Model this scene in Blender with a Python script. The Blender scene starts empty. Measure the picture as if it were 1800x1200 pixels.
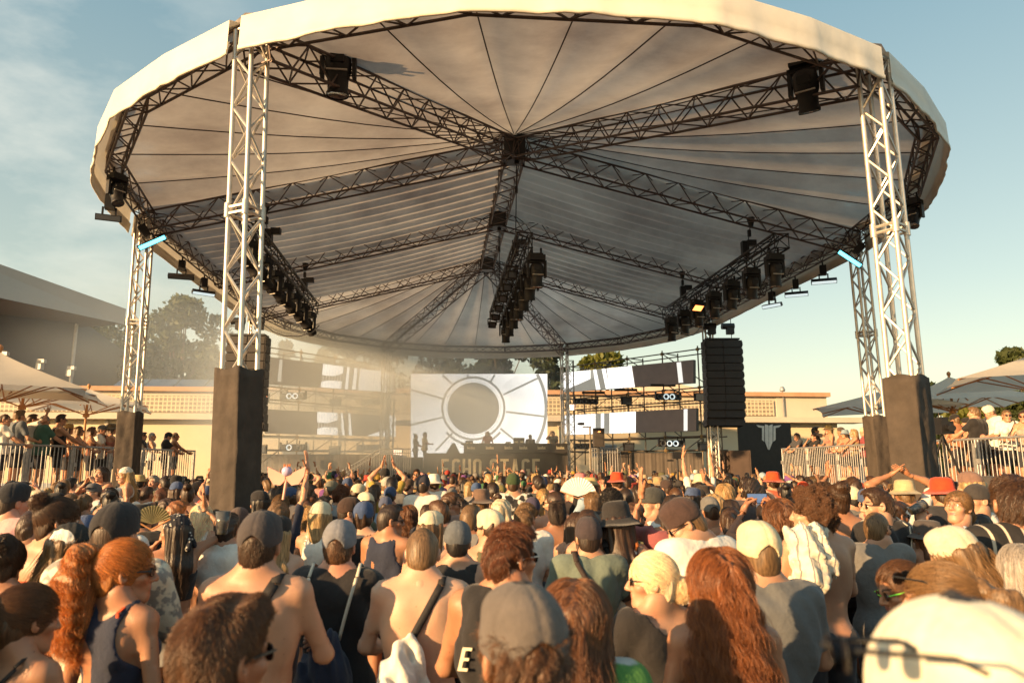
import bpy, bmesh, math, random, time
import numpy as np
from mathutils import Vector, Matrix, Euler, Quaternion
T0 = time.time()
S = bpy.context.scene
COL = S.collection
# ------------------------------------------------------------------ camera
FPX, PPX, HZ, CZ = 1240.0, 870.0, 815.0, 1.95          # focal length, principal column, horizon row (in 1800 x 1200 pixels), eye height
PITCH = math.atan((HZ - 600.0) / FPX)
cam_data = bpy.data.cameras.new('camera'); cam = bpy.data.objects.new('camera', cam_data); COL.objects.link(cam)
cam_data.sensor_width = 36.0; cam_data.sensor_fit = 'HORIZONTAL'; cam_data.lens = FPX / 1800.0 * 36.0
cam_data.shift_x = (900.0 - PPX) / 1800.0
cam_data.clip_start = 0.05; cam_data.clip_end = 3000.0
cam.location = (0, 0, CZ); cam.rotation_euler = (math.pi / 2 + PITCH, 0, 0)
cam_data.dof.use_dof = True; cam_data.dof.focus_distance = 14.0; cam_data.dof.aperture_fstop = 3.2
S.camera = cam
# ------------------------------------------------------------------ light
SUN_EL = math.radians(12.0); SUN_AZ = math.atan2(-0.80, -0.60)     # direction towards the sun, measured from +Y towards +X
sun_dir = Vector((math.sin(SUN_AZ) * math.cos(SUN_EL), math.cos(SUN_AZ) * math.cos(SUN_EL), math.sin(SUN_EL)))
sun_data = bpy.data.lights.new('sun', 'SUN'); sun = bpy.data.objects.new('sun', sun_data); COL.objects.link(sun)
sun_data.energy = 5.0; sun_data.angle = math.radians(0.6); sun_data.color = (1.0, 0.62, 0.29)
sun.rotation_euler = sun_dir.to_track_quat('Z', 'Y').to_euler(); sun.location = (-20, -20, 30)
S.view_settings.view_transform = 'Standard'; S.view_settings.look = 'None'; S.view_settings.gamma = 1.0
S.view_settings.exposure = 1.09; S.view_settings.use_curve_mapping = False
S.cycles.use_denoising = True
S.cycles.max_bounces = 6; S.cycles.diffuse_bounces = 3; S.cycles.glossy_bounces = 3; S.cycles.transmission_bounces = 4
S.cycles.transparent_max_bounces = 8; S.cycles.volume_bounces = 1; S.cycles.sample_clamp_indirect = 6.0
S.cycles.caustics_reflective = False; S.cycles.caustics_refractive = False
W = bpy.data.worlds.new('World'); S.world = W; W.use_nodes = True
nt = W.node_tree; nt.nodes.clear()
def wn(t, **k):
    n = nt.nodes.new(t)
    for a, b in k.items(): setattr(n, a, b)
    return n
wo = wn('ShaderNodeOutputWorld'); bg = wn('ShaderNodeBackground'); bg.inputs['Strength'].default_value = 0.125
sky = wn('ShaderNodeTexSky', sky_type='NISHITA', sun_disc=False, sun_elevation=SUN_EL, sun_rotation=SUN_AZ, altitude=200, air_density=1.0, dust_density=1.6, ozone_density=1.2)
tc = wn('ShaderNodeTexCoord'); sep = wn('ShaderNodeSeparateXYZ'); nt.links.new(tc.outputs['Generated'], sep.inputs[0])
ramp = wn('ShaderNodeValToRGB'); nt.links.new(sep.outputs['Z'], ramp.inputs[0])     # warm evening tint low down, teal higher
e = ramp.color_ramp.elements; e[0].position = 0.0; e[0].color = (1.32, 1.10, 0.80, 1); e[1].position = 0.55; e[1].color = (0.86, 0.98, 0.86, 1)
m_ = e.new(0.16); m_.color = (1.18, 1.10, 0.86, 1)
mul = wn('ShaderNodeMix', data_type='RGBA', blend_type='MULTIPLY'); mul.inputs[0].default_value = 1.0
nt.links.new(sky.outputs[0], mul.inputs[6]); nt.links.new(ramp.outputs[0], mul.inputs[7])
mp = wn('ShaderNodeMapping'); mp.inputs['Scale'].default_value = (1.6, 3.0, 5.0); mp.inputs['Rotation'].default_value = (0.3, 0.5, 0.9)
nt.links.new(tc.outputs['Generated'], mp.inputs[0])
cn = wn('ShaderNodeTexNoise'); cn.inputs['Scale'].default_value = 1.7; cn.inputs['Detail'].default_value = 7; cn.inputs['Roughness'].default_value = 0.58
nt.links.new(mp.outputs[0], cn.inputs['Vector'])
cr = wn('ShaderNodeValToRGB'); nt.links.new(cn.outputs['Fac'], cr.inputs[0])
cr.color_ramp.elements[0].position = 0.42; cr.color_ramp.elements[0].color = (0, 0, 0, 1); cr.color_ramp.elements[1].position = 0.78; cr.color_ramp.elements[1].color = (0.42, 0.42, 0.42, 1)
lr = wn('ShaderNodeMapRange'); nt.links.new(sep.outputs['X'], lr.inputs[0])               # thin cloud lies over the left half of the sky only
lr.inputs[1].default_value = -0.22; lr.inputs[2].default_value = -0.5; lr.inputs[3].default_value = 0.0; lr.inputs[4].default_value = 1.0
cm = wn('ShaderNodeMath', operation='MULTIPLY'); nt.links.new(cr.outputs[0], cm.inputs[0]); nt.links.new(lr.outputs[0], cm.inputs[1])
cmix = wn('ShaderNodeMix', data_type='RGBA'); nt.links.new(cm.outputs[0], cmix.inputs[0]); veil = wn('ShaderNodeMix', data_type='RGBA'); veil.inputs[0].default_value = 0.62; nt.links.new(mul.outputs[2], veil.inputs[6])
vr = wn('ShaderNodeValToRGB'); nt.links.new(sep.outputs['Z'], vr.inputs[0]); ve = vr.color_ramp.elements          # evening haze: cream low down, pale blue grey above
ve[0].position = 0.0; ve[0].color = (0.95, 0.80, 0.52, 1); ve[1].position = 0.6; ve[1].color = (0.26, 0.43, 0.49, 1); v2 = ve.new(0.22); v2.color = (0.60, 0.64, 0.52, 1)
vs = wn('ShaderNodeVectorMath', operation='SCALE'); vs.inputs['Scale'].default_value = 3.95; nt.links.new(vr.outputs[0], vs.inputs[0]); nt.links.new(vs.outputs[0], veil.inputs[7])
nt.links.new(veil.outputs[2], cmix.inputs[6]); cmix.inputs[7].default_value = (6.2, 5.6, 4.6, 1)
nt.links.new(cmix.outputs[2], bg.inputs['Color']); nt.links.new(bg.outputs[0], wo.inputs['Surface'])
# ------------------------------------------------------------------ helpers
def ray(px, py):
    """world direction of a picture point (1800 x 1200 pixels), scaled to unit Y"""
    x, u = (px - PPX) / FPX, -(py - 600.0) / FPX
    c, s = math.cos(PITCH), math.sin(PITCH)
    d = Vector((x, c - u * s, s + u * c))
    return d / d.y
def at(px, py, Y):
    d = ray(px, py) * Y
    return Vector((d.x, d.y, d.z + CZ))
def at_z(px, py, z):
    d = ray(px, py); t = (z - CZ) / d.z
    return Vector((d.x * t, d.y * t, z))
RND = random.Random(7)
MATS = {}
def new_mat(name):
    m = bpy.data.materials.new(name); m.use_nodes = True; n = m.node_tree.nodes; n.clear()
    o = n.new('ShaderNodeOutputMaterial'); b = n.new('ShaderNodeBsdfPrincipled'); m.node_tree.links.new(b.outputs[0], o.inputs[0])
    return m, b
def C3(c): return (c[0], c[1], c[2], 1.0)
def mat(name, col=None, rough=0.7, metal=0.0, var=0.12, scale=6.0, bump=0.0, bscale=60.0, emit=None, estr=1.0, objcol=False, spec=None, sss=0.0, sheen=0.0, coat=0.0, trans=0.0, tl=0.0, detail=6.0, alpha=None):
    """procedural material: base colour broken up by noise, optional bump, colour per object when objcol"""
    if name in MATS: return MATS[name]
    m, b = new_mat(name); t = m.node_tree; N = t.nodes.new; L = t.links.new
    b.inputs['Roughness'].default_value = rough; b.inputs['Metallic'].default_value = metal
    if spec is not None: b.inputs['Specular IOR Level'].default_value = spec
    co = N('ShaderNodeTexCoord'); no = N('ShaderNodeTexNoise'); no.inputs['Scale'].default_value = scale; no.inputs['Detail'].default_value = detail; no.inputs['Roughness'].default_value = 0.6
    L(co.outputs['Object'], no.inputs['Vector'])
    mr = N('ShaderNodeMapRange'); mr.inputs[1].default_value = 0.25; mr.inputs[2].default_value = 0.75; mr.inputs[3].default_value = 1.0 - var; mr.inputs[4].default_value = 1.0 + var
    L(no.outputs['Fac'], mr.inputs[0])
    mx = N('ShaderNodeVectorMath'); mx.operation = 'SCALE'
    if objcol:
        oi = N('ShaderNodeObjectInfo'); L(oi.outputs['Color'], mx.inputs[0])
    else: mx.inputs[0].default_value = col[:3]
    L(mr.outputs[0], mx.inputs['Scale']); L(mx.outputs[0], b.inputs['Base Color'])
    if bump:
        n2 = N('ShaderNodeTexNoise'); n2.inputs['Scale'].default_value = bscale; n2.inputs['Detail'].default_value = 4; L(co.outputs['Object'], n2.inputs['Vector'])
        bp = N('ShaderNodeBump'); bp.inputs['Strength'].default_value = bump; bp.inputs['Distance'].default_value = 0.02; L(n2.outputs['Fac'], bp.inputs['Height']); L(bp.outputs[0], b.inputs['Normal'])
    if emit: b.inputs['Emission Color'].default_value = C3(emit); b.inputs['Emission Strength'].default_value = estr
    if sss:
        b.inputs['Subsurface Weight'].default_value = sss; b.inputs['Subsurface Radius'].default_value = (0.012, 0.005, 0.003)
        b.inputs['Subsurface Scale'].default_value = 1.0
    if sheen: b.inputs['Sheen Weight'].default_value = sheen
    if coat: b.inputs['Coat Weight'].default_value = coat
    if trans: b.inputs['Transmission Weight'].default_value = trans
    if tl:
        tr = N('ShaderNodeBsdfTranslucent'); L(mx.outputs[0], tr.inputs['Color']); ms = N('ShaderNodeMixShader'); ms.inputs[0].default_value = tl
        out = [x for x in t.nodes if x.type == 'OUTPUT_MATERIAL'][0]
        L(b.outputs[0], ms.inputs[1]); L(tr.outputs[0], ms.inputs[2]); L(ms.outputs[0], out.inputs[0])
    MATS[name] = m
    return m
def mesh_from(V, F, mats, mi=None, smooth=True, name='mesh'):
    me = bpy.data.meshes.new(name)
    V = np.asarray(V, dtype=np.float32)
    F = np.asarray(F, dtype=np.int32) if not isinstance(F, list) else F
    if isinstance(F, np.ndarray) and F.ndim == 2:
        n, k = F.shape
        me.vertices.add(len(V)); me.vertices.foreach_set('co', V.ravel())
        me.loops.add(n * k); me.loops.foreach_set('vertex_index', F.ravel())
        me.polygons.add(n); me.polygons.foreach_set('loop_start', np.arange(0, n * k, k, dtype=np.int32))
        me.update(calc_edges=True)
    else: me.from_pydata([tuple(v) for v in V], [], F)
    for m in (mats if isinstance(mats, (list, tuple)) else [mats]): me.materials.append(m)
    if mi is not None: me.polygons.foreach_set('material_index', np.asarray(mi, dtype=np.int32))
    if smooth: me.polygons.foreach_set('use_smooth', np.ones(len(me.polygons), dtype=bool))
    me.validate(); me.update()
    return me
def link(name, data, parent=None, loc=None, rot=None, col=None):
    o = bpy.data.objects.new(name, data); COL.objects.link(o)
    if parent is not None: o.parent = parent
    if loc is not None: o.location = loc
    if rot is not None: o.rotation_euler = rot
    if col is not None: o.color = (col[0], col[1], col[2], 1)
    return o
def tag(o, label, cat, group=None, kind=None):
    o['label'] = label; o['category'] = cat
    if group: o['group'] = group
    if kind: o['kind'] = kind
    return o
def struct(o, label=None, kind='structure'):
    o['kind'] = kind
    if label: o['label'] = label
    return o
def copy_tree(o, parent=None):
    kids = list(o.children)
    c = o.copy(); COL.objects.link(c)
    if parent is not None: c.parent = parent
    for k in kids: copy_tree(k, c)
    return c
class MB:
    """collects simple solids, then links them as one mesh"""
    def __init__(self): self.v = []; self.f = []; self.m = []; self.sm = []
    def add(self, V, F, mi=0, smooth=False):
        b = len(self.v); self.v.extend([tuple(x) for x in V]); self.f.extend([tuple(i + b for i in f) for f in F]); self.m.extend([mi] * len(F)); self.sm.extend([smooth] * len(F))
    def box(self, c, s, M=None, mi=0):
        h = [x / 2 for x in s]; V = [Vector((sx * h[0], sy * h[1], sz * h[2])) for sz in (-1, 1) for sy in (-1, 1) for sx in (-1, 1)]
        if M is not None: V = [M @ v for v in V]
        V = [v + Vector(c) for v in V]
        self.add(V, [(0, 2, 3, 1), (4, 5, 7, 6), (0, 1, 5, 4), (2, 6, 7, 3), (0, 4, 6, 2), (1, 3, 7, 5)], mi)
    def bbox(self, a, b, mi=0):
        self.box([(a[i] + b[i]) / 2 for i in range(3)], [abs(b[i] - a[i]) for i in range(3)], None, mi)
    def tube(self, a, b, r, n=6, r2=None, mi=0, cap=True):
        a = Vector(a); b = Vector(b); d = b - a
        if d.length < 1e-6: return
        z = d.normalized(); x = z.orthogonal().normalized(); y = z.cross(x); r2 = r if r2 is None else r2
        V = [p + (x * math.cos(k * 2 * math.pi / n) + y * math.sin(k * 2 * math.pi / n)) * q for p, q in ((a, r), (b, r2)) for k in range(n)]
        F = [(k, (k + 1) % n, n + (k + 1) % n, n + k) for k in range(n)]
        self.add(V, F, mi, n > 5)
        if cap: self.add(V[:n], [tuple(range(n - 1, -1, -1))], mi); self.add(V[n:], [tuple(range(n))], mi)
    def path(self, P, r, n=6, mi=0):
        for a, b in zip(P, P[1:]): self.tube(a, b, r, n, mi=mi)
    def lathe(self, prof, c=(0, 0, 0), n=24, M=None, mi=0, smooth=True):
        V = []
        for r, z in prof:
            for k in range(n):
                v = Vector((r * math.cos(2 * math.pi * k / n), r * math.sin(2 * math.pi * k / n), z))
                V.append((M @ v if M is not None else v) + Vector(c))
        F = [(i * n + k, i * n + (k + 1) % n, (i + 1) * n + (k + 1) % n, (i + 1) * n + k) for i in range(len(prof) - 1) for k in range(n)]
        self.add(V, F, mi, smooth)
    def quad(self, a, b, c, d, mi=0): self.add([a, b, c, d], [(0, 1, 2, 3)], mi)
    def prism(self, pts, d, mi=0):
        """extrudes the polygon pts (3-D) by vector d"""
        n = len(pts); d = Vector(d); V = [Vector(p) for p in pts] + [Vector(p) + d for p in pts]
        F = [tuple(range(n - 1, -1, -1)), tuple(range(n, 2 * n))] + [(k, (k + 1) % n, n + (k + 1) % n, n + k) for k in range(n)]
        self.add(V, F, mi)
    def build(self, name, mats, parent=None, **k):
        me = bpy.data.meshes.new(name); me.from_pydata(self.v, [], self.f)
        for m in (mats if isinstance(mats, (list, tuple)) else [mats]): me.materials.append(m)
        me.polygons.foreach_set('material_index', self.m); me.polygons.foreach_set('use_smooth', self.sm); me.update()
        return link(name, me, parent, **k)
def empty(name, loc=(0, 0, 0), rot=None):
    o = bpy.data.objects.new(name, None); COL.objects.link(o); o.location = loc; o.empty_display_size = 0.2
    if rot is not None: o.rotation_euler = rot
    return o
# ------------------------------------------------------------------ materials of the setting
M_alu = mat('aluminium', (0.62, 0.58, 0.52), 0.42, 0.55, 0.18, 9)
M_alu_d = mat('shaded_aluminium', (0.13, 0.10, 0.09), 0.5, 0.5, 0.25, 5)  # roof girders: aluminium with the shade under the canopy put into its colour
M_black = mat('black_metal', (0.018, 0.017, 0.018), 0.45, 0.2, 0.3, 8)
M_blackp = mat('black_plastic', (0.009, 0.008, 0.009), 0.55, 0, 0.3, 8, bump=0.1)
M_cover = mat('black_cover_cloth', (0.062, 0.049, 0.040), 0.92, 0, 0.35, 3.5, bump=0.9, bscale=9)
M_pvc = mat('white_pvc', (0.84, 0.79, 0.68), 0.5, 0, 0.13, 1.3, bump=0.45, bscale=3.0, tl=0.15)
M_steel = mat('galvanised_steel', (0.40, 0.40, 0.40), 0.5, 0.55, 0.25, 14)
M_wood = mat('umbrella_wood', (0.42, 0.19, 0.07), 0.5, 0, 0.25, 12)
M_wall = mat('cream_render', (0.66, 0.55, 0.38), 0.9, 0, 0.07, 0.6, bump=0.1)
M_conc = mat('pale_concrete', (0.55, 0.49, 0.40), 0.9, 0, 0.10, 0.5)
M_terra = mat('terracotta_edge', (0.50, 0.29, 0.17), 0.8, 0, 0.2, 1.5)
M_solar = mat('solar_glass', (0.10, 0.12, 0.16), 0.15, 0.2, 0.25, 1.0)
M_dark = mat('dark_facade', (0.045, 0.05, 0.065), 0.6, 0, 0.25, 0.4)
M_plaza = mat('plaza_asphalt', (0.055, 0.052, 0.05), 0.95, 0, 0.4, 9, bump=0.5, bscale=40)
M_deck = mat('dark_stage_board', (0.055, 0.045, 0.04), 0.7, 0, 0.25, 2.5)
M_scrim = mat('grey_scrim', (0.13, 0.11, 0.095), 0.9, 0, 0.25, 1.5, bump=0.3, bscale=5)
M_letter = mat('cream_lettering', (0.85, 0.74, 0.52), 0.8, 0, 0.1, 3)
M_lens = mat('lamp_lens', (0.10, 0.11, 0.13), 0.08, 0.1, 0.1, 4, coat=1.0)
M_cyan = mat('lit_cyan_led', (0.2, 0.5, 0.55), 0.3, emit=(0.12, 0.78, 1.0), estr=2.2)
M_pale = mat('lit_white_led', (0.5, 0.5, 0.5), 0.3, emit=(0.8, 0.95, 0.95), estr=0.4)
M_orange = mat('lit_orange_lamp', (0.5, 0.2, 0.1), 0.3, emit=(1.0, 0.25, 0.06), estr=2.2)
M_warm = mat('lit_warm_lamp', (0.5, 0.4, 0.3), 0.3, emit=(1.0, 0.62, 0.40), estr=2.2)
M_ground = mat('ground', (0.10, 0.09, 0.075), 0.95, 0, 0.3, 0.3)
# ------------------------------------------------------------------ ground
g = MB(); g.quad((-900, -300, -0.01), (900, -300, -0.01), (900, 1500, -0.01), (-900, 1500, -0.01)); struct(g.build('ground', M_ground))
g = MB(); g.quad((-30, -6, 0), (34, -6, 0), (34, 44, 0), (-30, 44, 0)); struct(g.build('plaza_paving', M_plaza))
# ------------------------------------------------------------------ canopy frame
YAW = 0.0795; OX, OY = 1.0472, 8.4742; D1, LR, RR = 7.3103, 9.6953, 8.35; HE, HC, ZH = 7.09, 3.04, 9.27
def loc(x, y, z):
    c, s = math.cos(YAW), math.sin(YAW); return Vector((OX + x * c - y * s, OY + x * s + y * c, z))
def truss(m, p0, p1, w=0.3, r=0.022, bay=0.45, up=(0, 0, 1), rb=None, legs=4, rot=0.0, mi=0):
    """lattice girder between two points: chords and zigzag braces"""
    p0, p1 = Vector(p0), Vector(p1); d = p1 - p0; n = max(2, round(d.length / bay)); z = d.normalized()
    x = z.cross(Vector(up)); x = x.normalized() if x.length > 1e-4 else Vector((1, 0, 0)); y = x.cross(z).normalized()
    rb = rb or r * 0.6
    if legs == 4: C = [(math.cos(rot + math.pi / 4 + k * math.pi / 2) * w * 0.7071, math.sin(rot + math.pi / 4 + k * math.pi / 2) * w * 0.7071) for k in range(4)]
    else: C = [(-w / 2, w * 0.43), (w / 2, w * 0.43), (0, -w * 0.43)]
    off = [x * a + y * b for a, b in C]
    for o in off: m.tube(p0 + o, p1 + o, r, 6, mi=mi)
    for k, o in enumerate(off):
        o2 = off[(k + 1) % len(off)]
        for i in range(n):
            a = p0 + d * (i / n); b = p0 + d * ((i + 1) / n)
            A, B = (o, o2) if (i + k) % 2 else (o2, o)
            m.tube(a + A, b + B, rb, 5, mi=mi, cap=False)
        m.tube(p0 + o, p0 + o2, rb, 5, mi=mi); m.tube(p1 + o, p1 + o2, rb, 5, mi=mi)
def ringpt(i, R, z, back=False):
    """vertex i (0..9) of the half ring, from the left arch (-90) round the front to the right arch (+90)"""
    t = math.radians(-90 + 20 * i); y = D1 - R * math.cos(t)
    if back: y = 2 * D1 + LR - y
    return loc(R * math.sin(t), y, z)
canopy = empty('stage_canopy', loc(0, D1 + LR / 2, 0))
tag(canopy, 'large cream round ended canopy roof on lattice columns over the dance floor', 'canopy')
canopy_inv = Matrix.Translation(-canopy.location)
def cpart(mb, name, mats, label=None, parent=None):
    off = canopy.location if parent is None else canopy.location
    mb.v = [tuple(Vector(v) - off) for v in mb.v]
    o = mb.build(name, mats, parent or canopy)
    if label: o['label'] = label
    return o
# membrane: radial wedges at both ends, ribbed bays along the ridge
M_mem, b_ = new_mat('roof_membrane_fabric'); t_ = M_mem.node_tree; N_ = t_.nodes.new; L_ = t_.links.new
b_.inputs['Roughness'].default_value = 0.32; b_.inputs['Specular IOR Level'].default_value = 0.5
co_ = N_('ShaderNodeTexCoord'); n1 = N_('ShaderNodeTexNoise'); n1.inputs['Scale'].default_value = 0.35; n1.inputs['Detail'].default_value = 8; n1.inputs['Roughness'].default_value = 0.65; L_(co_.outputs['Object'], n1.inputs['Vector'])
r1 = N_('ShaderNodeValToRGB'); L_(n1.outputs['Fac'], r1.inputs[0]); r1.color_ramp.elements[0].position = 0.30; r1.color_ramp.elements[0].color = (0.36, 0.30, 0.27, 1); r1.color_ramp.elements[1].position = 0.62; r1.color_ramp.elements[1].color = (0.76, 0.69, 0.61, 1)
L_(r1.outputs[0], b_.inputs['Base Color'])
n2 = N_('ShaderNodeTexNoise'); n2.inputs['Scale'].default_value = 3.0; n2.inputs['Detail'].default_value = 6; L_(co_.outputs['Object'], n2.inputs['Vector'])
bp_ = N_('ShaderNodeBump'); bp_.inputs['Strength'].default_value = 0.25; bp_.inputs['Distance'].default_value = 0.05; L_(n2.outputs['Fac'], bp_.inputs['Height']); L_(bp_.outputs[0], b_.inputs['Normal'])
tr_ = N_('ShaderNodeBsdfTranslucent'); L_(r1.outputs[0], tr_.inputs['Color']); ms_ = N_('ShaderNodeMixShader'); ms_.inputs[0].default_value = 0.30
L_(b_.outputs[0], ms_.inputs[1]); L_(tr_.outputs[0], ms_.inputs[2]); L_(ms_.outputs[0], [x for x in t_.nodes if x.type == 'OUTPUT_MATERIAL'][0].inputs[0])
M_seam = mat('dark_seam', (0.05, 0.035, 0.03), 0.8, 0, 0.2)
mem = MB(); seam = MB(); ZT, ZE = ZH + 0.42, HE + 0.50
NA, NS = 18, 5
for back in (False, True):
    def mp(a, s):                                     # a in seams from -90 deg, s 0 hub .. 1 eave
        t = math.radians(-90 + a * 180 / NA); f = a - math.floor(a)
        Rm = RR * math.cos(math.radians(10)) / math.cos(((math.degrees(t) + 90) % 20 - 10) * math.pi / 180) + 0.12
        sag = -0.16 * (4 * f * (1 - f)) * s * (0.4 + 0.6 * s) * 0.6
        z = ZT + (ZE - ZT) * s - 0.18 * math.sin(math.pi * s) + sag
        y = D1 - Rm * s * math.cos(t); x = Rm * s * math.sin(t)
        return loc(x, 2 * D1 + LR - y if back else y, z)
    A = NA * NS; K = 14
    V = [mp(i / NS, 0.002 + 0.998 * j / K) for i in range(A + 1) for j in range(K + 1)]
    F = [(i * (K + 1) + j, (i + 1) * (K + 1) + j, (i + 1) * (K + 1) + j + 1, i * (K + 1) + j + 1) for i in range(A) for j in range(K)]
    mem.add(V, F, 0, True)
    for a in range(1, NA):
        P = [mp(a, 0.02 + 0.96 * j / 8) - Vector((0, 0, 0.012)) for j in range(9)]; seam.path(P, 0.011, 5)
NB = 18
for side in (-1, 1):
    def mp2(a, s):
        f = a - math.floor(a); z = ZT + (ZE - ZT) * s - 0.18 * math.sin(math.pi * s) - 0.20 * (4 * f * (1 - f)) ** 0.7
        return loc(side * (RR + 0.12) * s, D1 + LR * a / NB, z)
    A = NB * 6; K = 10
    V = [mp2(i / 6, 0.0 + 1.0 * j / K) for i in range(A + 1) for j in range(K + 1)]
    F = [(i * (K + 1) + j, (i + 1) * (K + 1) + j, (i + 1) * (K + 1) + j + 1, i * (K + 1) + j + 1) for i in range(A) for j in range(K)]
    mem.add(V, F, 0, True)
    for a in range(1, NB):
        P = [mp2(a, 0.03 + 0.94 * j / 6) - Vector((0, 0, 0.012)) for j in range(7)]; seam.path(P, 0.012, 5)
roof = cpart(mem, 'roof', M_mem); roof['label'] = 'pale stained fabric roof with radiating seams'
cpart(seam, 'seam', M_seam, parent=roof)
# fascia: cloth valance round the eaves, one panel per bay, split at the columns
def fascia_strip(pts, name, label=None):
    m = MB(); n = 10; V = []; 
    for (a, b) in zip(pts, pts[1:]):
        for i in range(n + (1 if b == pts[-1] else 0)):
            u = i / n; p = a.lerp(b, u); out = Vector((p.x, p.y, 0)) - Vector((canopy.location.x, canopy.location.y, 0))
            out = Vector((p.x, p.y, 0)) - Vector(CEN(p)); out.z = 0; out.normalize()
            w = 0.018 * math.sin(u * 7 + p.x * 2) + 0.012 * math.sin(u * 17 + p.y) + 0.006 * math.sin(u * 39 + p.x)
            for (dz, do) in ((0.52, -0.30), (0.43, -0.015), (0.42, 0.0), (0.20, 0.006), (0.055, 0.01), (0.05, 0.022), (0.0, 0.022), (-0.005, 0.0), (0.18, -0.03)):
                zz = HE - 0.10 + dz * 1.12; V.append(p + Vector((0, 0, zz)) + out * (do + w * (0.44 - dz) * 1.6))
    K = 9; N = len(V) // K
    m.add(V, [(i * K + j, (i + 1) * K + j, (i + 1) * K + j + 1, i * K + j + 1) for i in range(N - 1) for j in range(K - 1)], 0, True)
    return cpart(m, name, M_pvc, label)
def CEN(p):
    q = Matrix.Rotation(-YAW, 4, 'Z') @ (Vector((p.x - OX, p.y - OY, 0))); y = min(max(q.y, D1), D1 + LR); return loc(0, y, 0)
RF = RR + 0.22
OFF = Vector((-0.05, 0, 0)); F_ = [ringpt(i, RF, 0) + OFF for i in range(10)]; B_ = [ringpt(i, RF, 0, True) + OFF for i in range(10)]
def rounded(P):
    out = [P[0]]
    for a, b in zip(P, P[1:]): m_ = (a + b) / 2; o_ = m_ - CEN(m_); o_.z = 0; out += [m_ + o_.normalized() * 0.075, b]
    return out
def gap(a, b, s=0.10): return a + (b - a).normalized() * s
for i0, i1 in ((0, 3), (3, 6), (6, 9)):
    P = rounded(F_[i0:i1 + 1]); P = [gap(P[0], P[1])] + P[1:-1] + [gap(P[-1], P[-2])]; fascia_strip(P, 'valance')
    P = rounded(B_[i0:i1 + 1]); P = [gap(P[0], P[1])] + P[1:-1] + [gap(P[-1], P[-2])]; fascia_strip(P[::-1], 'valance')
for a, b in ((F_[0], B_[0]), (F_[9], B_[9])): fascia_strip([gap(a, b), a.lerp(b, 0.5), gap(b, a)], 'valance')
# girders
hub = [loc(0, D1, ZH), loc(0, D1 + LR / 2, ZH), loc(0, D1 + LR, ZH)]
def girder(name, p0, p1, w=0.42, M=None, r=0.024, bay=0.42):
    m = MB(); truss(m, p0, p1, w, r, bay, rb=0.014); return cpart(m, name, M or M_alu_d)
lift = Vector((0, 0, 0.16))
for bk, h0 in ((False, hub[0]), (True, hub[2])):
    for i in (0, 3, 6, 9):
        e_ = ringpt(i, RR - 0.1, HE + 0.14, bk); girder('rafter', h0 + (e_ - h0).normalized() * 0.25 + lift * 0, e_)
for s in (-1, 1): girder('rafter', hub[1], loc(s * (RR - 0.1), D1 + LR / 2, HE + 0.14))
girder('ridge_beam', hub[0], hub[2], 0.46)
for h in hub:
    m = MB(); m.box(h + Vector((0, 0, 0.02)), (0.5, 0.5, 0.56)); cpart(m, 'hub', M_black)
m = MB()
for bk in (False, True):
    for i in range(9): truss(m, ringpt(i, RR - 0.08, HE + 0.29, bk), ringpt(i + 1, RR - 0.08, HE + 0.29, bk), 0.26, 0.022, 0.42, rb=0.013)
for k in (0, 9): truss(m, ringpt(k, RR - 0.08, HE + 0.29), ringpt(k, RR - 0.08, HE + 0.29, True), 0.26, 0.022, 0.45, rb=0.013)
cpart(m, 'ring_beam', M_alu_d)
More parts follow.
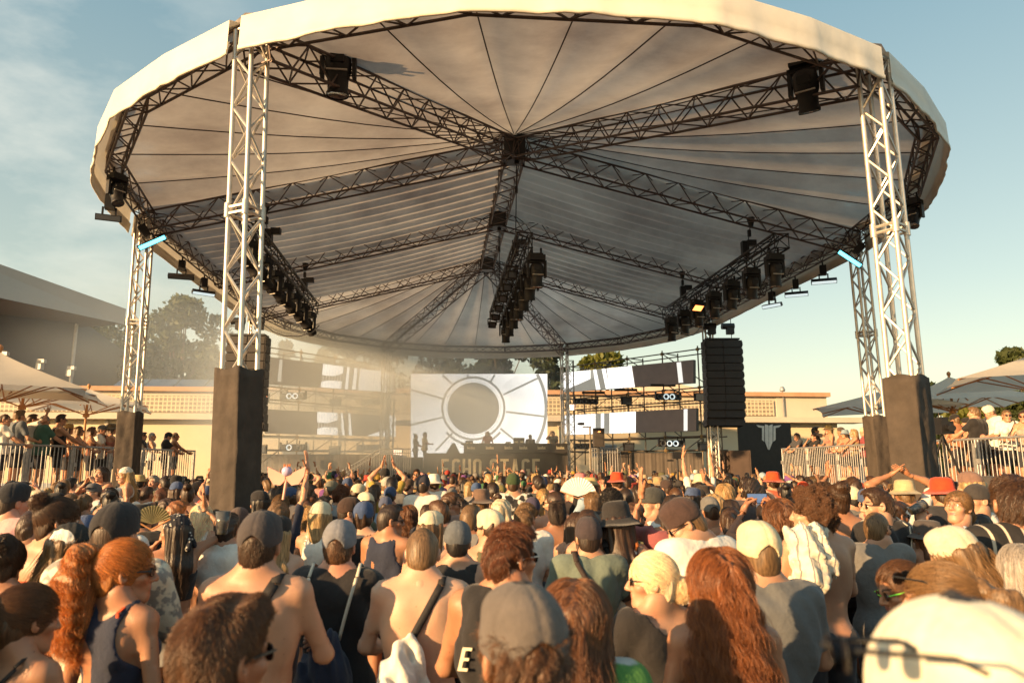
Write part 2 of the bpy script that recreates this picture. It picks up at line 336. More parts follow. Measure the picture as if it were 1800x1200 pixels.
# columns: feet and heads placed separately (the real ones lean a little)
COLS = [('fl', 3, False, (421, 651)), ('fr', 6, False, (1591, 657)), ('ml', 0, False, (230, 724)), ('mr', 9, False, (1538, 731)),
        ('rl', 0, True, None), ('rr', 9, True, None), ('bl', 3, True, None), ('br', 6, True, None)]
LAB = {'fl': 'lattice column wrapped in a brown black cover, nearest the camera', 'fr': 'leaning lattice column with a tall wrinkled cover', 'ml': 'slender lattice column behind the fence of the umbrella terrace', 'mr': 'bluish lattice column beside the thicker wrinkled one'}
for key, i, bk, px in COLS:
    top = ringpt(i, RR - 0.02, HE, bk)
    if px:
        dist = math.hypot(top.x, top.y); q = at_z(px[0], px[1], HC) if False else None
        d = ray(*px); Yc = top.y; mid = Vector((d.x * Yc, Yc, HC))
    else: mid = Vector((top.x, top.y, HC))
    foot = top + (mid - top) * (HE / (HE - HC)); out = Vector((top.x, top.y, 0)) - CEN(top); ang = math.atan2(out.y, out.x)
    foot.z = 0.0
    m = MB(); up = Vector((math.cos(ang), math.sin(ang), 0))
    truss(m, foot, top + Vector((0, 0, 0.3)), 0.275, 0.032, 0.345, up=up, rb=0.0165)
    for zz in (HC + 1.9, HC + 1.98):
        c = foot.lerp(top, zz / HE); x_ = Vector((0, 0, 1)).cross(up).normalized()
        K = [c + up * 0.143 * a + x_ * 0.143 * b for a, b in ((1, 1), (1, -1), (-1, -1), (-1, 1))]
        for a, b in zip(K, K[1:] + K[:1]): m.tube(a, b, 0.02, 5)
        for k in K: m.tube(k - Vector((0, 0, 0.05)), k + Vector((0, 0, 0.05)), 0.043, 6)
    cobj = cpart(m, 'column', M_alu, LAB.get(key))
    if key in ('fl', 'fr', 'ml', 'mr'):
        m = MB(); V = []; n = 12; K = 30; rr = random.Random(hash(key) % 97 + 3)
        ph = [rr.uniform(0, 6) for _ in range(6)]
        for j in range(K + 1):
            z = HC * j / K; c = foot.lerp(top, z / HE); x_ = Vector((0, 0, 1)).cross(up).normalized()
            for q in range(4 * n):
                s_, u = divmod(q, n); u = u / n * 2 - 1; h = 0.195
                a, b = [(h, u * h), (-u * h, h), (-h, -u * h), (u * h, -h)][s_]
                edge = 1 - abs(u) ** 4
                wv = 0.55 * edge * (0.018 * math.sin(z * 5 + ph[0] + u * 2 + s_) + 0.012 * math.sin(z * 13 + ph[1] + u * 5 + 2 * s_) + 0.012 * math.sin(z * 3.1 - u * 6 + ph[2]))
                fl_ = (0.10 * max(0, 1 - z / 1.2) if key in ('fr', 'mr') else 0.0)
                k = 1 + (wv + fl_ * 0.5) / h
                V.append(c + up * a * k + x_ * b * k + Vector((0, 0, 0.02 * math.sin(u * 3 + ph[3]) if j == K else 0)))
        N = 4 * n
        m.add(V, [(j * N + q, j * N + (q + 1) % N, (j + 1) * N + (q + 1) % N, (j + 1) * N + q) for j in range(K) for q in range(N)], 0, True)
        m.v.append(tuple(foot.lerp(top, HC / HE) - Vector((0, 0, 0.02)))); ci = len(m.v) - 1
        for q in range(N): m.f.append((K * N + q, K * N + (q + 1) % N, ci)); m.m.append(0); m.sm.append(False)
        cpart(m, 'cover', M_cover, parent=cobj)
# ------------------------------------------------------------------ far buildings
def facing(px0, px1, Y0, Y1): pass
B0 = at(128, 700, 40); B1 = at(1465, 700, 44)
bld = empty('low_building', (B0.x, B0.y, 0)); tag(bld, 'long low cream building with glass block band behind the stage', 'building')
bd = Vector((B1.x - B0.x, B1.y - B0.y, 0)); bl_ = bd.length; bang = math.atan2(bd.y, bd.x); bld.rotation_euler = (0, 0, bang)
ZR, ZG0, ZV = 6.1, 4.62, 4.45
m = MB(); m.bbox((-30, 0, 0), (bl_ + 0.1, 14, ZV)); bw = m.build('wall', M_wall, bld)
m = MB(); m.bbox((-30, 0.5, ZV), (bl_ - 3.5, 14, ZR)); m.bbox((bl_ - 3.5, 0.45, ZV + 0.3), (bl_ - 0.2, 14, ZR)); m.build('upper_wall', M_conc, bld)
m = MB(); m.bbox((-30, -0.7, ZV - 0.02), (bl_ + 1.6, 0.7, ZV + 0.3)); m.build('canopy_slab', M_conc, bld)
m = MB(); m.bbox((-30, 0.2, ZR), (bl_ - 0.05, 14, ZR + 0.26)); m.build('roof_edge', M_terra, bld)
M_gb, b_ = new_mat('glass_block_grid'); t_ = M_gb.node_tree; co_ = t_.nodes.new('ShaderNodeTexCoord'); br_ = t_.nodes.new('ShaderNodeTexBrick'); mp_ = t_.nodes.new('ShaderNodeMapping')
mp_.inputs['Rotation'].default_value = (math.pi / 2, 0, 0); t_.links.new(co_.outputs['Object'], mp_.inputs[0]); t_.links.new(mp_.outputs[0], br_.inputs['Vector'])
br_.offset = 0.0; br_.inputs['Scale'].default_value = 1.0; br_.inputs['Brick Width'].default_value = 0.24; br_.inputs['Row Height'].default_value = 0.24; br_.inputs['Mortar Size'].default_value = 0.035; br_.inputs['Color1'].default_value = (0.22, 0.18, 0.13, 1); br_.inputs['Color2'].default_value = (0.32, 0.27, 0.20, 1); br_.inputs['Mortar'].default_value = (0.62, 0.52, 0.36, 1)
t_.links.new(br_.outputs['Color'], b_.inputs['Base Color']); b_.inputs['Roughness'].default_value = 0.35
m = MB(); m.bbox((-30, 0.40, ZG0 + 0.28), (bl_ - 3.7, 0.497, ZR - 0.25)); m.build('glass_block_band', M_gb, bld)
for k in range(16):
    x0 = 1.5 + k * 1.75
    if x0 > bl_ * 0.34: break
    m = MB(); m.prism([(x0, 1.2, ZR + 0.3), (x0 + 1.66, 1.2, ZR + 0.3), (x0 + 1.66, 2.6, ZR + 0.95), (x0, 2.6, ZR + 0.95)], (0, 0.03, -0.05)); m.build('solar_panel', M_solar, bld)
for k in range(7): xx = 2 + k * bl_ / 7; m = MB(); m.tube((xx, -0.07, 0), (xx, -0.07, ZV - .05), 0.055, 8); m.box((xx, -.07, ZV - .2), (.2, .14, .2)); m.build('downpipe', M_conc, bld)
for k in range(5): xx = bl_ * (.06 + .2 * k); m = MB(); m.bbox((xx, -0.02, 2.35), (xx + 1.5, 0.06, 3.1)); w_ = m.build('window', M_steel, bld); m = MB(); m.bbox((xx + .07, -0.035, 2.42), (xx + 1.43, -0.022, 3.03)); m.build('pane', M_solar, w_)
m = MB(); m.box((bl_ - 1.7, -0.012, 2.0), (2.9, 0.1, 2.2)); m.build('door_opening', M_dark, bld)
m = MB(); m.box((bl_ - 3.1, 0.35, ZV + 0.3 + 0.9), (0.05, 0.05, 1.9)); m.lathe([(0.02, 0), (0.14, 0.02), (0.17, 0.12), (0.1, 0.3), (0.0, 0.34)], (bl_ - 3.1, 0.35, ZR + 0.3), 12); m.build('vent_pipe', M_steel, bld)
m = MB(); m.prism([(bl_ * 0.755, 4, ZR), (bl_ * 0.755, 4, ZR + 1.7), (bl_ * 0.9, 4, ZR + 0.35), (bl_ * 0.9, 4, ZR)], (0, 5, 0)); m.build('rooflight', M_conc, bld)
m = MB(); m.box((bl_ * 0.055, -0.03, 3.15), (0.85, 0.05, 0.6)); m.build('notice_board', M_steel, bld)
# left: big hall with a wedge roof overhanging a dark facade
hall = empty('event_hall', at(135, 700, 50)); hall.location.z = 0; tag(hall, 'tall dark hall with pale wedge shaped overhanging roof at the left edge', 'building')
def hpart(m, name, M): m.v = [tuple(Vector(v) - hall.location) for v in m.v]; return m.build(name, M, hall)
a0, a1 = at(-260, 372, 36.5), at(222, 543, 50.0); b0, b1 = at(-260, 468, 36.5), at(218, 570, 50.0)
back = Vector((-40, 12, 0)); m = MB(); m.add([a0, a1, b1, b0, a0 + back, a1 + back, b1 + back, b0 + back], [(0, 3, 2, 1), (0, 1, 5, 4), (1, 2, 6, 5), (4, 5, 6, 7), (0, 4, 7, 3)]); hpart(m, 'roof', mat('grey_roof_edge', (.40, .38, .35), .8, var=.05)); m = MB(); m.prism([b0 + Vector((0, .02, 0)), b1 + Vector((-.02, 0, 0)), b1 + back, b0 + back], (0, 0, .05)); hpart(m, 'soffit', mat('dark_soffit', (.10, .105, .115), .8))
w0 = at(135, 566, 50); w1 = at(-300, 520, 42); m = MB(); zt = 12.4
m.add([(w0.x, w0.y, 0), (w1.x, w1.y, 0), (w1.x, w1.y, zt), (w0.x, w0.y, zt), (w0.x - 6, w0.y + 20, 0), (w1.x - 6, w1.y + 20, 0), (w1.x - 6, w1.y + 20, zt), (w0.x - 6, w0.y + 20, zt)], [(0, 3, 2, 1), (4, 5, 6, 7), (0, 4, 7, 3), (1, 2, 6, 5), (3, 7, 6, 2)]); hpart(m, 'wall', M_dark)
m = MB(); m.tube((w0.x, w0.y, 0), (w0.x, w0.y, zt), 0.12, 8); hpart(m, 'corner_trim', M_steel)
for px, py in ((5, 630), (70, 643), (123, 655)):
    f = (px - 135) / (-300 - 135); c = Vector(w0).lerp(Vector(w1), f * 1.0); Yq = 50 + (42 - 50) * (px - 135) / (-435.0); c = at(px, py, Yq - 0.45)
    m = MB(); m.box(c, (0.35, 0.4, 0.5)); m.box(c + Vector((0.12, -0.05, 0.33)), (0.5, 0.3, 0.24)); hpart(m, 'wall_lamp', M_steel)
# ------------------------------------------------------------------ trees
def leaf_mat(name, col, hue=0.25):
    m, b = new_mat(name); t = m.node_tree; N = t.nodes.new; L = t.links.new
    co = N('ShaderNodeTexCoord'); n1 = N('ShaderNodeTexNoise'); n1.inputs['Scale'].default_value = 0.9; n1.inputs['Detail'].default_value = 3; L(co.outputs['Object'], n1.inputs['Vector'])
    r = N('ShaderNodeValToRGB'); L(n1.outputs['Fac'], r.inputs[0]); r.color_ramp.elements[0].position = 0.3; r.color_ramp.elements[1].position = 0.7
    r.color_ramp.elements[0].color = C3([c * (1 - hue) for c in col]); r.color_ramp.elements[1].color = C3([col[0] * (1 + hue * 1.6), col[1] * (1 + hue), col[2]])
    L(r.outputs[0], b.inputs['Base Color']); b.inputs['Roughness'].default_value = 0.6
    tr = N('ShaderNodeBsdfTranslucent'); L(r.outputs[0], tr.inputs['Color']); ms = N('ShaderNodeMixShader'); ms.inputs[0].default_value = 0.35
    L(b.outputs[0], ms.inputs[1]); L(tr.outputs[0], ms.inputs[2]); L(ms.outputs[0], [x for x in t.nodes if x.type == 'OUTPUT_MATERIAL'][0].inputs[0])
    return m
LEAF = [leaf_mat('oak_leaf', (0.055, 0.075, 0.022)), leaf_mat('sunny_leaf', (0.12, 0.14, 0.022)), leaf_mat('dark_leaf', (0.035, 0.055, 0.022))]
M_bark = mat('bark', (0.10, 0.07, 0.05), 0.9, 0, 0.3, 4, bump=0.5)
def tree(name, label, x, y, h, rx, M, seed, n=9000, leaf=0.24, low=0.25, clumps=26, conic=False, cat='tree'):
    rg = np.random.default_rng(seed); root = empty(name, (x, y, 0)); tag(root, label, cat, 'trees beyond the square')
    tr = MB(); base = Vector((0, 0, 0)); top = Vector((rg.uniform(-.4, .4), rg.uniform(-.4, .4), h * 0.72)); tr.tube(base, base.lerp(top, .5), h * 0.022, 8, h * 0.016); tr.tube(base.lerp(top, .5), top, h * 0.016, 8, h * 0.006)
    cs = []
    for k in range(clumps):
        zf = rg.uniform(low, 0.93); wid = math.sin(math.pi * min(1, max(0, (zf - low + .12) / (1.12 - low)))) ** 0.7 if not conic else (1.02 - zf) / (1 - low) 
        a = rg.uniform(0, 6.283); r_ = rx * wid * rg.uniform(0.25, 0.88); c = np.array([r_ * math.cos(a), r_ * math.sin(a), zf * h]); cs.append((c, rx * rg.uniform(0.22, 0.42) * (0.6 if conic else 1)))
        p = base.lerp(top, min(0.95, max(.25, zf - .2))); tr.tube(p, Vector(c), h * 0.006, 5, h * 0.002)
    tr.build('trunk', M_bark, root)
    V = []; P = []; tot = sum(s ** 2 for _, s in cs)
    for c, s in cs:
        k = max(10, int(n * s * s / tot)); d = rg.normal(size=(k, 3)); d /= np.linalg.norm(d, axis=1)[:, None]; rr = s * rg.uniform(0.45, 1.12, k) ** 0.6
        P.append(c + d * rr[:, None] * np.array([1, 1, 0.72]))
    P = np.concatenate(P); k = len(P); u = rg.normal(size=(k, 3)); u /= np.linalg.norm(u, axis=1)[:, None]; w = rg.normal(size=(k, 3)); w = np.cross(u, w); w /= np.linalg.norm(w, axis=1)[:, None]
    sz = leaf * rg.uniform(0.6, 1.4, k)[:, None]
    V = np.stack([P + u * sz, P + w * sz * .55, P - u * sz, P - w * sz * .55], 1).reshape(-1, 3); F = np.arange(4 * k).reshape(-1, 4)
    link('crown', mesh_from(V, F, M, smooth=False, name='crown'), root)
    return root
def tree_at(px, ptop, Y, rpx, label, M, seed, **k):
    t = at(px, ptop, Y); tree(k.pop('name', 'broadleaf_tree'), label, t.x, t.y, t.z, rpx / FPX * Y, M, seed, **k)
tree_at(196, 520, 66, 100, 'large tree rising beside the dark hall', LEAF[0], 1)
tree_at(335, 505, 62, 92, 'tall full crowned tree seen left of the covered front column', LEAF[0], 2)
tree_at(262, 600, 70, 45, 'lower bushy tree between two taller crowns', LEAF[2], 3, n=3000)
tree_at(505, 585, 62, 42, 'pointed conifer above the upper left screen', LEAF[2], 4, conic=True, n=3600, name='conifer_tree', clumps=40)
tree_at(560, 600, 66, 40, 'rounded tree beside the conifer above the left screen', LEAF[2], 5, n=3000)
tree_at(650, 560, 58, 85, 'hazy tree above the gap left of the main screen', LEAF[0], 6)
tree_at(770, 560, 60, 90, 'hazy tree behind the main screen with bright gaps', LEAF[0], 7, n=4200)
tree_at(880, 565, 58, 80, 'tree above the right half of the main screen', LEAF[2], 8)
tree_at(960, 600, 56, 45, 'small tree at the right top corner of the main screen', LEAF[2], 9, n=3200)
tree_at(1057, 588, 52, 62, 'sunlit yellow green tree above the upper right screen', LEAF[1], 10, n=6000)
tree_at(1640, 655, 60, 22, 'small dark tree peeping over the small parasol', LEAF[2], 11, n=2200)
tree_at(1800, 600, 48, 60, 'dark tree above the parasol at the right edge', LEAF[0], 12)
tree_at(1785, 690, 38, 62, 'bushy green tree behind the people at the right edge', LEAF[0], 13, low=0.1)
tree_at(1700, 705, 40, 60, 'light green bushes under the small parasol', LEAF[1], 14, low=0.08, n=4500)
# ------------------------------------------------------------------ terraces, barriers, parasols
ZTL, ZTR = 1.24, 1.35
def fpt(px, py, dz): return at(px, py, dz * FPX / (HZ - py))
LF0, LF1 = fpt(-40, 779.5, 0.39), fpt(344, 793, 0.39); RF0, RF1 = fpt(1374, 789.5, 0.48), fpt(1850, 765.5, 0.48)
def terrace(p, q, back, z, name):
    m = MB(); a = Vector((p.x, p.y, 0)); b = Vector((q.x, q.y, 0)); m.prism([a, b, b + back, a + back], (0, 0, z)); return struct(m.build(name, M_conc))
terrace(LF0 + Vector((-0.3, 0.1, 0)), LF1 + Vector((0, 0.1, 0)), Vector((-9, 6, 0)), ZTL, 'raised_terrace')
terrace(RF0 + Vector((0, 0.1, 0)), RF1 + Vector((0, 0.1, 0)), Vector((10, 8, 0)), ZTR, 'raised_terrace')
def barrier(p, q, z0, h, label, group):
    root = empty('steel_barrier', (p.x, p.y, z0)); d = Vector((q.x - p.x, q.y - p.y, 0)); L = d.length; root.rotation_euler = (0, 0, math.atan2(d.y, d.x)); tag(root, label, 'barrier', group)
    m = MB(); m.tube((0.02, 0, 0), (0.02, 0, h), 0.024, 8); m.tube((L - 0.02, 0, 0), (L - 0.02, 0, h), 0.024, 8); m.tube((0, 0, h), (L, 0, h), 0.024, 8); m.tube((0, 0, 0.1), (L, 0, 0.1), 0.02, 8)
    m.box((L - 0.05, 0, h * .5), (0.09, 0.05, h * 0.9)); m.box((0.02, -0.03, h * .72), (0.10, 0.03, 0.10)); m.build('frame', M_steel, root)
    m = MB(); n = int(L / 0.115)
    for k in range(1, n): m.tube((L * k / n, 0, 0.1), (L * k / n, 0, h), 0.011, 6)
    m.build('bar', M_steel, root); return root
def barrier_row(P0, P1, z0, h, n, fmt, group):
    for k in range(n): barrier(P0.lerp(P1, k / n), P0.lerp(P1, (k + 1) / n - 0.004), z0, h, fmt[k], group)
barrier_row(LF0, LF1, ZTL - 0.35, 0.35 + 2.34 - ZTL, 6, ['grey barrier panel at the left edge under the man in white', 'grey barrier panel before the green shirted man', 'grey barrier panel before the crowd under the parasols', 'grey barrier panel behind the covered slender column', 'grey barrier panel just right of the slender column', 'last grey barrier panel where the left terrace ends'], 'barriers of the left terrace')
barrier_row(RF0, RF1, ZTR - 0.45, 0.45 + 2.43 - ZTR, 6, ['sunlit barrier panel at the stage end of the right terrace', 'sunlit barrier panel under the woman with wavy blond hair', 'sunlit barrier panel left of the bluish column', 'sunlit barrier panel between the two covered columns', 'sunlit barrier panel under the man in the black shirt', 'sunlit barrier panel at the right picture edge'], 'barriers of the right terrace')
M_umb = mat('parasol_cloth', (0.74, 0.68, 0.58), 0.8, 0, 0.06, 2, tl=0.42, bump=0.15, bscale=8)
def parasol(apx, apy, Y, half, zb, label, rot, z0):
    a = at(apx, apy, Y); root = empty('parasol', (a.x, a.y, z0), (0, 0, rot)); tag(root, label, 'parasol', 'parasols on the terraces')
    H = a.z - z0; hb = zb - z0; n = 12; m = MB(); V = []
    cor = [(-half, -half), (half, -half), (half, half), (-half, half)]
    for s in range(4):
        (x0, y0), (x1, y1) = cor[s], cor[(s + 1) % 4]
        for i in range(n + 1):
            for j in range(n + 1):
                u, r_ = i / n, j / n; e = 4 * u * (1 - u); x = (x0 + (x1 - x0) * u) * r_ * (1 - 0.05 * e * r_); y = (y0 + (y1 - y0) * u) * r_ * (1 - 0.05 * e * r_)
                z = H + (hb - H) * (r_ ** 0.86) - 0.07 * e * math.sin(math.pi * min(1, r_ * 1.0)) * 1.0 + 0.03 * e * r_ ** 3
                V.append((x, y, z))
    K = (n + 1)
    F = [(s * K * K + i * K + j, s * K * K + (i + 1) * K + j, s * K * K + (i + 1) * K + j + 1, s * K * K + i * K + j + 1) for s in range(4) for i in range(n) for j in range(n)]
    m.add(V, F, 0, True); m.build('canopy', M_umb, root)
    m = MB(); m.tube((0, 0, 0), (0, 0, H + 0.06), 0.035, 10); m.lathe([(0.0, 0.1), (0.05, 0.06), (0.055, 0.0), (0.02, -0.05)], (0, 0, H + 0.06), 12); m.lathe([(0.035, -0.06), (0.09, -0.05), (0.09, 0.05), (0.035, 0.08)], (0, 0, hb - 0.22), 12); m.build('pole', M_wood, root)
    for x, y in cor + [(0, -half), (half, 0), (0, half), (-half, 0)]:
        m = MB(); k_ = 0.995
        P = [(x * r_ * (1 if abs(x) == abs(y) else .95), y * r_ * (1 if abs(x) == abs(y) else .95), H + (hb - H) * (r_ ** 0.86) - 0.035 - (0 if abs(x) == abs(y) else 0.07 * math.sin(math.pi * r_))) for r_ in (0.05, 0.3, 0.6, 0.98)]
        m.path(P, 0.016, 6); q = P[2]; m.tube((x * 0.03, y * 0.03, hb - 0.2), q, 0.015, 6); m.build('rib', M_wood, root)
    m = MB(); m.bbox((-0.4, -0.4, 0), (0.4, 0.4, 0.12)); m.build('base', M_steel, root)
    return root
parasol(0, 618, 15.0, 1.75, 3.45, 'cream parasol cut by the left picture edge, nearest of the left terrace', 0.5, ZTL)
parasol(46, 653, 17.5, 1.75, 3.55, 'cream parasol with a wooden pole, middle one of the left terrace', 0.42, ZTL)
parasol(156, 683, 21.5, 1.75, 3.62, 'cream parasol nearest the slender column on the left terrace', 0.42, ZTL)
parasol(1830, 615, 15.5, 1.9, 3.70, 'cream parasol cut by the right picture edge', -0.45, ZTR)
parasol(1668, 662, 20, 1.75, 3.62, 'small cream parasol right of the tall covered column', -0.35, ZTR)
parasol(1556, 684, 21, 1.9, 3.50, 'cream parasol half hidden behind the two covered columns', -0.5, ZTR)
# ------------------------------------------------------------------ hanging light rigs
M_yoke = M_blackp
def moving_head(p, tilt, label, group, scale=1.0, yaw=0.0, lens=None):
    root = empty('moving_head_light', p, (0, 0, yaw)); root.scale = (scale,) * 3; tag(root, label, 'stage light', group)
    m = MB(); m.bbox((-0.17, -0.15, -0.16), (0.17, 0.15, -0.04)); m.box((0, 0, -0.02), (0.26, 0.2, 0.05)); m.tube((-0.1, 0, 0.0), (-0.1, 0, 0.14), 0.025, 8); m.tube((0.1, 0, 0), (0.1, 0, 0.14), 0.025, 8); m.box((0, -0.152, -0.10), (0.12, 0.008, 0.05)); m.build('base', M_blackp, root)
    m = MB(); m.bbox((-0.21, -0.06, -0.52), (-0.165, 0.06, -0.15)); m.bbox((0.165, -0.06, -0.52), (0.21, 0.06, -0.15)); m.bbox((-0.21, -0.06, -0.2), (0.21, 0.06, -0.155)); m.build('yoke', M_blackp, root)
    R = Matrix.Rotation(tilt, 4, 'X'); c = (0, 0, -0.44)
    m = MB(); m.lathe([(0.0, 0.24), (0.09, 0.235), (0.14, 0.19), (0.155, 0.08), (0.15, -0.02), (0.125, -0.10), (0.12, -0.25), (0.135, -0.27), (0.13, -0.30)], c, 20, R); m.box(Vector(c) + R @ Vector((0, -0.15, 0.1)), (0.16, 0.03, 0.10), R); hd = m.build('lamp_head', M_blackp, root)
    m = MB(); m.lathe([(0.0, -0.275), (0.09, -0.28), (0.118, -0.29)], c, 20, R); m.build('lens', lens or M_lens, hd)
    m = MB(); m.tube(Vector(c) + R @ Vector((-0.12, -0.145, -0.04)), Vector(c) + R @ Vector((0.12, -0.145, -0.04)), 0.012, 6); m.build('handle', M_alu, hd)
    return root
def strobe(p, label, group, rot=0.0, tilt=0.5, lit=None, w=0.42, h=0.2):
    root = empty('flood_light', p, (0, 0, rot)); tag(root, label, 'stage light', group)
    m = MB(); m.tube((0, 0, 0.02), (0, 0, -0.12), 0.02, 8); m.box((0, 0, -0.13), (w * 0.9, 0.05, 0.03)); m.bbox((-w / 2, -0.03, -0.32), (-w / 2 + 0.02, 0.03, -0.12)); m.bbox((w / 2 - 0.02, -0.03, -0.32), (w / 2, 0.03, -0.12)); m.build('yoke', M_blackp, root)
    R = Matrix.Rotation(tilt, 4, 'X'); c = Vector((0, 0, -0.32)); m = MB(); m.box(c, (w - 0.06, 0.13, h), R); m.box(c + R @ Vector((0, 0.08, 0)), (w - 0.16, 0.06, h * .7), R); hd = m.build('housing', M_blackp, root)
    m = MB(); m.box(c + R @ Vector((0, -0.068, 0)), (w - 0.12, 0.01, h - 0.06), R); m.build('lamp_face', lit or M_lens, hd); return root
def light_bar(p, label, group, rot=0.0, n=4, lit=()):
    root = empty('blinder_bar', p, (0, 0, rot)); tag(root, label, 'stage light', group); w = n * 0.27
    m = MB(); m.bbox((-w / 2, -0.07, -0.36), (w / 2, 0.12, -0.10)); m.tube((-w / 4, 0, -0.1), (-w / 4, 0, 0.05), 0.025, 8); m.tube((w / 4, 0, -0.1), (w / 4, 0, 0.05), 0.025, 8); m.bbox((-w / 2 - 0.03, -0.05, -0.34), (-w / 2, 0.1, -0.02)); m.bbox((w / 2, -0.05, -0.34), (w / 2 + 0.03, 0.1, -0.02)); m.build('housing', M_blackp, root)
    for k in range(n):
        x = (k - (n - 1) / 2) * 0.27; m = MB(); RX = Matrix.Rotation(math.pi / 2, 4, 'X'); m.lathe([(0.0, 0.05), (0.05, 0.055), (0.09, 0.07), (0.11, 0.095), (0.12, 0.10), (0.12, 0.07)], (x, -0.005, -0.23), 18, RX); m.build('lamp', M_pale if k in lit else M_lens, root)
    return root
def rig(xl, y0_, y1_, zt, key, side):
    c = loc(xl, (y0_ + y1_) / 2, zt); root = empty('lighting_truss', c); tag(root, key, 'lighting truss', 'hanging lighting trusses')
    m = MB(); truss(m, loc(xl, y0_, zt) - c, loc(xl, y1_, zt) - c, 0.32, 0.024, 0.40, rb=0.012); m.build('girder', M_black, root)
    m = MB()
    for q in range(3): m.path([loc(xl + 0.1 * q - .1, y0_ + 0.3 + (y1_ - y0_ - .6) * t / 10, zt + 0.17 + 0.03 * math.sin(t * 2 + q)) - c for t in range(11)], 0.018, 6)
    m.build('power_cable', M_black, root)
    for yy in (D1, D1 + LR / 2):
        if xl: zb = ZH + (HE + .14 - ZH) * abs(xl) / RR - 0.2
        else: zb = ZH - 0.22
        p = loc(xl, yy + (0.4 if yy == D1 else 0), zt + 0.1) - c; q = loc(xl, yy + (0.0 if xl else .4), zb) - c
        m = MB(); m.tube(p + Vector((0, 0, .0)), q, 0.012, 6); mid = p.lerp(q, 0.35); m.box(p + Vector((0, 0, 0.28)), (0.16, 0.16, 0.36)); m.box(p + Vector((0.16, 0, 0.42)), (0.22, 0.14, 0.14)); m.box(p.lerp(q, 0.7), (0.07, 0.07, 0.16)); m.tube(q - Vector((0, 0, .12)), q + Vector((0, 0, .1)), 0.05, 6, 0.10); m.build('hoist', M_black, root)
    return root
rig(5.7, 5.9, 13.7, 6.75, 'black hanging truss of lights over the upper right screen', 'r')
rig(-5.7, 5.9, 13.7, 6.75, 'black hanging truss of lights beside the covered front column', 'l')
rig(0.05, 5.9, 13.9, 6.62, 'black hanging truss of lights in the middle of the roof', 'c')
POSN = ['nearest the crowd', 'second from the crowd', 'third from the crowd', 'midway', 'third from the stage', 'second from the stage', 'nearest the stage']
WH = {'r': 'on the truss near the line array', 'l': 'on the truss by the front column', 'c': 'on the middle truss'}
for xl, k_, tl, zz in ((5.7, 'r', 0.12, 6.55), (-5.7, 'l', 0.85, 6.55), (0.3, 'c', 0.15, 6.42)):
    for i in range(7):
        yy = 6.25 + i * 1.17; p = loc(xl + (-0.02 if k_ != 'c' else 0.05), yy, zz)
        moving_head(p, tl + RND.uniform(-0.15, 0.15), 'black moving head lamp ' + POSN[i] + ' ' + WH[k_], 'moving heads on the hanging trusses', 1.0, {'r': 0.25, 'l': -0.5, 'c': 0.1}[k_] + RND.uniform(-.2, .2))
strobe(loc(5.45, 10.4, 6.6), 'small flood lamp glowing orange red on the truss over the upper right screen', 'flood lamps on the hanging trusses', 0.4, 0.9, M_orange, 0.40, 0.24)
for i in range(6): strobe(loc(0.0 - 0.12, 6.9 + i * 1.17, 6.45), 'black flood lamp ' + POSN[i] + ' on the middle truss', 'flood lamps on the hanging trusses', 0.2, 0.3, M_lens, 0.28, 0.18)
# cyan strips and spots under the eaves
def eave(i0, t, back=None):
    if back == 'side_r': a, b = ringpt(9, RR + .02, HE), ringpt(9, RR + .02, HE, True)
    elif back == 'side_l': a, b = ringpt(0, RR + .02, HE), ringpt(0, RR + .02, HE, True)
    else: a, b = ringpt(i0, RR + .02, HE), ringpt(i0 + 1, RR + .02, HE)
    return a.lerp(b, t)
def strip(p, label, rot, lit, tilt=0.9, L=0.62, roll=0.0):
    root = empty('led_strip_light', p, (0, roll, rot)); tag(root, label, 'stage light', 'strip lamps under the eaves')
    m = MB(); m.box((0, 0, -0.10), (0.16, 0.16, 0.26)); m.tube((0, 0, 0.0), (0, 0, 0.12), 0.02, 8); m.bbox((-0.12, -0.03, -0.34), (-0.09, 0.03, -0.2)); m.bbox((0.09, -0.03, -0.34), (0.12, 0.03, -0.2)); m.build('base', M_blackp, root)
    R = Matrix.Rotation(tilt, 4, 'X'); c = Vector((0, -0.02, -0.40)); m = MB(); m.box(c, (L, 0.10, 0.12), R); h = m.build('housing', M_blackp, root)
    m = MB(); m.box(c + R @ Vector((0, -0.052, 0)), (L - 0.03, 0.006, 0.085), R); m.build('led_face', lit, h); return root
strip(eave(0, 0.06) + Vector((0.05, -0.05, 0)), 'cyan lit strip lamp at the head of the slender left column', 0.5, M_cyan, .35, .62, -.6)
strip(eave(0, .26, 'side_l'), 'warm unlit strip lamp under the left eave', 0.3, M_lens); strip(eave(0, .44, 'side_l'), 'pale cyan strip lamp under the left eave beside the front column', 0.7, M_pale)
strip(eave(8, 0.96) + Vector((-0.05, -0.12, -0.02)), 'cyan lit strip lamp at the head of the bluish right column', -0.4, M_cyan, .35, .62, .75)
strip(eave(0, .17, 'side_r'), 'pale strip lamp under the right eave nearest the right columns', -0.35, M_pale); strip(eave(0, .32, 'side_r'), 'pale strip lamp in the middle of the right eave', -0.4, M_pale); strip(eave(0, .47, 'side_r'), 'pale strip lamp under the right eave nearest the speaker array', -0.9, M_pale, 0.4)
moving_head(at(597, 66, 9.6) + Vector((0, 0, 0)), 0.1, 'gold lit moving head lamp under the front eave', 'moving heads under the front eave', 1.25, 0.1)
moving_head(at(1413, 100, 9.5), 0.35, 'black moving head lamp under the front eave near the right front column', 'moving heads under the front eave', 1.15, -0.6)
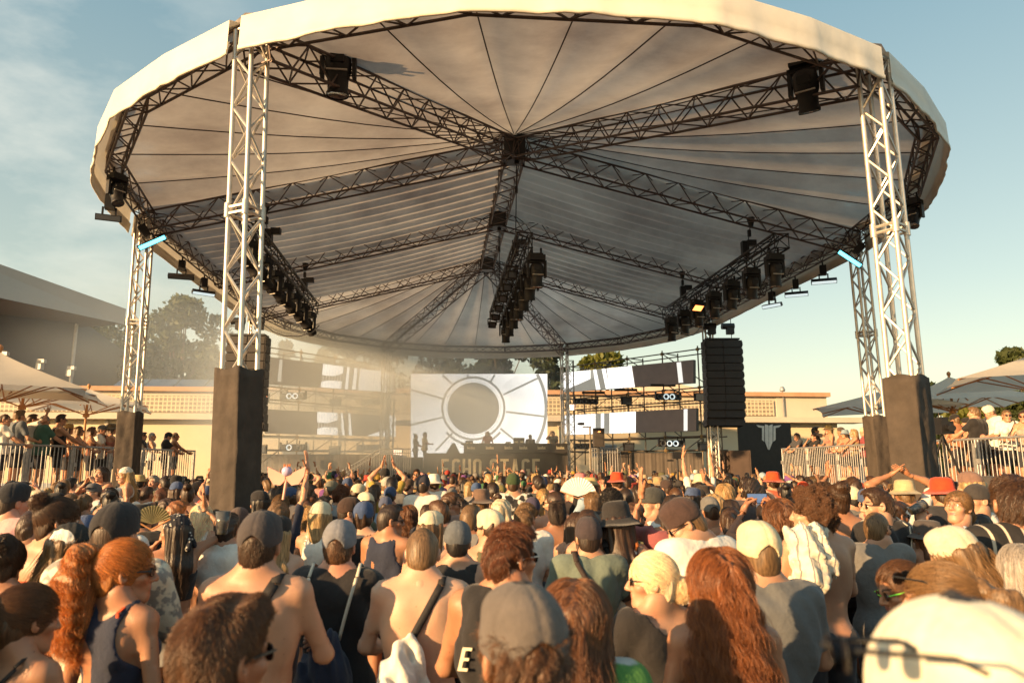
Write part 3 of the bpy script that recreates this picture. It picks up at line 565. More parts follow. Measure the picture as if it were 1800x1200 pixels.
moving_head(eave(1, 0.15) + Vector((0.1, 0.1, 0)), -0.4, 'dark lamp under the left rim of the canopy', 'lamps under the canopy rim', 0.8, 1.0); strip(eave(1, 0.02) + Vector((.1, 0, -.35)), 'dark unlit strip lamp under the left rim of the canopy', 0.4, M_lens, 0.3, 0.42)
moving_head(eave(7, 0.85) + Vector((-.1, 0.1, 0)), -0.4, 'dark lamp under the right rim of the canopy', 'lamps under the canopy rim', 0.8, -1.0)
# loose cables swinging from the trusses
def cable(px, label, r=0.014):
    P = [at(*q) for q in px]; o = MB(); o.path(P, r, 6); b = o.build('cable', M_black); tag(b, label, 'cable')
cable([(561, 572, 19.5), (548, 585, 20), (525, 591, 20.5), (500, 590, 21), (480, 583, 21.5), (463, 570, 22)], 'black cable sagging from the truss end beside the front column')
cable([(1195, 580, 20), (1205, 589, 20.5), (1218, 589, 21), (1228, 580, 21.5), (1234, 565, 22)], 'black cable sagging from the truss end beside the speaker array')
# ------------------------------------------------------------------ speakers
def line_array(px0, px1, ptop, pbot, Y, label, n=11):
    a = at((px0 + px1) / 2, ptop, Y); b = at((px0 + px1) / 2, pbot, Y); w = (px1 - px0) / FPX * Y; root = empty('line_array', (a.x, a.y, b.z)); tag(root, label, 'speaker array', 'hanging speaker arrays')
    H = a.z - b.z; hh = H / n; M_box = M_blackp
    for k in range(n):
        z1 = H - k * hh; t = 0.0 if k < 7 else (k - 6) * 0.035; R = Matrix.Rotation(-t, 4, 'X'); yb = 0.0 if k < 7 else 0.012 * (k - 6) ** 2
        m = MB(); m.box((0, 0.30 + yb, z1 - hh / 2), (w, 0.55, hh * 0.93), R); m.box((0, 0.02 + yb, z1 - hh / 2), (w * 0.94, 0.02, hh * 0.86), R); m.box((0, 0.004 + yb, z1 - hh / 2), (0.05, 0.03, hh * 0.86), R)
        for s in (-1, 1): m.box((s * (w / 2 + 0.01), 0.1 + yb, z1 - hh / 2), (0.03, 0.12, hh * 0.5)); m.box((s * w / 4, 0.005 + yb, z1 - hh * 0.88), (0.06, 0.02, 0.03))
        m.build('speaker_box', mat('speaker_black', (0.02, 0.015, 0.014), 0.55, 0, 0.3, 5, bump=0.1), root)
    m = MB(); m.box((0, 0.3, H + 0.05), (w * 0.9, 0.5, 0.06)); top = H + 0.9
    for s in (-1, 1):
        m.tube((s * w * 0.28, 0.25, H + 0.05), (s * w * 0.28, 0.25, H + 2.2), 0.014, 6); m.box((s * w * 0.25, 0.25, H + 0.42), (0.26, 0.2, 0.34)); m.tube((s * w * .25 - .3, .25, H + .55), (s * w * .25 + .15, .25, H + .55), 0.12, 10)
    m.build('hoist', M_black, root); return root
line_array(1239, 1305, 597, 748, 25.5, 'tall black hanging line array right of the stage screens')
line_array(398, 468, 590, 755, 23.0, 'dark hanging line array seen through the front lattice column')
def sub(px0, px1, p0, p1, Y, label):
    a = at(px0, p1, Y); b = at(px1, p0, Y); root = empty('subwoofer_stack', ((a.x + b.x) / 2, Y, 0), (0, 0, -0.25)); w = b.x - a.x; h = b.z; tag(root, label, 'subwoofer', 'subwoofers right of the stage')
    for k in range(2):
        m = MB(); z0 = k * h / 2; m.bbox((-w / 2, 0, z0 + 0.005), (w / 2, 1.0, z0 + h / 2 - 0.005)); m.bbox((-w / 2 + 0.05, -0.012, z0 + 0.06), (w / 2 - 0.05, 0.0, z0 + h / 2 - 0.06)); m.bbox((-w / 2 + .02, -0.03, z0 + h / 4 - .03), (-w / 2 + .05, 0, z0 + h / 4 + .03)); m.build('speaker_box', mat('speaker_brown', (0.07, 0.045, 0.035), 0.6, 0, 0.25, 4), root)
sub(1246, 1281, 792, 840, 26.5, 'brown black subwoofer stack nearest the stage steps'); sub(1286, 1318, 791, 840, 26.0, 'brown black subwoofer stack beside the black logo banner')
# ------------------------------------------------------------------ stage
YS = 31.0
def sx(px, Y): return (px - PPX) / FPX * Y / 1.0
def z_at(py, Y): return at(PPX, py, Y).z
def X(px, py, Y): return at(px, py, Y).x
stage = empty('stage', (0, YS, 0)); tag(stage, 'dark raised stage with a long front board', 'stage')
def spart(m, name, M, label=None, parent=None):
    m.v = [tuple(Vector(v) - stage.location) for v in m.v]; o = m.build(name, M, parent or stage)
    if label: o['label'] = label
    return o
xa, xb = X(690, 800, YS), X(998, 800, YS); ZD = 1.75
m = MB(); m.bbox((xa, YS + 0.05, 0), (xb, YS + 7, ZD)); spart(m, 'deck', M_deck)
m = MB(); m.bbox((X(745, 800, YS), YS - 0.05, 0), (xb, YS + 0.05, z_at(796, YS))); board = spart(m, 'front_board', M_scrim, 'grey board with the words ECHO STAGE')
m = MB(); m.bbox((xa, YS - 0.02, 0), (X(744, 800, YS), YS + 0.05, z_at(803, YS))); m.bbox((X(708, 800, YS), YS - 0.25, 0), (X(742, 800, YS), YS - 0.03, z_at(805, YS))); spart(m, 'side_board', M_deck)
for px0, px1, nm in ((448, 690, 'l'), (1088, 1236, 'r')):
    m = MB(); Y_ = 29.5; x0, x1 = X(px0, 800, Y_), X(px1, 800, Y_); m.bbox((x0, Y_, 0), (x1, Y_ + 5, z_at(798 if nm == 'l' else 795, Y_))); spart(m, 'wing_deck', M_deck)
    m = MB(); V = []; n = 60; zt = z_at(799 if nm == 'l' else 796, Y_)
    for i in range(n + 1):
        for j in range(5): V.append((x0 + (x1 - x0) * i / n, Y_ - 0.04 - 0.03 * math.sin(i * 0.9) * (1 - j / 6) - 0.02 * math.sin(i * 2.3), zt * j / 4))
    m.add(V, [(i * 5 + j, (i + 1) * 5 + j, (i + 1) * 5 + j + 1, i * 5 + j + 1) for i in range(n) for j in range(4)], 0, True); spart(m, 'skirt', M_scrim)
# lettering: condensed block capitals
def ring_poly(x0, x1, y0, y1, t, a0=None, a1=None, r=None):
    """outline of a rounded frame with stroke t between two angles; returns quads"""
    r = r or (x1 - x0) / 2; cx = (x0 + x1) / 2; Q = []; ang = []
    A0, A1 = (0, 360) if a0 is None else (a0, a1); n = 40
    def pt(a, inset):
        rr_ = r - inset; c, s = math.cos(math.radians(a)), math.sin(math.radians(a))
        e = 2.6; k = (abs(c) ** e + abs(s) ** e) ** (-1 / e); xx = cx + rr_ * c * k; hh = (y1 - y0) / 2
        return (xx, (y0 + y1) / 2 + (hh - r) * (1 if s > 0.02 else -1 if s < -0.02 else s * 50) + rr_ * s * k)
    for i in range(n):
        b0, b1 = A0 + (A1 - A0) * i / n, A0 + (A1 - A0) * (i + 1) / n; Q.append([pt(b0, 0), pt(b1, 0), pt(b1, t), pt(b0, t)])
    return Q
def R4(x0, y0, x1, y1): return [[(x0, y0), (x1, y0), (x1, y1), (x0, y1)]]
def glyph(ch, w=0.42, t=0.135):
    if ch == 'E': return R4(0, 0, t, 1) + R4(t, 0, w * .9, t * .9) + R4(t, 1 - t * .9, w * .9, 1) + R4(t, .5 - t * .42, w * .82, .5 + t * .42)
    if ch == 'H': return R4(0, 0, t, 1) + R4(w - t, 0, w, 1) + R4(t, .5 - t * .45, w - t, .5 + t * .45)
    if ch == 'T': return R4(0, 1 - t * .9, w, 1) + R4(w / 2 - t / 2, 0, w / 2 + t / 2, 1 - t * .9)
    if ch == 'O': return ring_poly(0, w, 0, 1, t)
    if ch == 'C': return ring_poly(0, w, 0, 1, t, 20, 340)
    if ch == 'G': return ring_poly(0, w, 0, 1, t, 20, 350) + R4(w * .55, .40, w - t * 0, .5) + R4(w - t, .12, w, .42)
    if ch == 'A': return [[(0, 0), (t, 0), (w / 2 + t * .3, 1), (w / 2 - t * .5, 1)], [(w - t, 0), (w, 0), (w / 2 + t * .5, 1), (w / 2 - t * .3, 1)]] + R4(w * .26, .22, w * .74, .33)
    if ch == 'S':
        Q = [q for q in ring_poly(0, w, .42, 1, t, 25, 235)] + [q for q in ring_poly(0, w, 0, .58, t, -155, 55)]
        return Q + [[(0.02, .62), (t * .95, .72), (w - .03, .40), (w - t * 1.0, .30)]]
    return []
def lettering(text, x0, z0, h, Y, adv=0.53, space=0.3, name='lettering', parent=None, M=None, thick=0.012, skip=()):
    cx = x0
    for ch in text:
        if ch == ' ': cx += space * h; continue
        m = MB()
        for q in glyph(ch): m.prism([(cx + a * h, Y, z0 + b * h) for a, b in q], (0, -thick, 0))
        spart(m, 'letter', M or M_letter, None, parent); cx += adv * h
xt0, xt1 = X(776, 806, YS), X(950, 806, YS); hl = (xt1 - xt0) / (0.53 * 8 + .42 + 0.3)
lettering('ECHO STAGE', xt0, z_at(806, YS) - hl, hl, YS - 0.052, parent=board)
# DJ desk
xd0, xd1 = X(815, 790, YS - .4), X(998, 790, YS - .4); zt, zb = z_at(781, YS - .4), z_at(796, YS - .4)
m = MB(); m.bbox((xd0, YS - 0.35, zb), (xd1, YS + 0.7, zt)); m.bbox((xd0 - 0.12, YS - 0.42, zt), (xd1, YS + 0.75, zt + 0.05)); desk = m.build('dj_desk', M_deck); tag(desk, 'long dark DJ desk with six small cream logos', 'desk')
for px in (828, 861, 894, 920, 952, 985):
    m = MB(); c = at(px, 787, YS - .36); rr = random.Random(px)
    for k in range(9):
        hgt = 0.13 if k in (0, 5) else 0.09; m.bbox((c.x - 0.17 + k * 0.038, c.y - 0.008 + 0.0, c.z - 0.05), (c.x - 0.17 + k * 0.038 + 0.027, c.y + 0.03, c.z - 0.05 + hgt))
        m.bbox((c.x - 0.17 + k * 0.038, c.y - 0.007, c.z - 0.05 + (0.06 if k % 2 else 0.0)), (c.x - 0.17 + k * 0.038 + 0.038, c.y + 0.03, c.z - 0.028 + (0.06 if k % 2 else 0.0)))
    m.build('logo', M_letter, desk)
def gear(px0, px1, p0, p1, Y, label, cat='equipment', name='mixer_case', peak=False):
    a, b = at(px0, p1, Y), at(px1, p0, Y); root = empty(name, ((a.x + b.x) / 2, Y, a.z)); tag(root, label, cat); w, h = b.x - a.x, b.z - a.z; m = MB()
    if peak: m.prism([(-w / 2, 0, 0), (w / 2, 0, 0), (w * .12, 0, h), (-w * .02, 0, h)], (0, 0.6, 0)); m.build('housing', M_deck, root)
    else: m.bbox((-w / 2, 0, 0), (w / 2, 0.5, h)); m.build('housing', M_deck, root); m = MB(); m.bbox((-w * .42, -0.02, h * .25), (-w * .1, 0, h * .5)); m.bbox((w * .1, -0.02, h * .25), (w * .4, 0, h * .5)); m.build('label_plate', M_letter, root)
gear(903, 922, 769, 781, YS - .2, 'dark equipment case standing on the DJ desk'); gear(783, 808, 778, 797, YS + .4, 'wedge shaped dark monitor speaker left of the DJ desk', 'speaker', 'stage_monitor', True)
gear(818, 831, 774, 781, YS - .1, 'small dark rounded player on the left end of the desk'); gear(889, 898, 776, 781, YS - .1, 'small dark box in the middle of the desk')
# ------------------------------------------------------------------ LED screens
M_scr = mat('screen_white', (0.3, 0.3, 0.3), 0.4, emit=(1.0, 0.97, 0.90), estr=0.78, var=0.0)
M_scr2 = mat('screen_rib', (0.3, 0.3, 0.3), 0.4, emit=(0.90, 0.87, 0.80), estr=0.52, var=0.0)
M_scg = mat('screen_grey', (0.2, 0.2, 0.2), 0.4, emit=(0.46, 0.43, 0.36), estr=0.42, var=0.0)
M_scd = mat('screen_dark', (0.10, 0.068, 0.045), 0.5, 0, 0.2, 3, emit=(0.10, 0.085, 0.075), estr=0.25)
M_scm = mat('screen_mid', (0.2, 0.2, 0.2), 0.4, emit=(0.36, 0.34, 0.28), estr=0.36, var=0.1)
def screen(P00, P10, P01, P11, label, draw, thick=0.16):
    """P00 bottom left, P10 bottom right, P01 top left, P11 top right"""
    c = (P00 + P10 + P01 + P11) / 4; root = empty('led_screen', c); tag(root, label, 'screen', 'screens behind the stage')
    P00, P10, P01, P11 = [p - c for p in (P00, P10, P01, P11)]; nrm = (P10 - P00).cross(P01 - P00).normalized()
    if nrm.y > 0: nrm = -nrm
    m = MB(); m.prism([P00 - nrm * 0.01, P10 - nrm * 0.01, P11 - nrm * 0.01, P01 - nrm * 0.01], -nrm * thick); m.build('cabinet', M_black, root)
    m = MB(); n_ = [0]
    def uv(u, v, k): return (P00.lerp(P10, u)).lerp(P01.lerp(P11, u), v) + nrm * (0.001 + 0.004 * k)
    def put(q, mi, k): m.add([uv(u, v, k) for u, v in q], [tuple(range(len(q)))], mi)
    draw(put); m.build('picture', [M_scr, M_scr2, M_scg, M_scd, M_scm], root); return root
def draw_main(put):
    W_, H_ = 240.0, 152.0
    def P(x, y): return ((x - 722) / W_, 1 - (y - 657) / H_)
    put([(0, 0), (1, 0), (1, 1), (0, 1)], 0, 0)
    cx, cy = 832, 718
    for k in range(26):                                          # faint ribs as rings of arc pieces
        R_ = 66 + k * 2.6
        for a in range(-38, 39, 4):
            a0, a1 = math.radians(a), math.radians(a + 4); q = [(cx + R_ * math.cos(a0) * 1.0, cy + R_ * math.sin(a0)), (cx + R_ * math.cos(a1), cy + R_ * math.sin(a1)), (cx + (R_ + .9) * math.cos(a1), cy + (R_ + .9) * math.sin(a1)), (cx + (R_ + .9) * math.cos(a0), cy + (R_ + .9) * math.sin(a0))]
            if all(722 < x < 962 and 657 < y < 809 for x, y in q): put([P(*z) for z in q], 1, 1)
    def arc(R0, R1, mi, k, A0=0, A1=360, n=64, ox=0, oy=0, sq=1.0):
        for i in range(n):
            a0, a1 = math.radians(A0 + (A1 - A0) * i / n), math.radians(A0 + (A1 - A0) * (i + 1) / n)
            q = [(cx + ox + R_ * math.cos(a), cy + oy + R_ * sq * math.sin(a)) for R_, a in ((R0, a0), (R0, a1), (R1, a1), (R1, a0))]
            q = [(min(962, max(722, x)), min(809, max(657, y))) for x, y in q]; put([P(*z) for z in q], mi, k)
    def z4(x, y): return (700 + x / 5.625, 630 + y / 5.625)
    for a, b in (((440, 400), (125, 310)), ((440, 585), (125, 660)), ((530, 250), (440, 165)), ((690, 195), (685, 160)), ((910, 235), (955, 160)), ((1040, 360), (1380, 195)), ((1065, 530), (1470, 580)), ((1010, 695), (1130, 790)), ((540, 735), (370, 910)), ((1130, 790), (1190, 850))):
        a, b = z4(*a), z4(*b); d = Vector((b[0] - a[0], b[1] - a[1])).normalized(); nx, ny = -d.y * 1.7, d.x * 1.7
        put([P(min(962, max(722, x)), min(809, max(657, y))) for x, y in ((a[0] + nx, a[1] + ny), (b[0] + nx, b[1] + ny), (b[0] - nx, b[1] - ny), (a[0] - nx, a[1] - ny))], 2, 2)
    arc(122, 127.5, 2, 3, -29, 38, 30, 3, 0)
    arc(52, 56.5, 2, 4); arc(44, 52.5, 0, 5); arc(47.5, 48.4, 1, 6); arc(0.01, 45.5, 4, 7); arc(60, 64, 2, 8, 40, 140, 24, 0, 2)
screen(at(722, 809, 34), at(962, 809, 34), at(722, 657, 34), at(962, 657, 34), 'big central screen showing a grey disc with white spokes', draw_main)
def ribs(put, u0, u1, k, n, sl=0.0, v0=0.0, v1=1.0):
    put([(u0, v0), (u1, v0), (u1 + sl, v1), (u0 + sl, v1)], 0, k)
    for i in range(n):
        a = u0 + (u1 - u0) * (i + 0.35) / n; b = a + (u1 - u0) * 0.22 / n; put([(a, v0), (b, v0), (b + sl, v1), (a + sl, v1)], 1, k + 1)
def dr_ur(put):
    put([(0, 0), (1, 0), (1, 1), (0, 1)], 3, 0); put([(0.0, 0), (.32, 0), (.26, 1), (0, 1)], 2, 1); ribs(put, 0.0, 0.24, 2, 9); put([(0.0, 0.0), (.30, 0), (.27, .62), (0.0, .06)], 4, 4)
    put([(.29, 0), (.325, 0), (.29, 1), (.265, 1)], 0, 5); put([(.325, 0), (.37, 0), (.335, 1), (.29, 1)], 4, 5); put([(.37, 0), (.40, 0), (.365, 1), (.335, 1)], 0, 5); ribs(put, .40, .595, 6, 8, -.025); put([(.905, .05), (.935, .05), (.92, .95), (.89, .95)], 1, 5)
def dr_lr(put):
    put([(0, 0), (1, 0), (1, 1), (0, 1)], 3, 0); ribs(put, 0.005, 0.27, 1, 10); put([(.27, 0), (.315, 0), (.315, 1), (.27, 1)], 4, 3); put([(.315, 0), (.34, 0), (.34, 1), (.315, 1)], 0, 3); put([(.34, 0), (.385, 0), (.385, 1), (.34, 1)], 4, 3); ribs(put, .385, .585, 4, 8); put([(.92, .02), (.945, .02), (.945, .98), (.92, .98)], 1, 4)
def dr_ul(put):
    put([(0, 0), (1, 0), (1, 1), (0, 1)], 3, 0); ribs(put, .36, .52, 1, 7, .02); put([(.52, 0), (.55, 0), (.56, 1), (.54, 1)], 4, 2); put([(.55, 0), (.575, 0), (.59, 1), (.57, 1)], 0, 2); put([(.575, 0), (.61, 0), (.62, 1), (.59, 1)], 4, 2); put([(.61, 0), (.64, 0), (.655, 1), (.63, 1)], 0, 2); put([(.64, 0), (.66, 0), (.68, 1), (.655, 1)], 4, 2); ribs(put, .66, .92, 3, 9, .02); put([(.92, 0), (.97, 0), (.98, 1), (.94, 1)], 2, 3); put([(.05, .1), (.075, .1), (.085, .95), (.065, .95)], 2, 3)
def dr_ll(put):
    put([(0, 0), (1, 0), (1, 1), (0, 1)], 3, 0); ribs(put, .345, .50, 1, 7); put([(.50, 0), (.535, 0), (.535, 1), (.50, 1)], 4, 2); put([(.535, 0), (.555, 0), (.54, 1), (.525, 1)], 0, 3); put([(.59, 0), (.615, 0), (.60, 1), (.585, 1)], 0, 3); put([(.74, 0), (.93, 0), (.92, .35)], 0, 3); put([(.955, 0), (1, 0), (1, 1), (.94, 1)], 0, 3); put([(.955, .45), (1, .55), (1, .68), (.95, .55)], 2, 4)
screen(at(990, 689, 34), at(1219, 673, 28.5), at(990, 655, 34), at(1219, 632, 28.5), 'upper right side screen with white ribs and a dark end', dr_ur)
screen(at(992, 764, 34), at(1224, 757, 28.5), at(992, 730, 34), at(1224, 717, 28.5), 'lower right side screen with a tan sunlit end', dr_lr)
screen(at(474, 674, 28), at(695, 690, 34), at(474, 627, 28), at(695, 656, 34), 'upper left side screen in the smoke with white ribs', dr_ul)
screen(at(470, 761, 28), at(695, 767, 34), at(470, 719, 28), at(695, 731, 34), 'lower left side screen in the smoke with a dark left end', dr_ll)
# ------------------------------------------------------------------ scaffold towers, bars of lamps
M_scaf = mat('scaffold_tube', (0.16, 0.13, 0.10), 0.5, 0.4, 0.3, 6)
def scaffold(A, B, label):
    root = empty('scaffold_frame', (A.x, A.y, 0)); tag(root, label, 'scaffold', 'scaffolds holding the side screens'); d = Vector((B.x - A.x, B.y - A.y, 0)); nrm = Vector((-d.y, d.x, 0)).normalized(); nrm = nrm if nrm.y > 0 else -nrm
    def q(u, z, b=0.35): v = d * u + nrm * b; return Vector((v.x, v.y, z))
    up = MB(); ho = MB(); di = MB(); U = (0, 0.24, 0.5, 0.76, 1.0)
    for u in U:
        for b in (0.35, 1.5): up.tube(q(u, 1.9, b), q(u, 6.75, b), 0.03, 8)
    for z in (2.5, 3.05, 4.5, 5.02, 6.6):
        for b in (0.30, 1.5): ho.tube(q(-0.06, z, b), q(1.06, z, b), 0.028, 8)
        for u in U: ho.tube(q(u, z + .05, 0.3), q(u, z + .05, 1.5), 0.024, 6)
    for a, b in zip(U, U[1:]):
        di.tube(q(a, 1.95, 0.4), q(b, 3.0, 0.4), 0.022, 6); di.tube(q(a, 4.45, 1.5), q(b, 3.1, 1.5), 0.022, 6); di.tube(q(a, 6.6, 0.4), q(b, 5.0, 1.5), 0.022, 6); di.tube(q(a, 4.5, .3), q((a + b) / 2, 5.02, .3), 0.016, 6); di.tube(q((a + b) / 2, 5.02, .3), q(b, 4.5, .3), 0.016, 6)
    up.build('upright', M_scaf, root); ho.build('ledger', M_scaf, root); di.build('brace', M_scaf, root)
    for u in U:
        for z in (2.5, 3.05, 4.5, 5.02, 6.6): m = MB(); m.box(q(u, z, 0.33), (0.11, 0.11, 0.11)); m.build('coupler', mat('brass_coupler', (0.35, 0.22, 0.07), 0.5, 0.4), root)
    return root
scaffold(at(474, 700, 28), at(695, 700, 34), 'scaffold behind the smoky left side screens'); scaffold(at(990, 700, 34), at(1222, 700, 28.5), 'scaffold behind the right side screens')
def tower(px, Y, w, z, label):
    p = at(px, 700, Y); m = MB(); root = empty('truss_tower', (p.x, p.y, 0)); tag(root, label, 'truss tower'); truss(m, (0, 0, 0), (0, 0, z), w, 0.025, 0.4, up=(1, 0, 0), rb=0.013); m.build('lattice', M_scaf, root); m = MB(); m.bbox((-.4, -.4, 0), (.4, .4, .05)); m.build('base', M_black, root)
tower(687, 33.5, 0.3, 5.0, 'thin lattice tower between the left screens and the main screen'); tower(1003, 33.4, 0.3, 6.8, 'thin lattice tower between the main screen and the right screens'); tower(1252, 26.3, 0.42, 4.0, 'pale lattice tower below the hanging line array')
def Yw(px): return (28 + (px - 474) / (695 - 474) * 6) if px < 800 else (34 - (px - 990) / (1222 - 990) * 5.5)
ROW = [(515, 697, 'bar', (1, 2)), (590, 705, 'fl', None), (655, 707, 'bar', ()), (459, 787, 'fl', None), (515, 787, 'bar', (1,)), (588, 789, 'fl', None), (648, 787, 'bar', ()), (699, 792, 'fl', M_warm),
       (1031, 706, 'bar', ()), (1101, 702, 'fl', None), (1175, 698, 'bar', (1, 2)), (1230, 695, 'fl', None), (1003, 713, 'fl', M_warm), (1105, 783, 'fl', None), (1181, 780, 'bar', (1, 2)), (1237, 782, 'fl', None), (1030, 785, 'bar', ()), (463, 697, 'fl', M_orange)]
WHERE = ['two lamps lit, between the left screens', 'square, between the left screens', 'hazy, at the inner end between the left screens', 'at the left end below the lower left screen', 'with one lit lamp below the lower left screen', 'square, below the middle of the lower left screen', 'beside the stair rail below the lower left screen', 'glowing warm white left of the main screen', 'unlit, between the right screens nearest the main screen', 'square, midway between the right screens', 'with two bright reflectors between the right screens', 'square, beside the line array', 'glowing warm right of the main screen', 'square, below the middle of the lower right screen', 'with bright reflectors below the lower right screen', 'square, below the line array', 'half hidden behind the stage speaker', 'glowing orange at the outer end of the left screens']
for (px, py, kd, lit), wh in zip(ROW, WHERE):
    Y = Yw(min(max(px, 474), 1222)) - 0.25; p = at(px, py, Y) + Vector((0, 0, 0.25)); rot = -0.7 if False else (math.atan2(6, 5.5) * -0.6 if px > 800 else math.atan2(6, 5.5) * 0.6)
    if px in (699, 1003): rot = 0
    if kd == 'bar': light_bar(p, 'black four lamp bar ' + wh, 'lamp bars on the scaffolds', -rot * .4, 4, lit)
    else: strobe(p, 'flood lamp ' + wh, 'flood lamps on the scaffolds', -rot * .4, 0.05, lit, 0.52, 0.32)
for px, py, w_ in ((1043, 690, 40), (1100, 685, 40), (1165, 677, 44)):
    Y = Yw(px) - 0.2; p = at(px, py, Y); m = MB(); m.box(p, (w_ / FPX * Y, 0.14, 0.10)); rr = m.build('batten_light', M_black); tag(rr, 'thin lamp batten under the upper right screen ' + {1043: 'at its inner end', 1100: 'in the middle', 1165: 'at its outer end'}[px], 'stage light', 'battens under the screens')
# stage furniture: stair, railings, speaker on a stand, camera post, banner
def rail(pts, Y, h, label, nb=14):
    P = [at(px, py, Y) for px, py in pts]; root = empty('stair_rail' if len(pts) == 2 and abs(pts[0][1] - pts[1][1]) > 5 else 'railing', P[0]); tag(root, label, 'railing'); o = P[0]; m = MB()
    for a, b in zip(P, P[1:]): m.tube(a - o, b - o, 0.025, 8); m.tube(a - o - Vector((0, 0, 0.16)), b - o - Vector((0, 0, 0.16)), 0.02, 8)
    m.build('handrail', M_steel, root); m = MB(); a, b = P[0], P[-1]
    for k in range(nb + 1):
        q = a.lerp(b, k / nb) - o; m.tube(q, q - Vector((0, 0, h)), 0.014, 6)
    m.build('bar', M_steel, root)
rail([(570, 846), (668, 789)], 28.6, 1.3, 'sloping pale stair rail climbing to the left of the stage', 20)
m = MB()
for k in range(9):
    q0 = at(570, 846, 28.8).lerp(at(668, 789, 28.8), k / 9); m.box(q0 + Vector((0, 0.5, -1.05)), (0.32, 1.0, 0.06))
sr = m.build('stair_flight', M_scaf); tag(sr, 'metal stair flight behind the sloping rail', 'stairs')
rail([(668, 789), (722, 789)], 29.2, 1.2, 'level railing at the top of the left stair', 14); rail([(1036, 788), (1090, 788)], 29.0, 1.35, 'pale barrier right of the DJ desk', 12)
p = at(1054, 790, 28.6); root = empty('stage_speaker', (p.x, p.y, 0)); tag(root, 'grey box speaker with a red lamp on a stand right of the desk', 'speaker'); m = MB(); zt = at(1054, 752, 28.6).z; m.bbox((-0.21, 0, zt - 0.75), (0.21, 0.4, zt)); m.bbox((-0.15, -0.012, zt - 0.68), (0.15, 0, zt - 0.12)); bx = m.build('cabinet', M_deck, root); m = MB(); m.bbox((-0.05, -0.02, zt - 0.17), (0.05, -0.013, zt - 0.13)); m.build('indicator', M_orange, bx); m = MB(); m.tube((0, 0.2, 0), (0, 0.2, zt - 0.75), 0.03, 8); m.build('stand', M_black, root)
p = at(1038, 800, 28.0); root = empty('camera_post', (p.x, p.y, 0)); tag(root, 'thin post with a small remote camera before the lower right screen', 'camera'); zt = at(1038, 750, 28).z; m = MB(); m.tube((0, 0, 0), (0, 0, zt), 0.035, 8); m.box((-0.12, 0, zt), (0.34, 0.05, 0.05)); m.build('post', M_scaf, root); m = MB(); m.box((-0.32, 0, zt + 0.12), (0.2, 0.12, 0.10)); m.tube((-0.38, 0, zt + 0.12), (-0.48, -0.04, zt + 0.12), 0.04, 8); m.build('camera_head', M_black, root)
p = at(1190, 800, 17.0); root = empty('pole_camera', (p.x, p.y, 0)); tag(root, 'black device on a tall black pole standing in the crowd', 'camera'); zt = at(1190, 806, 17).z; m = MB(); m.tube((0, 0, 0), (0, 0, zt), 0.028, 8); m.tube((0, 0, 0), (0.35, -.3, 0), .02, 6); m.tube((0, 0, 0.0), (-.35, -.2, 0), .02, 6); m.build('pole', M_black, root); m = MB(); m.box((0, 0, zt + 0.08), (0.2, 0.12, 0.16)); m.box((-0.16, 0, zt - .04), (0.14, .05, .04)); m.build('device', M_black, root)
m = MB(); a, b = at(1299, 803, 33), at(1389, 744, 33); m.box(((a.x + b.x) / 2, 33, b.z / 2 + a.z / 2 - 0.6), (b.x - a.x, 0.06, b.z - a.z + 1.2)); ban = m.build('black_banner', M_black); tag(ban, 'black banner with a white winged emblem beside the subwoofers', 'banner')
def e_(x, y): q = at(1200 + x / 3.0, 400 + y / 3.0, 32.95); return (q.x, q.y - 0.0, q.z)
m = MB()
for s in (-1, 1):
    f = lambda x: 454 + s * (x - 454)
    for poly in ([(460, 1040), (474, 1036), (474, 1128), (458, 1170), (455, 1170), (455, 1045)], [(478, 1045), (520, 1040), (508, 1052), (490, 1055), (490, 1118), (478, 1128)]):
        m.prism([e_(f(x), y) for x, y in (poly if s > 0 else poly[::-1])], (0, -0.01, 0))
m2 = m.build('emblem', mat('white_print', (0.75, 0.72, 0.66), 0.7), ban)
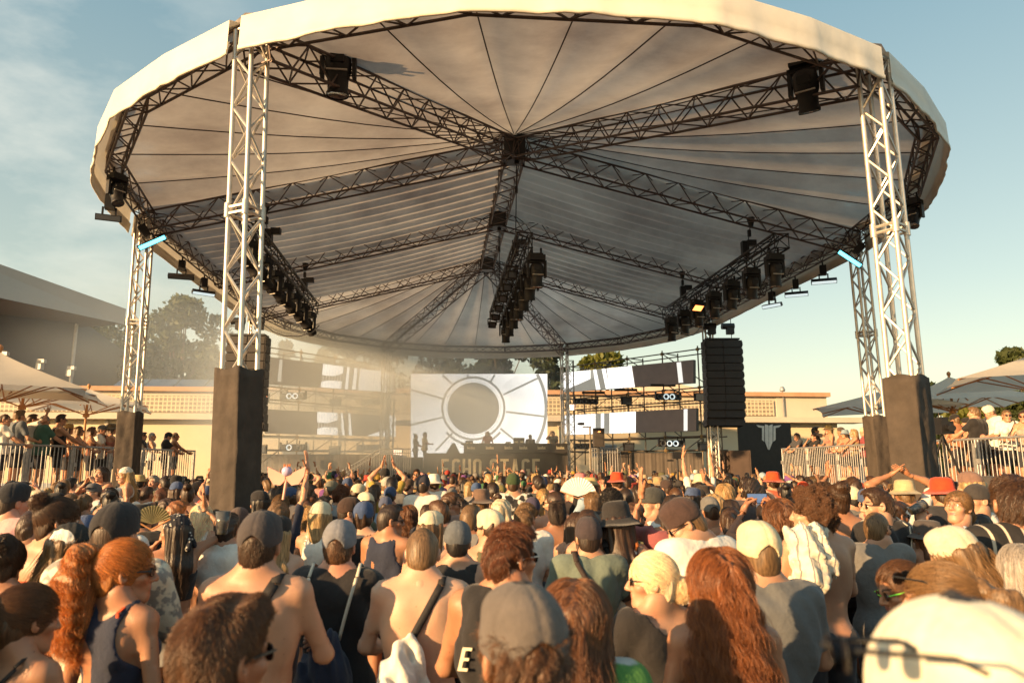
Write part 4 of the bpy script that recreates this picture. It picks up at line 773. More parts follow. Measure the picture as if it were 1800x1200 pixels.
# ------------------------------------------------------------------ implicit bodies
class Field:
    def __init__(s, lo, hi, h, zfine=None):
        s.ax = [np.arange(lo[i], hi[i] + h, h, dtype=np.float32) for i in range(3)]
        if zfine:
            z0, hf = zfine; lo_part = np.arange(lo[2], z0, h, dtype=np.float32); s.ax[2] = np.concatenate([lo_part, np.arange(lo_part[-1] + hf if len(lo_part) else lo[2], hi[2] + hf, hf, dtype=np.float32)])
        s.F = np.full([len(a) for a in s.ax], 1.0, np.float32); s.h = h
    def sl(s, lo, hi):
        r = []
        for a, l, h in zip(s.ax, lo, hi):
            i, j = np.searchsorted(a, l), np.searchsorted(a, h); r.append(slice(max(0, i - 1), min(len(a), j + 1)))
        return tuple(r)
    def pts(s, r): return s.ax[0][r[0]][:, None, None], s.ax[1][r[1]][None, :, None], s.ax[2][r[2]][None, None, :]
    def put(s, r, d, k, op):
        A = s.F[r]
        if op == 'u':
            if k > 0: h = np.maximum(k - np.abs(A - d), 0) / k; s.F[r] = np.minimum(A, d) - h * h * k * 0.25
            else: s.F[r] = np.minimum(A, d)
        else:
            d = -d; h = np.maximum(k - np.abs(A - d), 0) / max(k, 1e-6); s.F[r] = np.maximum(A, d) + h * h * k * 0.25
    def cone(s, a, b, ra, rb, k=0.02, op='u', sy=1.0):
        a = np.asarray(a, float); b = np.asarray(b, float); m = max(ra, rb) + k + 2.5 * s.h
        r = s.sl(np.minimum(a, b) - m, np.maximum(a, b) + m)
        if any(q.stop <= q.start for q in r): return
        X, Y, Z = s.pts(r); d = b - a; L2 = max(float(d @ d), 1e-9)
        t = np.clip(((X - a[0]) * d[0] + (Y - a[1]) * d[1] + (Z - a[2]) * d[2]) / L2, 0, 1)
        D = np.sqrt((X - a[0] - d[0] * t) ** 2 + ((Y - a[1] - d[1] * t) * sy) ** 2 + (Z - a[2] - d[2] * t) ** 2) - (ra + (rb - ra) * t)
        s.put(r, D, k, op)
    def ell(s, c, rad, k=0.03, op='u', rz=0.0, rx=0.0):
        c = np.asarray(c, float); rad = np.asarray(rad, float); m = rad.max() + k + 2.5 * s.h
        r = s.sl(c - m, c + m)
        if any(q.stop <= q.start for q in r): return
        X, Y, Z = s.pts(r); X = X - c[0]; Y = Y - c[1]; Z = Z - c[2]
        if rz: X, Y = X * math.cos(rz) + Y * math.sin(rz), -X * math.sin(rz) + Y * math.cos(rz)
        if rx: Y, Z = Y * math.cos(rx) + Z * math.sin(rx), -Y * math.sin(rx) + Z * math.cos(rx)
        q = np.sqrt((X / rad[0]) ** 2 + (Y / rad[1]) ** 2 + (Z / rad[2]) ** 2); g = np.sqrt((X / rad[0] ** 2) ** 2 + (Y / rad[1] ** 2) ** 2 + (Z / rad[2] ** 2) ** 2)
        s.put(r, q * (q - 1) / np.maximum(g, 1e-6), k, op)
    def full(s, fn, op='max'):
        X, Y, Z = s.ax[0][:, None, None], s.ax[1][None, :, None], s.ax[2][None, None, :]
        d = fn(X, Y, Z); s.F = np.maximum(s.F, d) if op == 'max' else (s.F + d)
    def mesh(s):
        F = s.F; ins = F < 0; nx, ny, nz = F.shape
        c = np.zeros((nx - 1, ny - 1, nz - 1), np.int8)
        for i in (0, 1):
            for j in (0, 1):
                for k in (0, 1): c += ins[i:nx - 1 + i, j:ny - 1 + j, k:nz - 1 + k]
        cells = np.argwhere((c > 0) & (c < 8))
        if len(cells) == 0: return np.zeros((0, 3)), np.zeros((0, 4), int)
        idx = np.full(c.shape, -1, np.int32); idx[tuple(cells.T)] = np.arange(len(cells)); acc = np.zeros((len(cells), 3)); cnt = np.zeros(len(cells)); ax = s.ax
        ci, cj, ck = cells.T; cor = [(i, j, k) for i in (0, 1) for j in (0, 1) for k in (0, 1)]
        val = {q: F[ci + q[0], cj + q[1], ck + q[2]] for q in cor}; pos = {q: np.stack([ax[0][ci + q[0]], ax[1][cj + q[1]], ax[2][ck + q[2]]], 1) for q in cor}
        for a in cor:
            for d in range(3):
                if a[d]: continue
                b = list(a); b[d] = 1; b = tuple(b); va, vb = val[a], val[b]; m = (va < 0) != (vb < 0); t = np.where(m, va / np.where(m, va - vb, 1), 0)
                acc += np.where(m[:, None], pos[a] + (pos[b] - pos[a]) * t[:, None], 0); cnt += m
        V = acc / cnt[:, None]; Q = []
        for d in range(3):
            e, f = (d + 1) % 3, (d + 2) % 3; lo = [slice(None)] * 3; hi = [slice(None)] * 3; lo[d] = slice(0, -1); hi[d] = slice(1, None)
            A, B = ins[tuple(lo)], ins[tuple(hi)]
            for flip, M_ in ((False, A & ~B), (True, ~A & B)):
                E = np.argwhere(M_); E = E[(E[:, e] > 0) & (E[:, f] > 0) & (E[:, e] < F.shape[e] - 1) & (E[:, f] < F.shape[f] - 1)]
                if not len(E): continue
                q = []
                for de, df in ((0, 0), (1, 0), (1, 1), (0, 1)):
                    g = E.copy(); g[:, e] -= de; g[:, f] -= df; q.append(idx[tuple(g.T)])
                q = np.stack(q, 1); Q.append(q[:, ::-1] if flip else q)
        Q = np.concatenate(Q) if Q else np.zeros((0, 4), int); Q = Q[(Q >= 0).all(1)]
        return V, Q[:, ::-1]
def rotm(yaw=0, pitch=0, roll=0):
    return np.array(Euler((pitch, roll, yaw), 'YXZ').to_matrix()) if False else np.array(Matrix.Rotation(yaw, 3, 'Z') @ Matrix.Rotation(pitch, 3, 'X') @ Matrix.Rotation(roll, 3, 'Y'))
# ------------------------------------------------------------------ heads, hair, hats, hands in head / wrist space (head centre at the origin, looking along +Y)
def head_mesh(h, female=False):
    f = Field((-.11, -.14, -.22), (.11, .15, .15), h); j = 0.92 if female else 1.0
    f.ell((0, -.015, .03), (.075, .096, .09), 0); f.ell((0, .03, -.04), (.058 * j, .064, .082), .03); f.ell((0, .066, -.098), (.024 * j, .02, .018), .03)
    f.cone((-.045 * j, .0, -.075), (-.02, .06, -.10), .02, .018, .03); f.cone((.045 * j, .0, -.075), (.02, .06, -.10), .02, .018, .03)
    f.cone((0, .09, .014), (0, .111, -.026), .009, .0125, .012); f.ell((-.013, .098, -.03), (.009, .011, .008), .008); f.ell((.013, .098, -.03), (.009, .011, .008), .008)
    for s in (-1, 1):
        f.cone((s * .012, .085, .026), (s * .045, .07, .026), .011, .010, .015); f.ell((s * .031, .098, .008), (.017, .014, .011), .012, 'd'); f.ell((s * .045, .056, -.018), (.022, .024, .018), .025)
        f.ell((s * .031, .079, .007), (.0135, .0135, .0125), .002); f.ell((s * .078, -.006, .0), (.011, .02, .033), .008, rz=s * 0.35); f.ell((s * .086, .0, .003), (.006, .010, .018), .006, 'd')
    f.cone((-.02, .086, -.056), (.02, .086, -.056), .007, .007, .008); f.cone((-.017, .084, -.066), (.017, .084, -.066), .008, .008, .008); f.cone((-.022, .098, -.0605), (.022, .098, -.0605), .003, .003, .004, 'd')
    f.cone((0, -.028, -.03), (0, -.035, -.19), .058 * j, .056 * j, .03)
    V, F = f.mesh(); cz = V[F].mean(1); mi = np.zeros(len(F), int)
    mi[(np.abs(cz[:, 0]) < .020) & (np.abs(cz[:, 2] + .061) < .0095) & (cz[:, 1] > .086)] = 1
    for s in (-1, 1):
        r = np.sqrt((cz[:, 0] - s * .031) ** 2 + ((cz[:, 2] - .007) * 2.1) ** 2); e = (cz[:, 1] > .083) & (r < .0118); mi[e] = 2; mi[e & (r < .0055)] = 3
        mi[(np.abs(cz[:, 0] - s * .032) < .019) & (np.abs(cz[:, 2] - .031 - .004 * np.cos(s * 60 * (cz[:, 0] - s * .032))) < .0045) & (cz[:, 1] > .05)] = 4
    return V, F, mi
def hair_field(style, h, seed=0, cap=False):
    """hair as a solid; the look of strands comes from noise grooves and, on near heads, from real strands"""
    lo, hi = {'long': ((-.17, -.22, -.52), (.17, .13, .16)), 'wavy': ((-.20, -.24, -.52), (.20, .13, .16)), 'pony': ((-.12, -.30, -.34), (.12, .13, .22)), 'highpony': ((-.14, -.32, -.34), (.14, .13, .22)), 'bun': ((-.12, -.25, -.16), (.12, .13, .22)), 'lowbun': ((-.12, -.25, -.2), (.12, .13, .16)), 'bob': ((-.15, -.16, -.24), (.15, .13, .16)), 'curly': ((-.16, -.18, -.2), (.16, .14, .20))}.get(style, ((-.12, -.14, -.14), (.12, .13, .16)))
    f = Field(lo, hi, h); t = {'buzz': .004, 'fade': .005, 'short': .009, 'crop': .007, 'curly': .022, 'wavy': .014, 'bob': .014}.get(style, .008)
    f.ell((0, -.015, .032), (.075 + t, .097 + t, .09 + t), 0)
    if style in ('short', 'crop', 'fade'): f.ell((0, .02, .085 + t * .5), (.068, .085, .05), .03)
    if style in ('buzz', 'fade', 'short', 'crop', 'curly', 'pony', 'highpony', 'bun', 'lowbun'): f.ell((0, -.055, -.03), (.062 + t, .052 + t * .6, .075), .03)
    fl = .052 if style not in ('curly', 'wavy') else .045
    if style in ('long', 'wavy'):
        w = .068 if style == 'long' else .084
        for s in (-1, 1): f.cone((s * .06, -.02, .02), (s * w, -.055, -.22), .05, .05, .04); f.cone((s * w, -.055, -.22), (s * w * .8, -.075, -.42), .05, .03, .04)
        f.cone((0, -.07, .0), (0, -.105, -.25), .07, .06, .05); f.cone((0, -.105, -.25), (0, -.105, -.45), .065, .03, .05)
    if style == 'bob':
        for s in (-1, 1): f.cone((s * .065, -.01, .03), (s * .08, -.02, -.14), .045, .04, .03)
        f.cone((0, -.06, .02), (0, -.075, -.15), .075, .06, .04)
    if style in ('pony', 'highpony'):
        z0 = .06 if style == 'pony' else .095; f.ell((0, -.125, z0), (.028, .028, .028), .02); P = [(0, -.135, z0), (0, -.185, z0 - .02), (0, -.20, z0 - .12), (0, -.18, z0 - .27), (0, -.16, z0 - .36)]; R = (.02, .035, .05, .045, .015) if style == 'pony' else (.022, .05, .07, .07, .03)
        for a, b, ra, rb in zip(P, P[1:], R, R[1:]): f.cone(a, b, ra, rb, .02)
    if style == 'bun': f.ell((0, -.10, .115), (.05, .05, .045), .012)
    if style == 'lowbun': f.ell((0, -.145, -.035), (.048, .05, .052), .015)
    def face(X, Y, Z):                                          # keep the face and the ears free
        hair = Y - fl - .35 * np.clip(Z - .03, 0, .12) + np.clip(-.02 - Z, 0, .2) * .55
        d = np.where(Z > .088, -1, hair)
        if style in ('buzz', 'fade', 'short', 'crop', 'curly'): d = np.maximum(d, (-.088 - Z)); d = np.maximum(d, np.where((Z < .01) & (np.abs(X) > .045), Y + .012 + (Z * .6), -1))
        if style in ('pony', 'highpony', 'bun', 'lowbun'): d = np.maximum(d, np.where(Y > -.12, -.095 - Z, -1)); d = np.maximum(d, np.where((Z < .02) & (np.abs(X) > .05) & (Y > -.09), Y + .018 + Z * .5, -1))
        if cap: d = np.maximum(d, np.where(Y > -.15, Z - .055, -1))
        return d.astype(np.float32)
    f.full(face)
    rg = np.random.default_rng(seed); am = {'buzz': .0015, 'fade': .002, 'short': .006, 'crop': .005, 'curly': .014, 'wavy': .007}.get(style, .006)
    def nz(X, Y, Z):
        n = 0
        fr = 70 if style in ('curly', 'short', 'crop') else 55
        for k in range(4):
            p = rg.uniform(0, 6.28, 3); v = rg.normal(size=3) * fr
            if style in ('long', 'wavy', 'pony', 'highpony', 'bob', 'bun', 'lowbun'): v[2] *= .22; v[:2] *= 1.8
            n = n + np.sin(X * v[0] + Y * v[1] + Z * v[2] + p[0])
        return (n * am * .5).astype(np.float32)
    f.full(nz, 'add')
    return f.mesh()
def cap_mesh(h, cover=False):
    """baseball cap worn peak forward: back arch over a strap; two materials: cloth 0, strap and button 1"""
    f = Field((-.12, -.14, -.06), (.12, .24, .17), h)
    f.ell((0, -.012, .045), (.092, .110, .108), 0); f.ell((0, .03, .10), (.07, .07, .045), .03)
    f.full(lambda X, Y, Z: (.022 - .12 * np.clip(-Y, -.1, .12) * 0 - .22 * np.clip(-Y - .0, 0, .2) - Z + 0 * X).astype(np.float32))
    if not cover: f.full(lambda X, Y, Z: np.where(Y < -.03, -(np.sqrt((X / .044) ** 2 + ((Z + .002) / .058) ** 2) - 1) * .044, -1).astype(np.float32))
    p = Field((-.12, -.14, -.06), (.12, .24, .17), h)
    p.full(lambda X, Y, Z: np.maximum(np.maximum(np.abs(Z - .030 + 1.9 * X * X + .18 * np.clip(Y - .08, 0, .2)) - max(.0035, .65 * h), (np.sqrt((X / .083) ** 2 + ((Y - .075) / .105) ** 2) - 1) * .083), .072 - Y - 0 * X).astype(np.float32)); p.F = np.where(p.F > 0.9, 1, p.F); 
    f.F = np.minimum(f.F, p.F); f.ell((0, -.012, .155), (.009, .009, .006), 0)
    ang = lambda X, Y: np.arctan2(X, Y + .012)
    f.full(lambda X, Y, Z: (np.where((Z > .05) & (Y < .085), .0026 * np.exp(-(((ang(X, Y) / (math.pi / 3) + .5) % 1 - .5) * .09 / .007) ** 2), 0)).astype(np.float32), 'add')
    if not cover:
        s = Field((-.12, -.14, -.06), (.12, .24, .17), h)
        s.full(lambda X, Y, Z: np.maximum(np.maximum(np.abs(np.sqrt((X / .091) ** 2 + ((Y + .012) / .109) ** 2) - 1) * .09 - max(.003, .6 * h), np.abs(Z + .004) - .009), Y + .05).astype(np.float32)); f.F = np.minimum(f.F, s.F)
    V, F = f.mesh(); cz = V[F].mean(1); mi = np.zeros(len(F), int); mi[((cz[:, 1] < -.06) & (cz[:, 2] < .006) & (np.abs(cz[:, 0]) < .05)) | (cz[:, 2] > .153)] = 1
    return V, F, mi
def lathe_np(prof, n, sx=1.0, sy=1.2, wob=0.0, seed=0, cy=-.012):
    rg = np.random.default_rng(seed); p1, p2 = rg.uniform(0, 6.28, 2); V = []
    for r, z in prof:
        a = np.arange(n) * 2 * np.pi / n; w = wob * max(0, r - .095) / .08 * (np.sin(2 * a + p1) + .6 * np.sin(3 * a + p2)); V.append(np.stack([r * sx * np.cos(a), r * sy * np.sin(a) + cy, z + w], 1))
    V = np.concatenate(V); F = [(i * n + k, i * n + (k + 1) % n, (i + 1) * n + (k + 1) % n, (i + 1) * n + k) for i in range(len(prof) - 1) for k in range(n)]
    return V, np.array(F)
BUCKET = [(.150, .012), (.148, .008), (.10, .045), (.094, .05), (.088, .11), (.078, .142), (.05, .152), (.0, .154)]
WIDE = [(.168, -.005), (.168, -.01), (.14, .018), (.10, .045), (.096, .05), (.09, .12), (.075, .15), (.045, .158), (.0, .155)]
FEDORA = [(.150, .05), (.15, .045), (.12, .035), (.095, .042), (.09, .11), (.07, .15), (.03, .145), (0, .14)]
def glasses_mesh(k=1.0):
    m = MB()
    for s in (-1, 1):
        V = []; n = 12
        for i in range(n): a = 2 * math.pi * i / n; V.append((s * .033 + .027 * math.cos(a) * (abs(math.cos(a)) ** -.3 if abs(math.cos(a)) > .05 else 1) * .9, .106 - .014 * abs(.033 + .027 * math.cos(a) * 1) / .06, .006 + .02 * math.sin(a)))
        m.prism(V if s > 0 else V[::-1], (0, -.004, 0), 0)
        m.tube((s * .062, .094, .014), (s * .084, .0, .012), .0032, 6, mi=1); m.tube((s * .084, 0, .012), (s * .08, -.03, -.002), .0032, 6, mi=1)
    m.tube((-.012, .108, .012), (.012, .108, .012), .003, 6, mi=1)
    return m
def hand_mesh(pose, h):
    """right hand, wrist at the origin, fingers along -Z (hanging), palm facing -X... thumb towards +Y"""
    f = Field((-.075, -.075, -.215), (.07, .095, .03), h)
    f.cone((0, 0, .02), (0, 0, -.02), .024, .023, .01); f.ell((0, 0, -.055), (.016, .042, .052), .02)
    curl = {'relax': (.35, .45, .3), 'open': (.05, .05, .05), 'hold': (.9, .9, .6), 'fist': (1.5, 1.6, 1.0), 'point': (.1, .1, .05)}[pose]
    for k, (y, L, r) in enumerate(((.030, .078, .0088), (.011, .086, .0092), (-.010, .081, .0088), (-.030, .064, .0078))):
        c = curl if not (pose == 'point' and k > 1) else (1.5, 1.5, 1.0); spread = {'open': .22, 'point': .12}.get(pose, .07) * (1.2 - k * .8); p = np.array([0, y, -.098]); a = 0; seg = (L * .45, L * .32, L * .26)
        for q in range(3):
            a += c[q]; d = np.array([-math.sin(a), math.sin(spread) * math.cos(a), -math.cos(a)]); p2 = p + d * seg[q]; f.cone(p, p2, r * (1 - .07 * q), r * (1 - .07 * (q + 1)), .004); p = p2
    a = {'relax': .5, 'open': .95, 'hold': .35, 'fist': .2, 'point': .3}[pose]; b = {'hold': -.9, 'fist': -.9, 'relax': -.4}.get(pose, -.1)
    p = np.array([-.006, .03, -.03]); d1 = np.array([b * .5, math.sin(a), -math.cos(a)]); d1 /= np.linalg.norm(d1); p1 = p + d1 * .042; d2 = np.array([b, math.sin(a * .7), -math.cos(a * .7)]); d2 /= np.linalg.norm(d2); p2 = p1 + d2 * .03; p3 = p2 + d2 * .024
    f.cone((0, .01, -.02), p, .018, .016, .015); f.cone(p, p1, .0135, .0115, .01); f.cone(p1, p2, .0115, .0105, .004); f.cone(p2, p3, .0105, .009, .004)
    return f.mesh()
CACHE = {}
def cached(key, fn):
    if key not in CACHE: CACHE[key] = fn()
    return CACHE[key]
def ik(a, c, l1, l2, hint):
    a = np.asarray(a, float); c = np.asarray(c, float); d = c - a; D = np.linalg.norm(d); D2 = min(D, (l1 + l2) * .995); d = d / max(D, 1e-6); c = a + d * D2
    x = (l1 * l1 - l2 * l2 + D2 * D2) / (2 * D2); hgt = math.sqrt(max(l1 * l1 - x * x, 0)); hv = np.asarray(hint, float); hv = hv - d * (hv @ d); hv /= max(np.linalg.norm(hv), 1e-6)
    return a + d * x + hv * hgt, c
# wrist targets (right side, metres for a 1.75 m person, x outwards), elbow hints, hand pose, and the axis the fingers point along
POSES = {'down': ((.27, .03, .83), (.3, -.6, .1), 'relax', (.02, .08, -1)), 'bent': ((.20, .33, 1.10), (.5, -.5, -.6), 'hold', (-.3, .9, .2)), 'front': ((.06, .32, 1.16), (.8, -.2, -.5), 'relax', (-.6, .7, 0)),
         'up': ((.22, .12, 2.02), (.9, .0, 0), 'open', (-.1, .0, 1)), 'upbent': ((.20, .22, 1.76), (.9, .1, -.3), 'open', (-.1, .25, 1)), 'head': ((.10, .05, 1.80), (1, .1, .1), 'open', (-.75, .2, .5)), 'phone': ((.13, .34, 1.64), (.7, -.1, -.7), 'hold', (-.45, .55, .6)),
         'mouth': ((.07, .22, 1.50), (.7, -.1, -.8), 'hold', (-.6, .1, .7)), 'vert': ((.17, .24, 1.72), (.35, .25, -.9), 'open', (.0, .1, 1)), 'clap': ((.10, .10, 1.92), (1, .1, -.1), 'open', (-.25, .1, 1)), 'fist': ((.24, .16, 1.92), (.9, .0, -.1), 'fist', (0, .1, 1)), 'lean': ((.20, .42, 1.08), (.7, -.5, -.2), 'relax', (-.5, .8, -.1)), 'wide': ((.42, .22, 1.66), (.3, 0, -1), 'open', (.2, .2, 1)), 'hip': ((.23, .06, .98), (1, -.5, 0), 'relax', (-.6, .5, -.5)), 'cheek': ((.09, .14, 1.56), (.6, .2, -.9), 'open', (-.2, .1, 1))}
def skeleton(female, poseR, poseL, lean=0.0, seed=0):
    sw = .150 if female else .178
    J = {}
    for s, ps in ((1, poseR), (-1, poseL)):
        wr, hint, hp, fd = POSES[ps]; raise_ = 0.05 if wr[2] > 1.6 else 0.0
        sh = np.array([s * (sw - raise_ * .4), -.015, 1.425 + raise_]); w = np.array([s * wr[0], wr[1], wr[2]]); e, w = ik(sh, w, .30, .265, (s * hint[0], hint[1], hint[2]))
        J[s] = dict(sh=sh, el=e, wr=w, hp=hp, fd=np.array([s * fd[0], fd[1], fd[2]]))
    return J
def torso_prims(f, fem, g=0.0, k=.05, build=1.0):
    """g inflates everything (for clothing)"""
    b = build
    if fem:
        f.ell((0, 0, .93), (.172 * b + g, .125 * b + g, .13 + g), .05); f.ell((0, .0, 1.10), (.122 * b + g, .092 * b + g, .14 + g), k); f.ell((0, -.005, 1.27), (.140 * b + g, .098 * b + g, .17 + g), k); f.ell((0, -.015, 1.37), (.148 * b + g, .088 + g, .10 + g), k)
        for s in (-1, 1): f.ell((s * .068, .085, 1.285), (.06 + g, .058 + g, .06 + g), .03)
    else:
        f.ell((0, 0, .95), (.165 * b + g, .125 * b + g, .13 + g), .05); f.ell((0, .008, 1.09), (.148 * b + g, .112 * b + g, .15 + g), k); f.ell((0, 0, 1.27), (.168 * b + g, .118 * b + g, .19 + g), k); f.ell((0, -.012, 1.375), (.178 * b + g, .102 + g, .105 + g), k)
        for s in (-1, 1):
            f.ell((s * .085, .085, 1.33), (.08 + g, .045 + g, .06 + g), .03); f.ell((s * .125, -.03, 1.26), (.055 + g, .07 + g, .14 + g), .04)
    for s in (-1, 1): f.ell((s * .078, -.085, 1.35), (.055 + g, .035 + g, .085 + g), .04)
def arm_prims(f, J, fem, g=0.0, upto=3, k=.03, tf=1.0, build=1.0):
    a_ = (.90 if not fem else .76) * (0.75 + .25 * build)
    for s in (1, -1):
        j = J[s]; f.ell(j['sh'], (.062 * a_ + g,) * 3, .045); e = j['sh'] + (j['el'] - j['sh']) * min(1, tf); f.cone(j['sh'], e, .056 * a_ + g, (.056 + (.042 - .056) * min(1, tf)) * a_ + g, k)
        if upto > 1: m = j['el'] * .62 + j['wr'] * .38; f.cone(j['el'], m, .042 * a_ + g, .043 * a_ + g, k); f.cone(m, j['wr'], .042 * a_ + g, .027 * a_ + g, k)
def neck_prims(f, fem, head, k=.035):
    n = .050 if fem else .060; f.cone((0, -.03, 1.42), head + np.array([0, -.03, -.06]), n * 1.08, n, k)
    for s in (-1, 1): f.cone((s * (.12 if fem else .14), -.025, 1.44), (s * .03, -.035, 1.525), .035, .038, .05)
def leg_prims(f, fem, g=0.0, upto=2, tk=1.0, stance=0.0):
    for s in (-1, 1):
        hip = np.array([s * .09, 0, .90]); kn = np.array([s * (.10 + stance), .015, .50]); an = np.array([s * (.105 + stance * 1.5), -.02, .09]); t = .098 if fem else .090
        f.ell((s * .075, -.07, .91), (.085 + g, .075 + g, .09 + g), .05)
        if tk < 1: e = hip + (kn - hip) * tk; f.cone(hip, e, t + g, t + (.056 - t) * tk + g * 1.6, .03); continue
        f.cone(hip, kn, t + g, .056 + g, .03)
        if upto > 1: f.cone(kn, kn + (an - kn) * .35, .055 + g, .057 + g, .03); f.cone(kn + (an - kn) * .35, an, .057 + g, .036 + g, .03)
        if upto > 2: f.ell((an[0] + s * .008, .075, .042), (.045, .13, .042), .03); f.ell((an[0], -.02, .05), (.035, .04, .05), .02)
def wrinkle(f, amp, seed, fr=16):
    rg = np.random.default_rng(seed)
    def nz(X, Y, Z):
        n = 0
        for k in range(5):
            v = rg.normal(size=3) * fr * (1 + .5 * k); v[2] *= .75; p = rg.uniform(0, 6.28); n = n + np.sin(X * v[0] + Y * v[1] + Z * v[2] + p) / (1 + .4 * k)
        return (n * amp).astype(np.float32)
    f.full(nz, 'add')
def bounds(J, pad=.14):
    P = np.array([q for s in J for q in (J[s]['sh'], J[s]['el'], J[s]['wr'])]); lo = np.minimum(P.min(0), (-.24, -.20, 0)) - pad; hi = np.maximum(P.max(0), (.24, .2, 1.62)) + pad; lo[2] = -.02; return lo, hi
def add_hands(V, F, J, lod):
    hh = {0: .0045, 1: .007, 2: .011}[lod]; Vs, Fs, n = [V], [F], len(V)
    for s in (1, -1):
        j = J[s]; hv, hf = cached(('hand', j['hp'], lod), lambda: hand_mesh(j['hp'], hh)); hv = hv.copy(); hf2 = hf
        if s < 0: hv[:, 0] *= -1; hf2 = hf[:, ::-1]
        z = -j['fd'] / np.linalg.norm(j['fd']); px = np.array([s * 1.0, 0, 0]) if abs(z[0]) < .9 else np.array([0, 1.0, 0])
        fa = j['wr'] - j['el']; x = px - z * (px @ z); x /= np.linalg.norm(x); y = np.cross(z, x) * 1.0
        if s < 0: x = x * -1; y = np.cross(z, x)
        R = np.stack([x, y, z], 1); hv = hv @ R.T + j['wr']; Vs.append(hv); Fs.append(hf2 + n); n += len(hv)
    return np.concatenate(Vs), np.concatenate(Fs)
def bake_head(V, F, hd, head, Rh):
    hv, hf, hm = hd; hv = hv @ Rh.T + head; return np.concatenate([V, hv]), np.concatenate([F, hf + len(V)]), np.concatenate([np.zeros(len(F), int), hm])
HEADZ = 1.602
def head_xf(yaw, pitch, roll):
    """head turns about the top of the neck"""
    R = rotm(yaw, pitch, roll); piv = np.array([0, -.02, 1.505]); return R, piv + R @ (np.array([0, .01, HEADZ]) - piv)
# ------------------------------------------------------------------ materials of people
M_skin = mat('skin', objcol=True, rough=0.48, var=0.09, scale=14, bump=0.08, bscale=160, sss=0.12)
def enrich_skin():
    t = M_skin.node_tree; N = t.nodes.new; L = t.links.new; b = [n for n in t.nodes if n.type == 'BSDF_PRINCIPLED'][0]; src = b.inputs['Base Color'].links[0].from_socket
    co = N('ShaderNodeTexCoord'); n1 = N('ShaderNodeTexNoise'); n1.inputs['Scale'].default_value = 5.5; n1.inputs['Detail'].default_value = 5; L(co.outputs['Object'], n1.inputs['Vector']); r = N('ShaderNodeMapRange'); r.inputs[1].default_value = .42; r.inputs[2].default_value = .68; r.inputs[4].default_value = .42; L(n1.outputs['Fac'], r.inputs[0])
    m1 = N('ShaderNodeMix'); m1.data_type = 'RGBA'; m1.blend_type = 'MULTIPLY'; L(r.outputs[0], m1.inputs[0]); L(src, m1.inputs[6]); m1.inputs[7].default_value = (1.0, .66, .56, 1)
    v = N('ShaderNodeTexVoronoi'); v.inputs['Scale'].default_value = 20; L(co.outputs['Object'], v.inputs['Vector']); r2 = N('ShaderNodeMapRange'); r2.inputs[1].default_value = .035; r2.inputs[2].default_value = .07; r2.inputs[3].default_value = .6; r2.inputs[4].default_value = 0; L(v.outputs['Distance'], r2.inputs[0])
    m2 = N('ShaderNodeMix'); m2.data_type = 'RGBA'; m2.blend_type = 'MULTIPLY'; L(r2.outputs[0], m2.inputs[0]); L(m1.outputs[2], m2.inputs[6]); m2.inputs[7].default_value = (.35, .22, .18, 1); L(m2.outputs[2], b.inputs['Base Color'])
enrich_skin()
M_lip = mat('lips', (0.34, 0.13, 0.11), 0.4); M_eye = mat('eye_white', (0.55, 0.52, 0.48), 0.2, var=0); M_iris = mat('iris', (0.03, 0.02, 0.015), 0.15); M_brow = mat('brow_hair', (0.07, 0.04, 0.025), 0.7)
BODY_M = [M_skin, M_lip, M_eye, M_iris, M_brow]
M_cloth = mat('plain_cloth', objcol=True, rough=0.88, var=0.10, scale=20, bump=0.35, bscale=26, sheen=0.15)
M_strap = mat('strap_cloth', objcol=True, rough=0.8, var=0.1, scale=30, bump=0.2)
M_hat = mat('hat_cloth', objcol=True, rough=0.92, var=0.26, scale=16, bump=0.2, bscale=70, sheen=0.1)
M_hatd = mat('hat_strap', (0.03, 0.028, 0.03), 0.8)
M_hatb = mat('hat_peak_brown', (.12, .065, .05), .85); M_gl = mat('sunglass_lens', (0.010, 0.008, 0.008), 0.22, spec=0.3); M_gf = mat('sunglass_frame', objcol=True, rough=0.3, var=0.0)
def hair_mat():
    m, b = new_mat('hair_mass'); t = m.node_tree; N = t.nodes.new; L = t.links.new
    co = N('ShaderNodeTexCoord'); mp = N('ShaderNodeMapping'); mp.inputs['Scale'].default_value = (130, 130, 16); L(co.outputs['Object'], mp.inputs[0])
    n1 = N('ShaderNodeTexNoise'); n1.inputs['Scale'].default_value = 1.0; n1.inputs['Detail'].default_value = 3; L(mp.outputs[0], n1.inputs['Vector'])
    mr = N('ShaderNodeMapRange'); mr.inputs[1].default_value = .3; mr.inputs[2].default_value = .7; mr.inputs[3].default_value = .45; mr.inputs[4].default_value = 1.5; L(n1.outputs['Fac'], mr.inputs[0])
    oi = N('ShaderNodeObjectInfo'); sc = N('ShaderNodeVectorMath'); sc.operation = 'SCALE'; L(oi.outputs['Color'], sc.inputs[0]); L(mr.outputs[0], sc.inputs['Scale']); L(sc.outputs[0], b.inputs['Base Color'])
    bp = N('ShaderNodeBump'); bp.inputs['Strength'].default_value = .6; bp.inputs['Distance'].default_value = .006; L(n1.outputs['Fac'], bp.inputs['Height']); L(bp.outputs[0], b.inputs['Normal']); b.inputs['Roughness'].default_value = .45
    return m
M_hair = hair_mat()
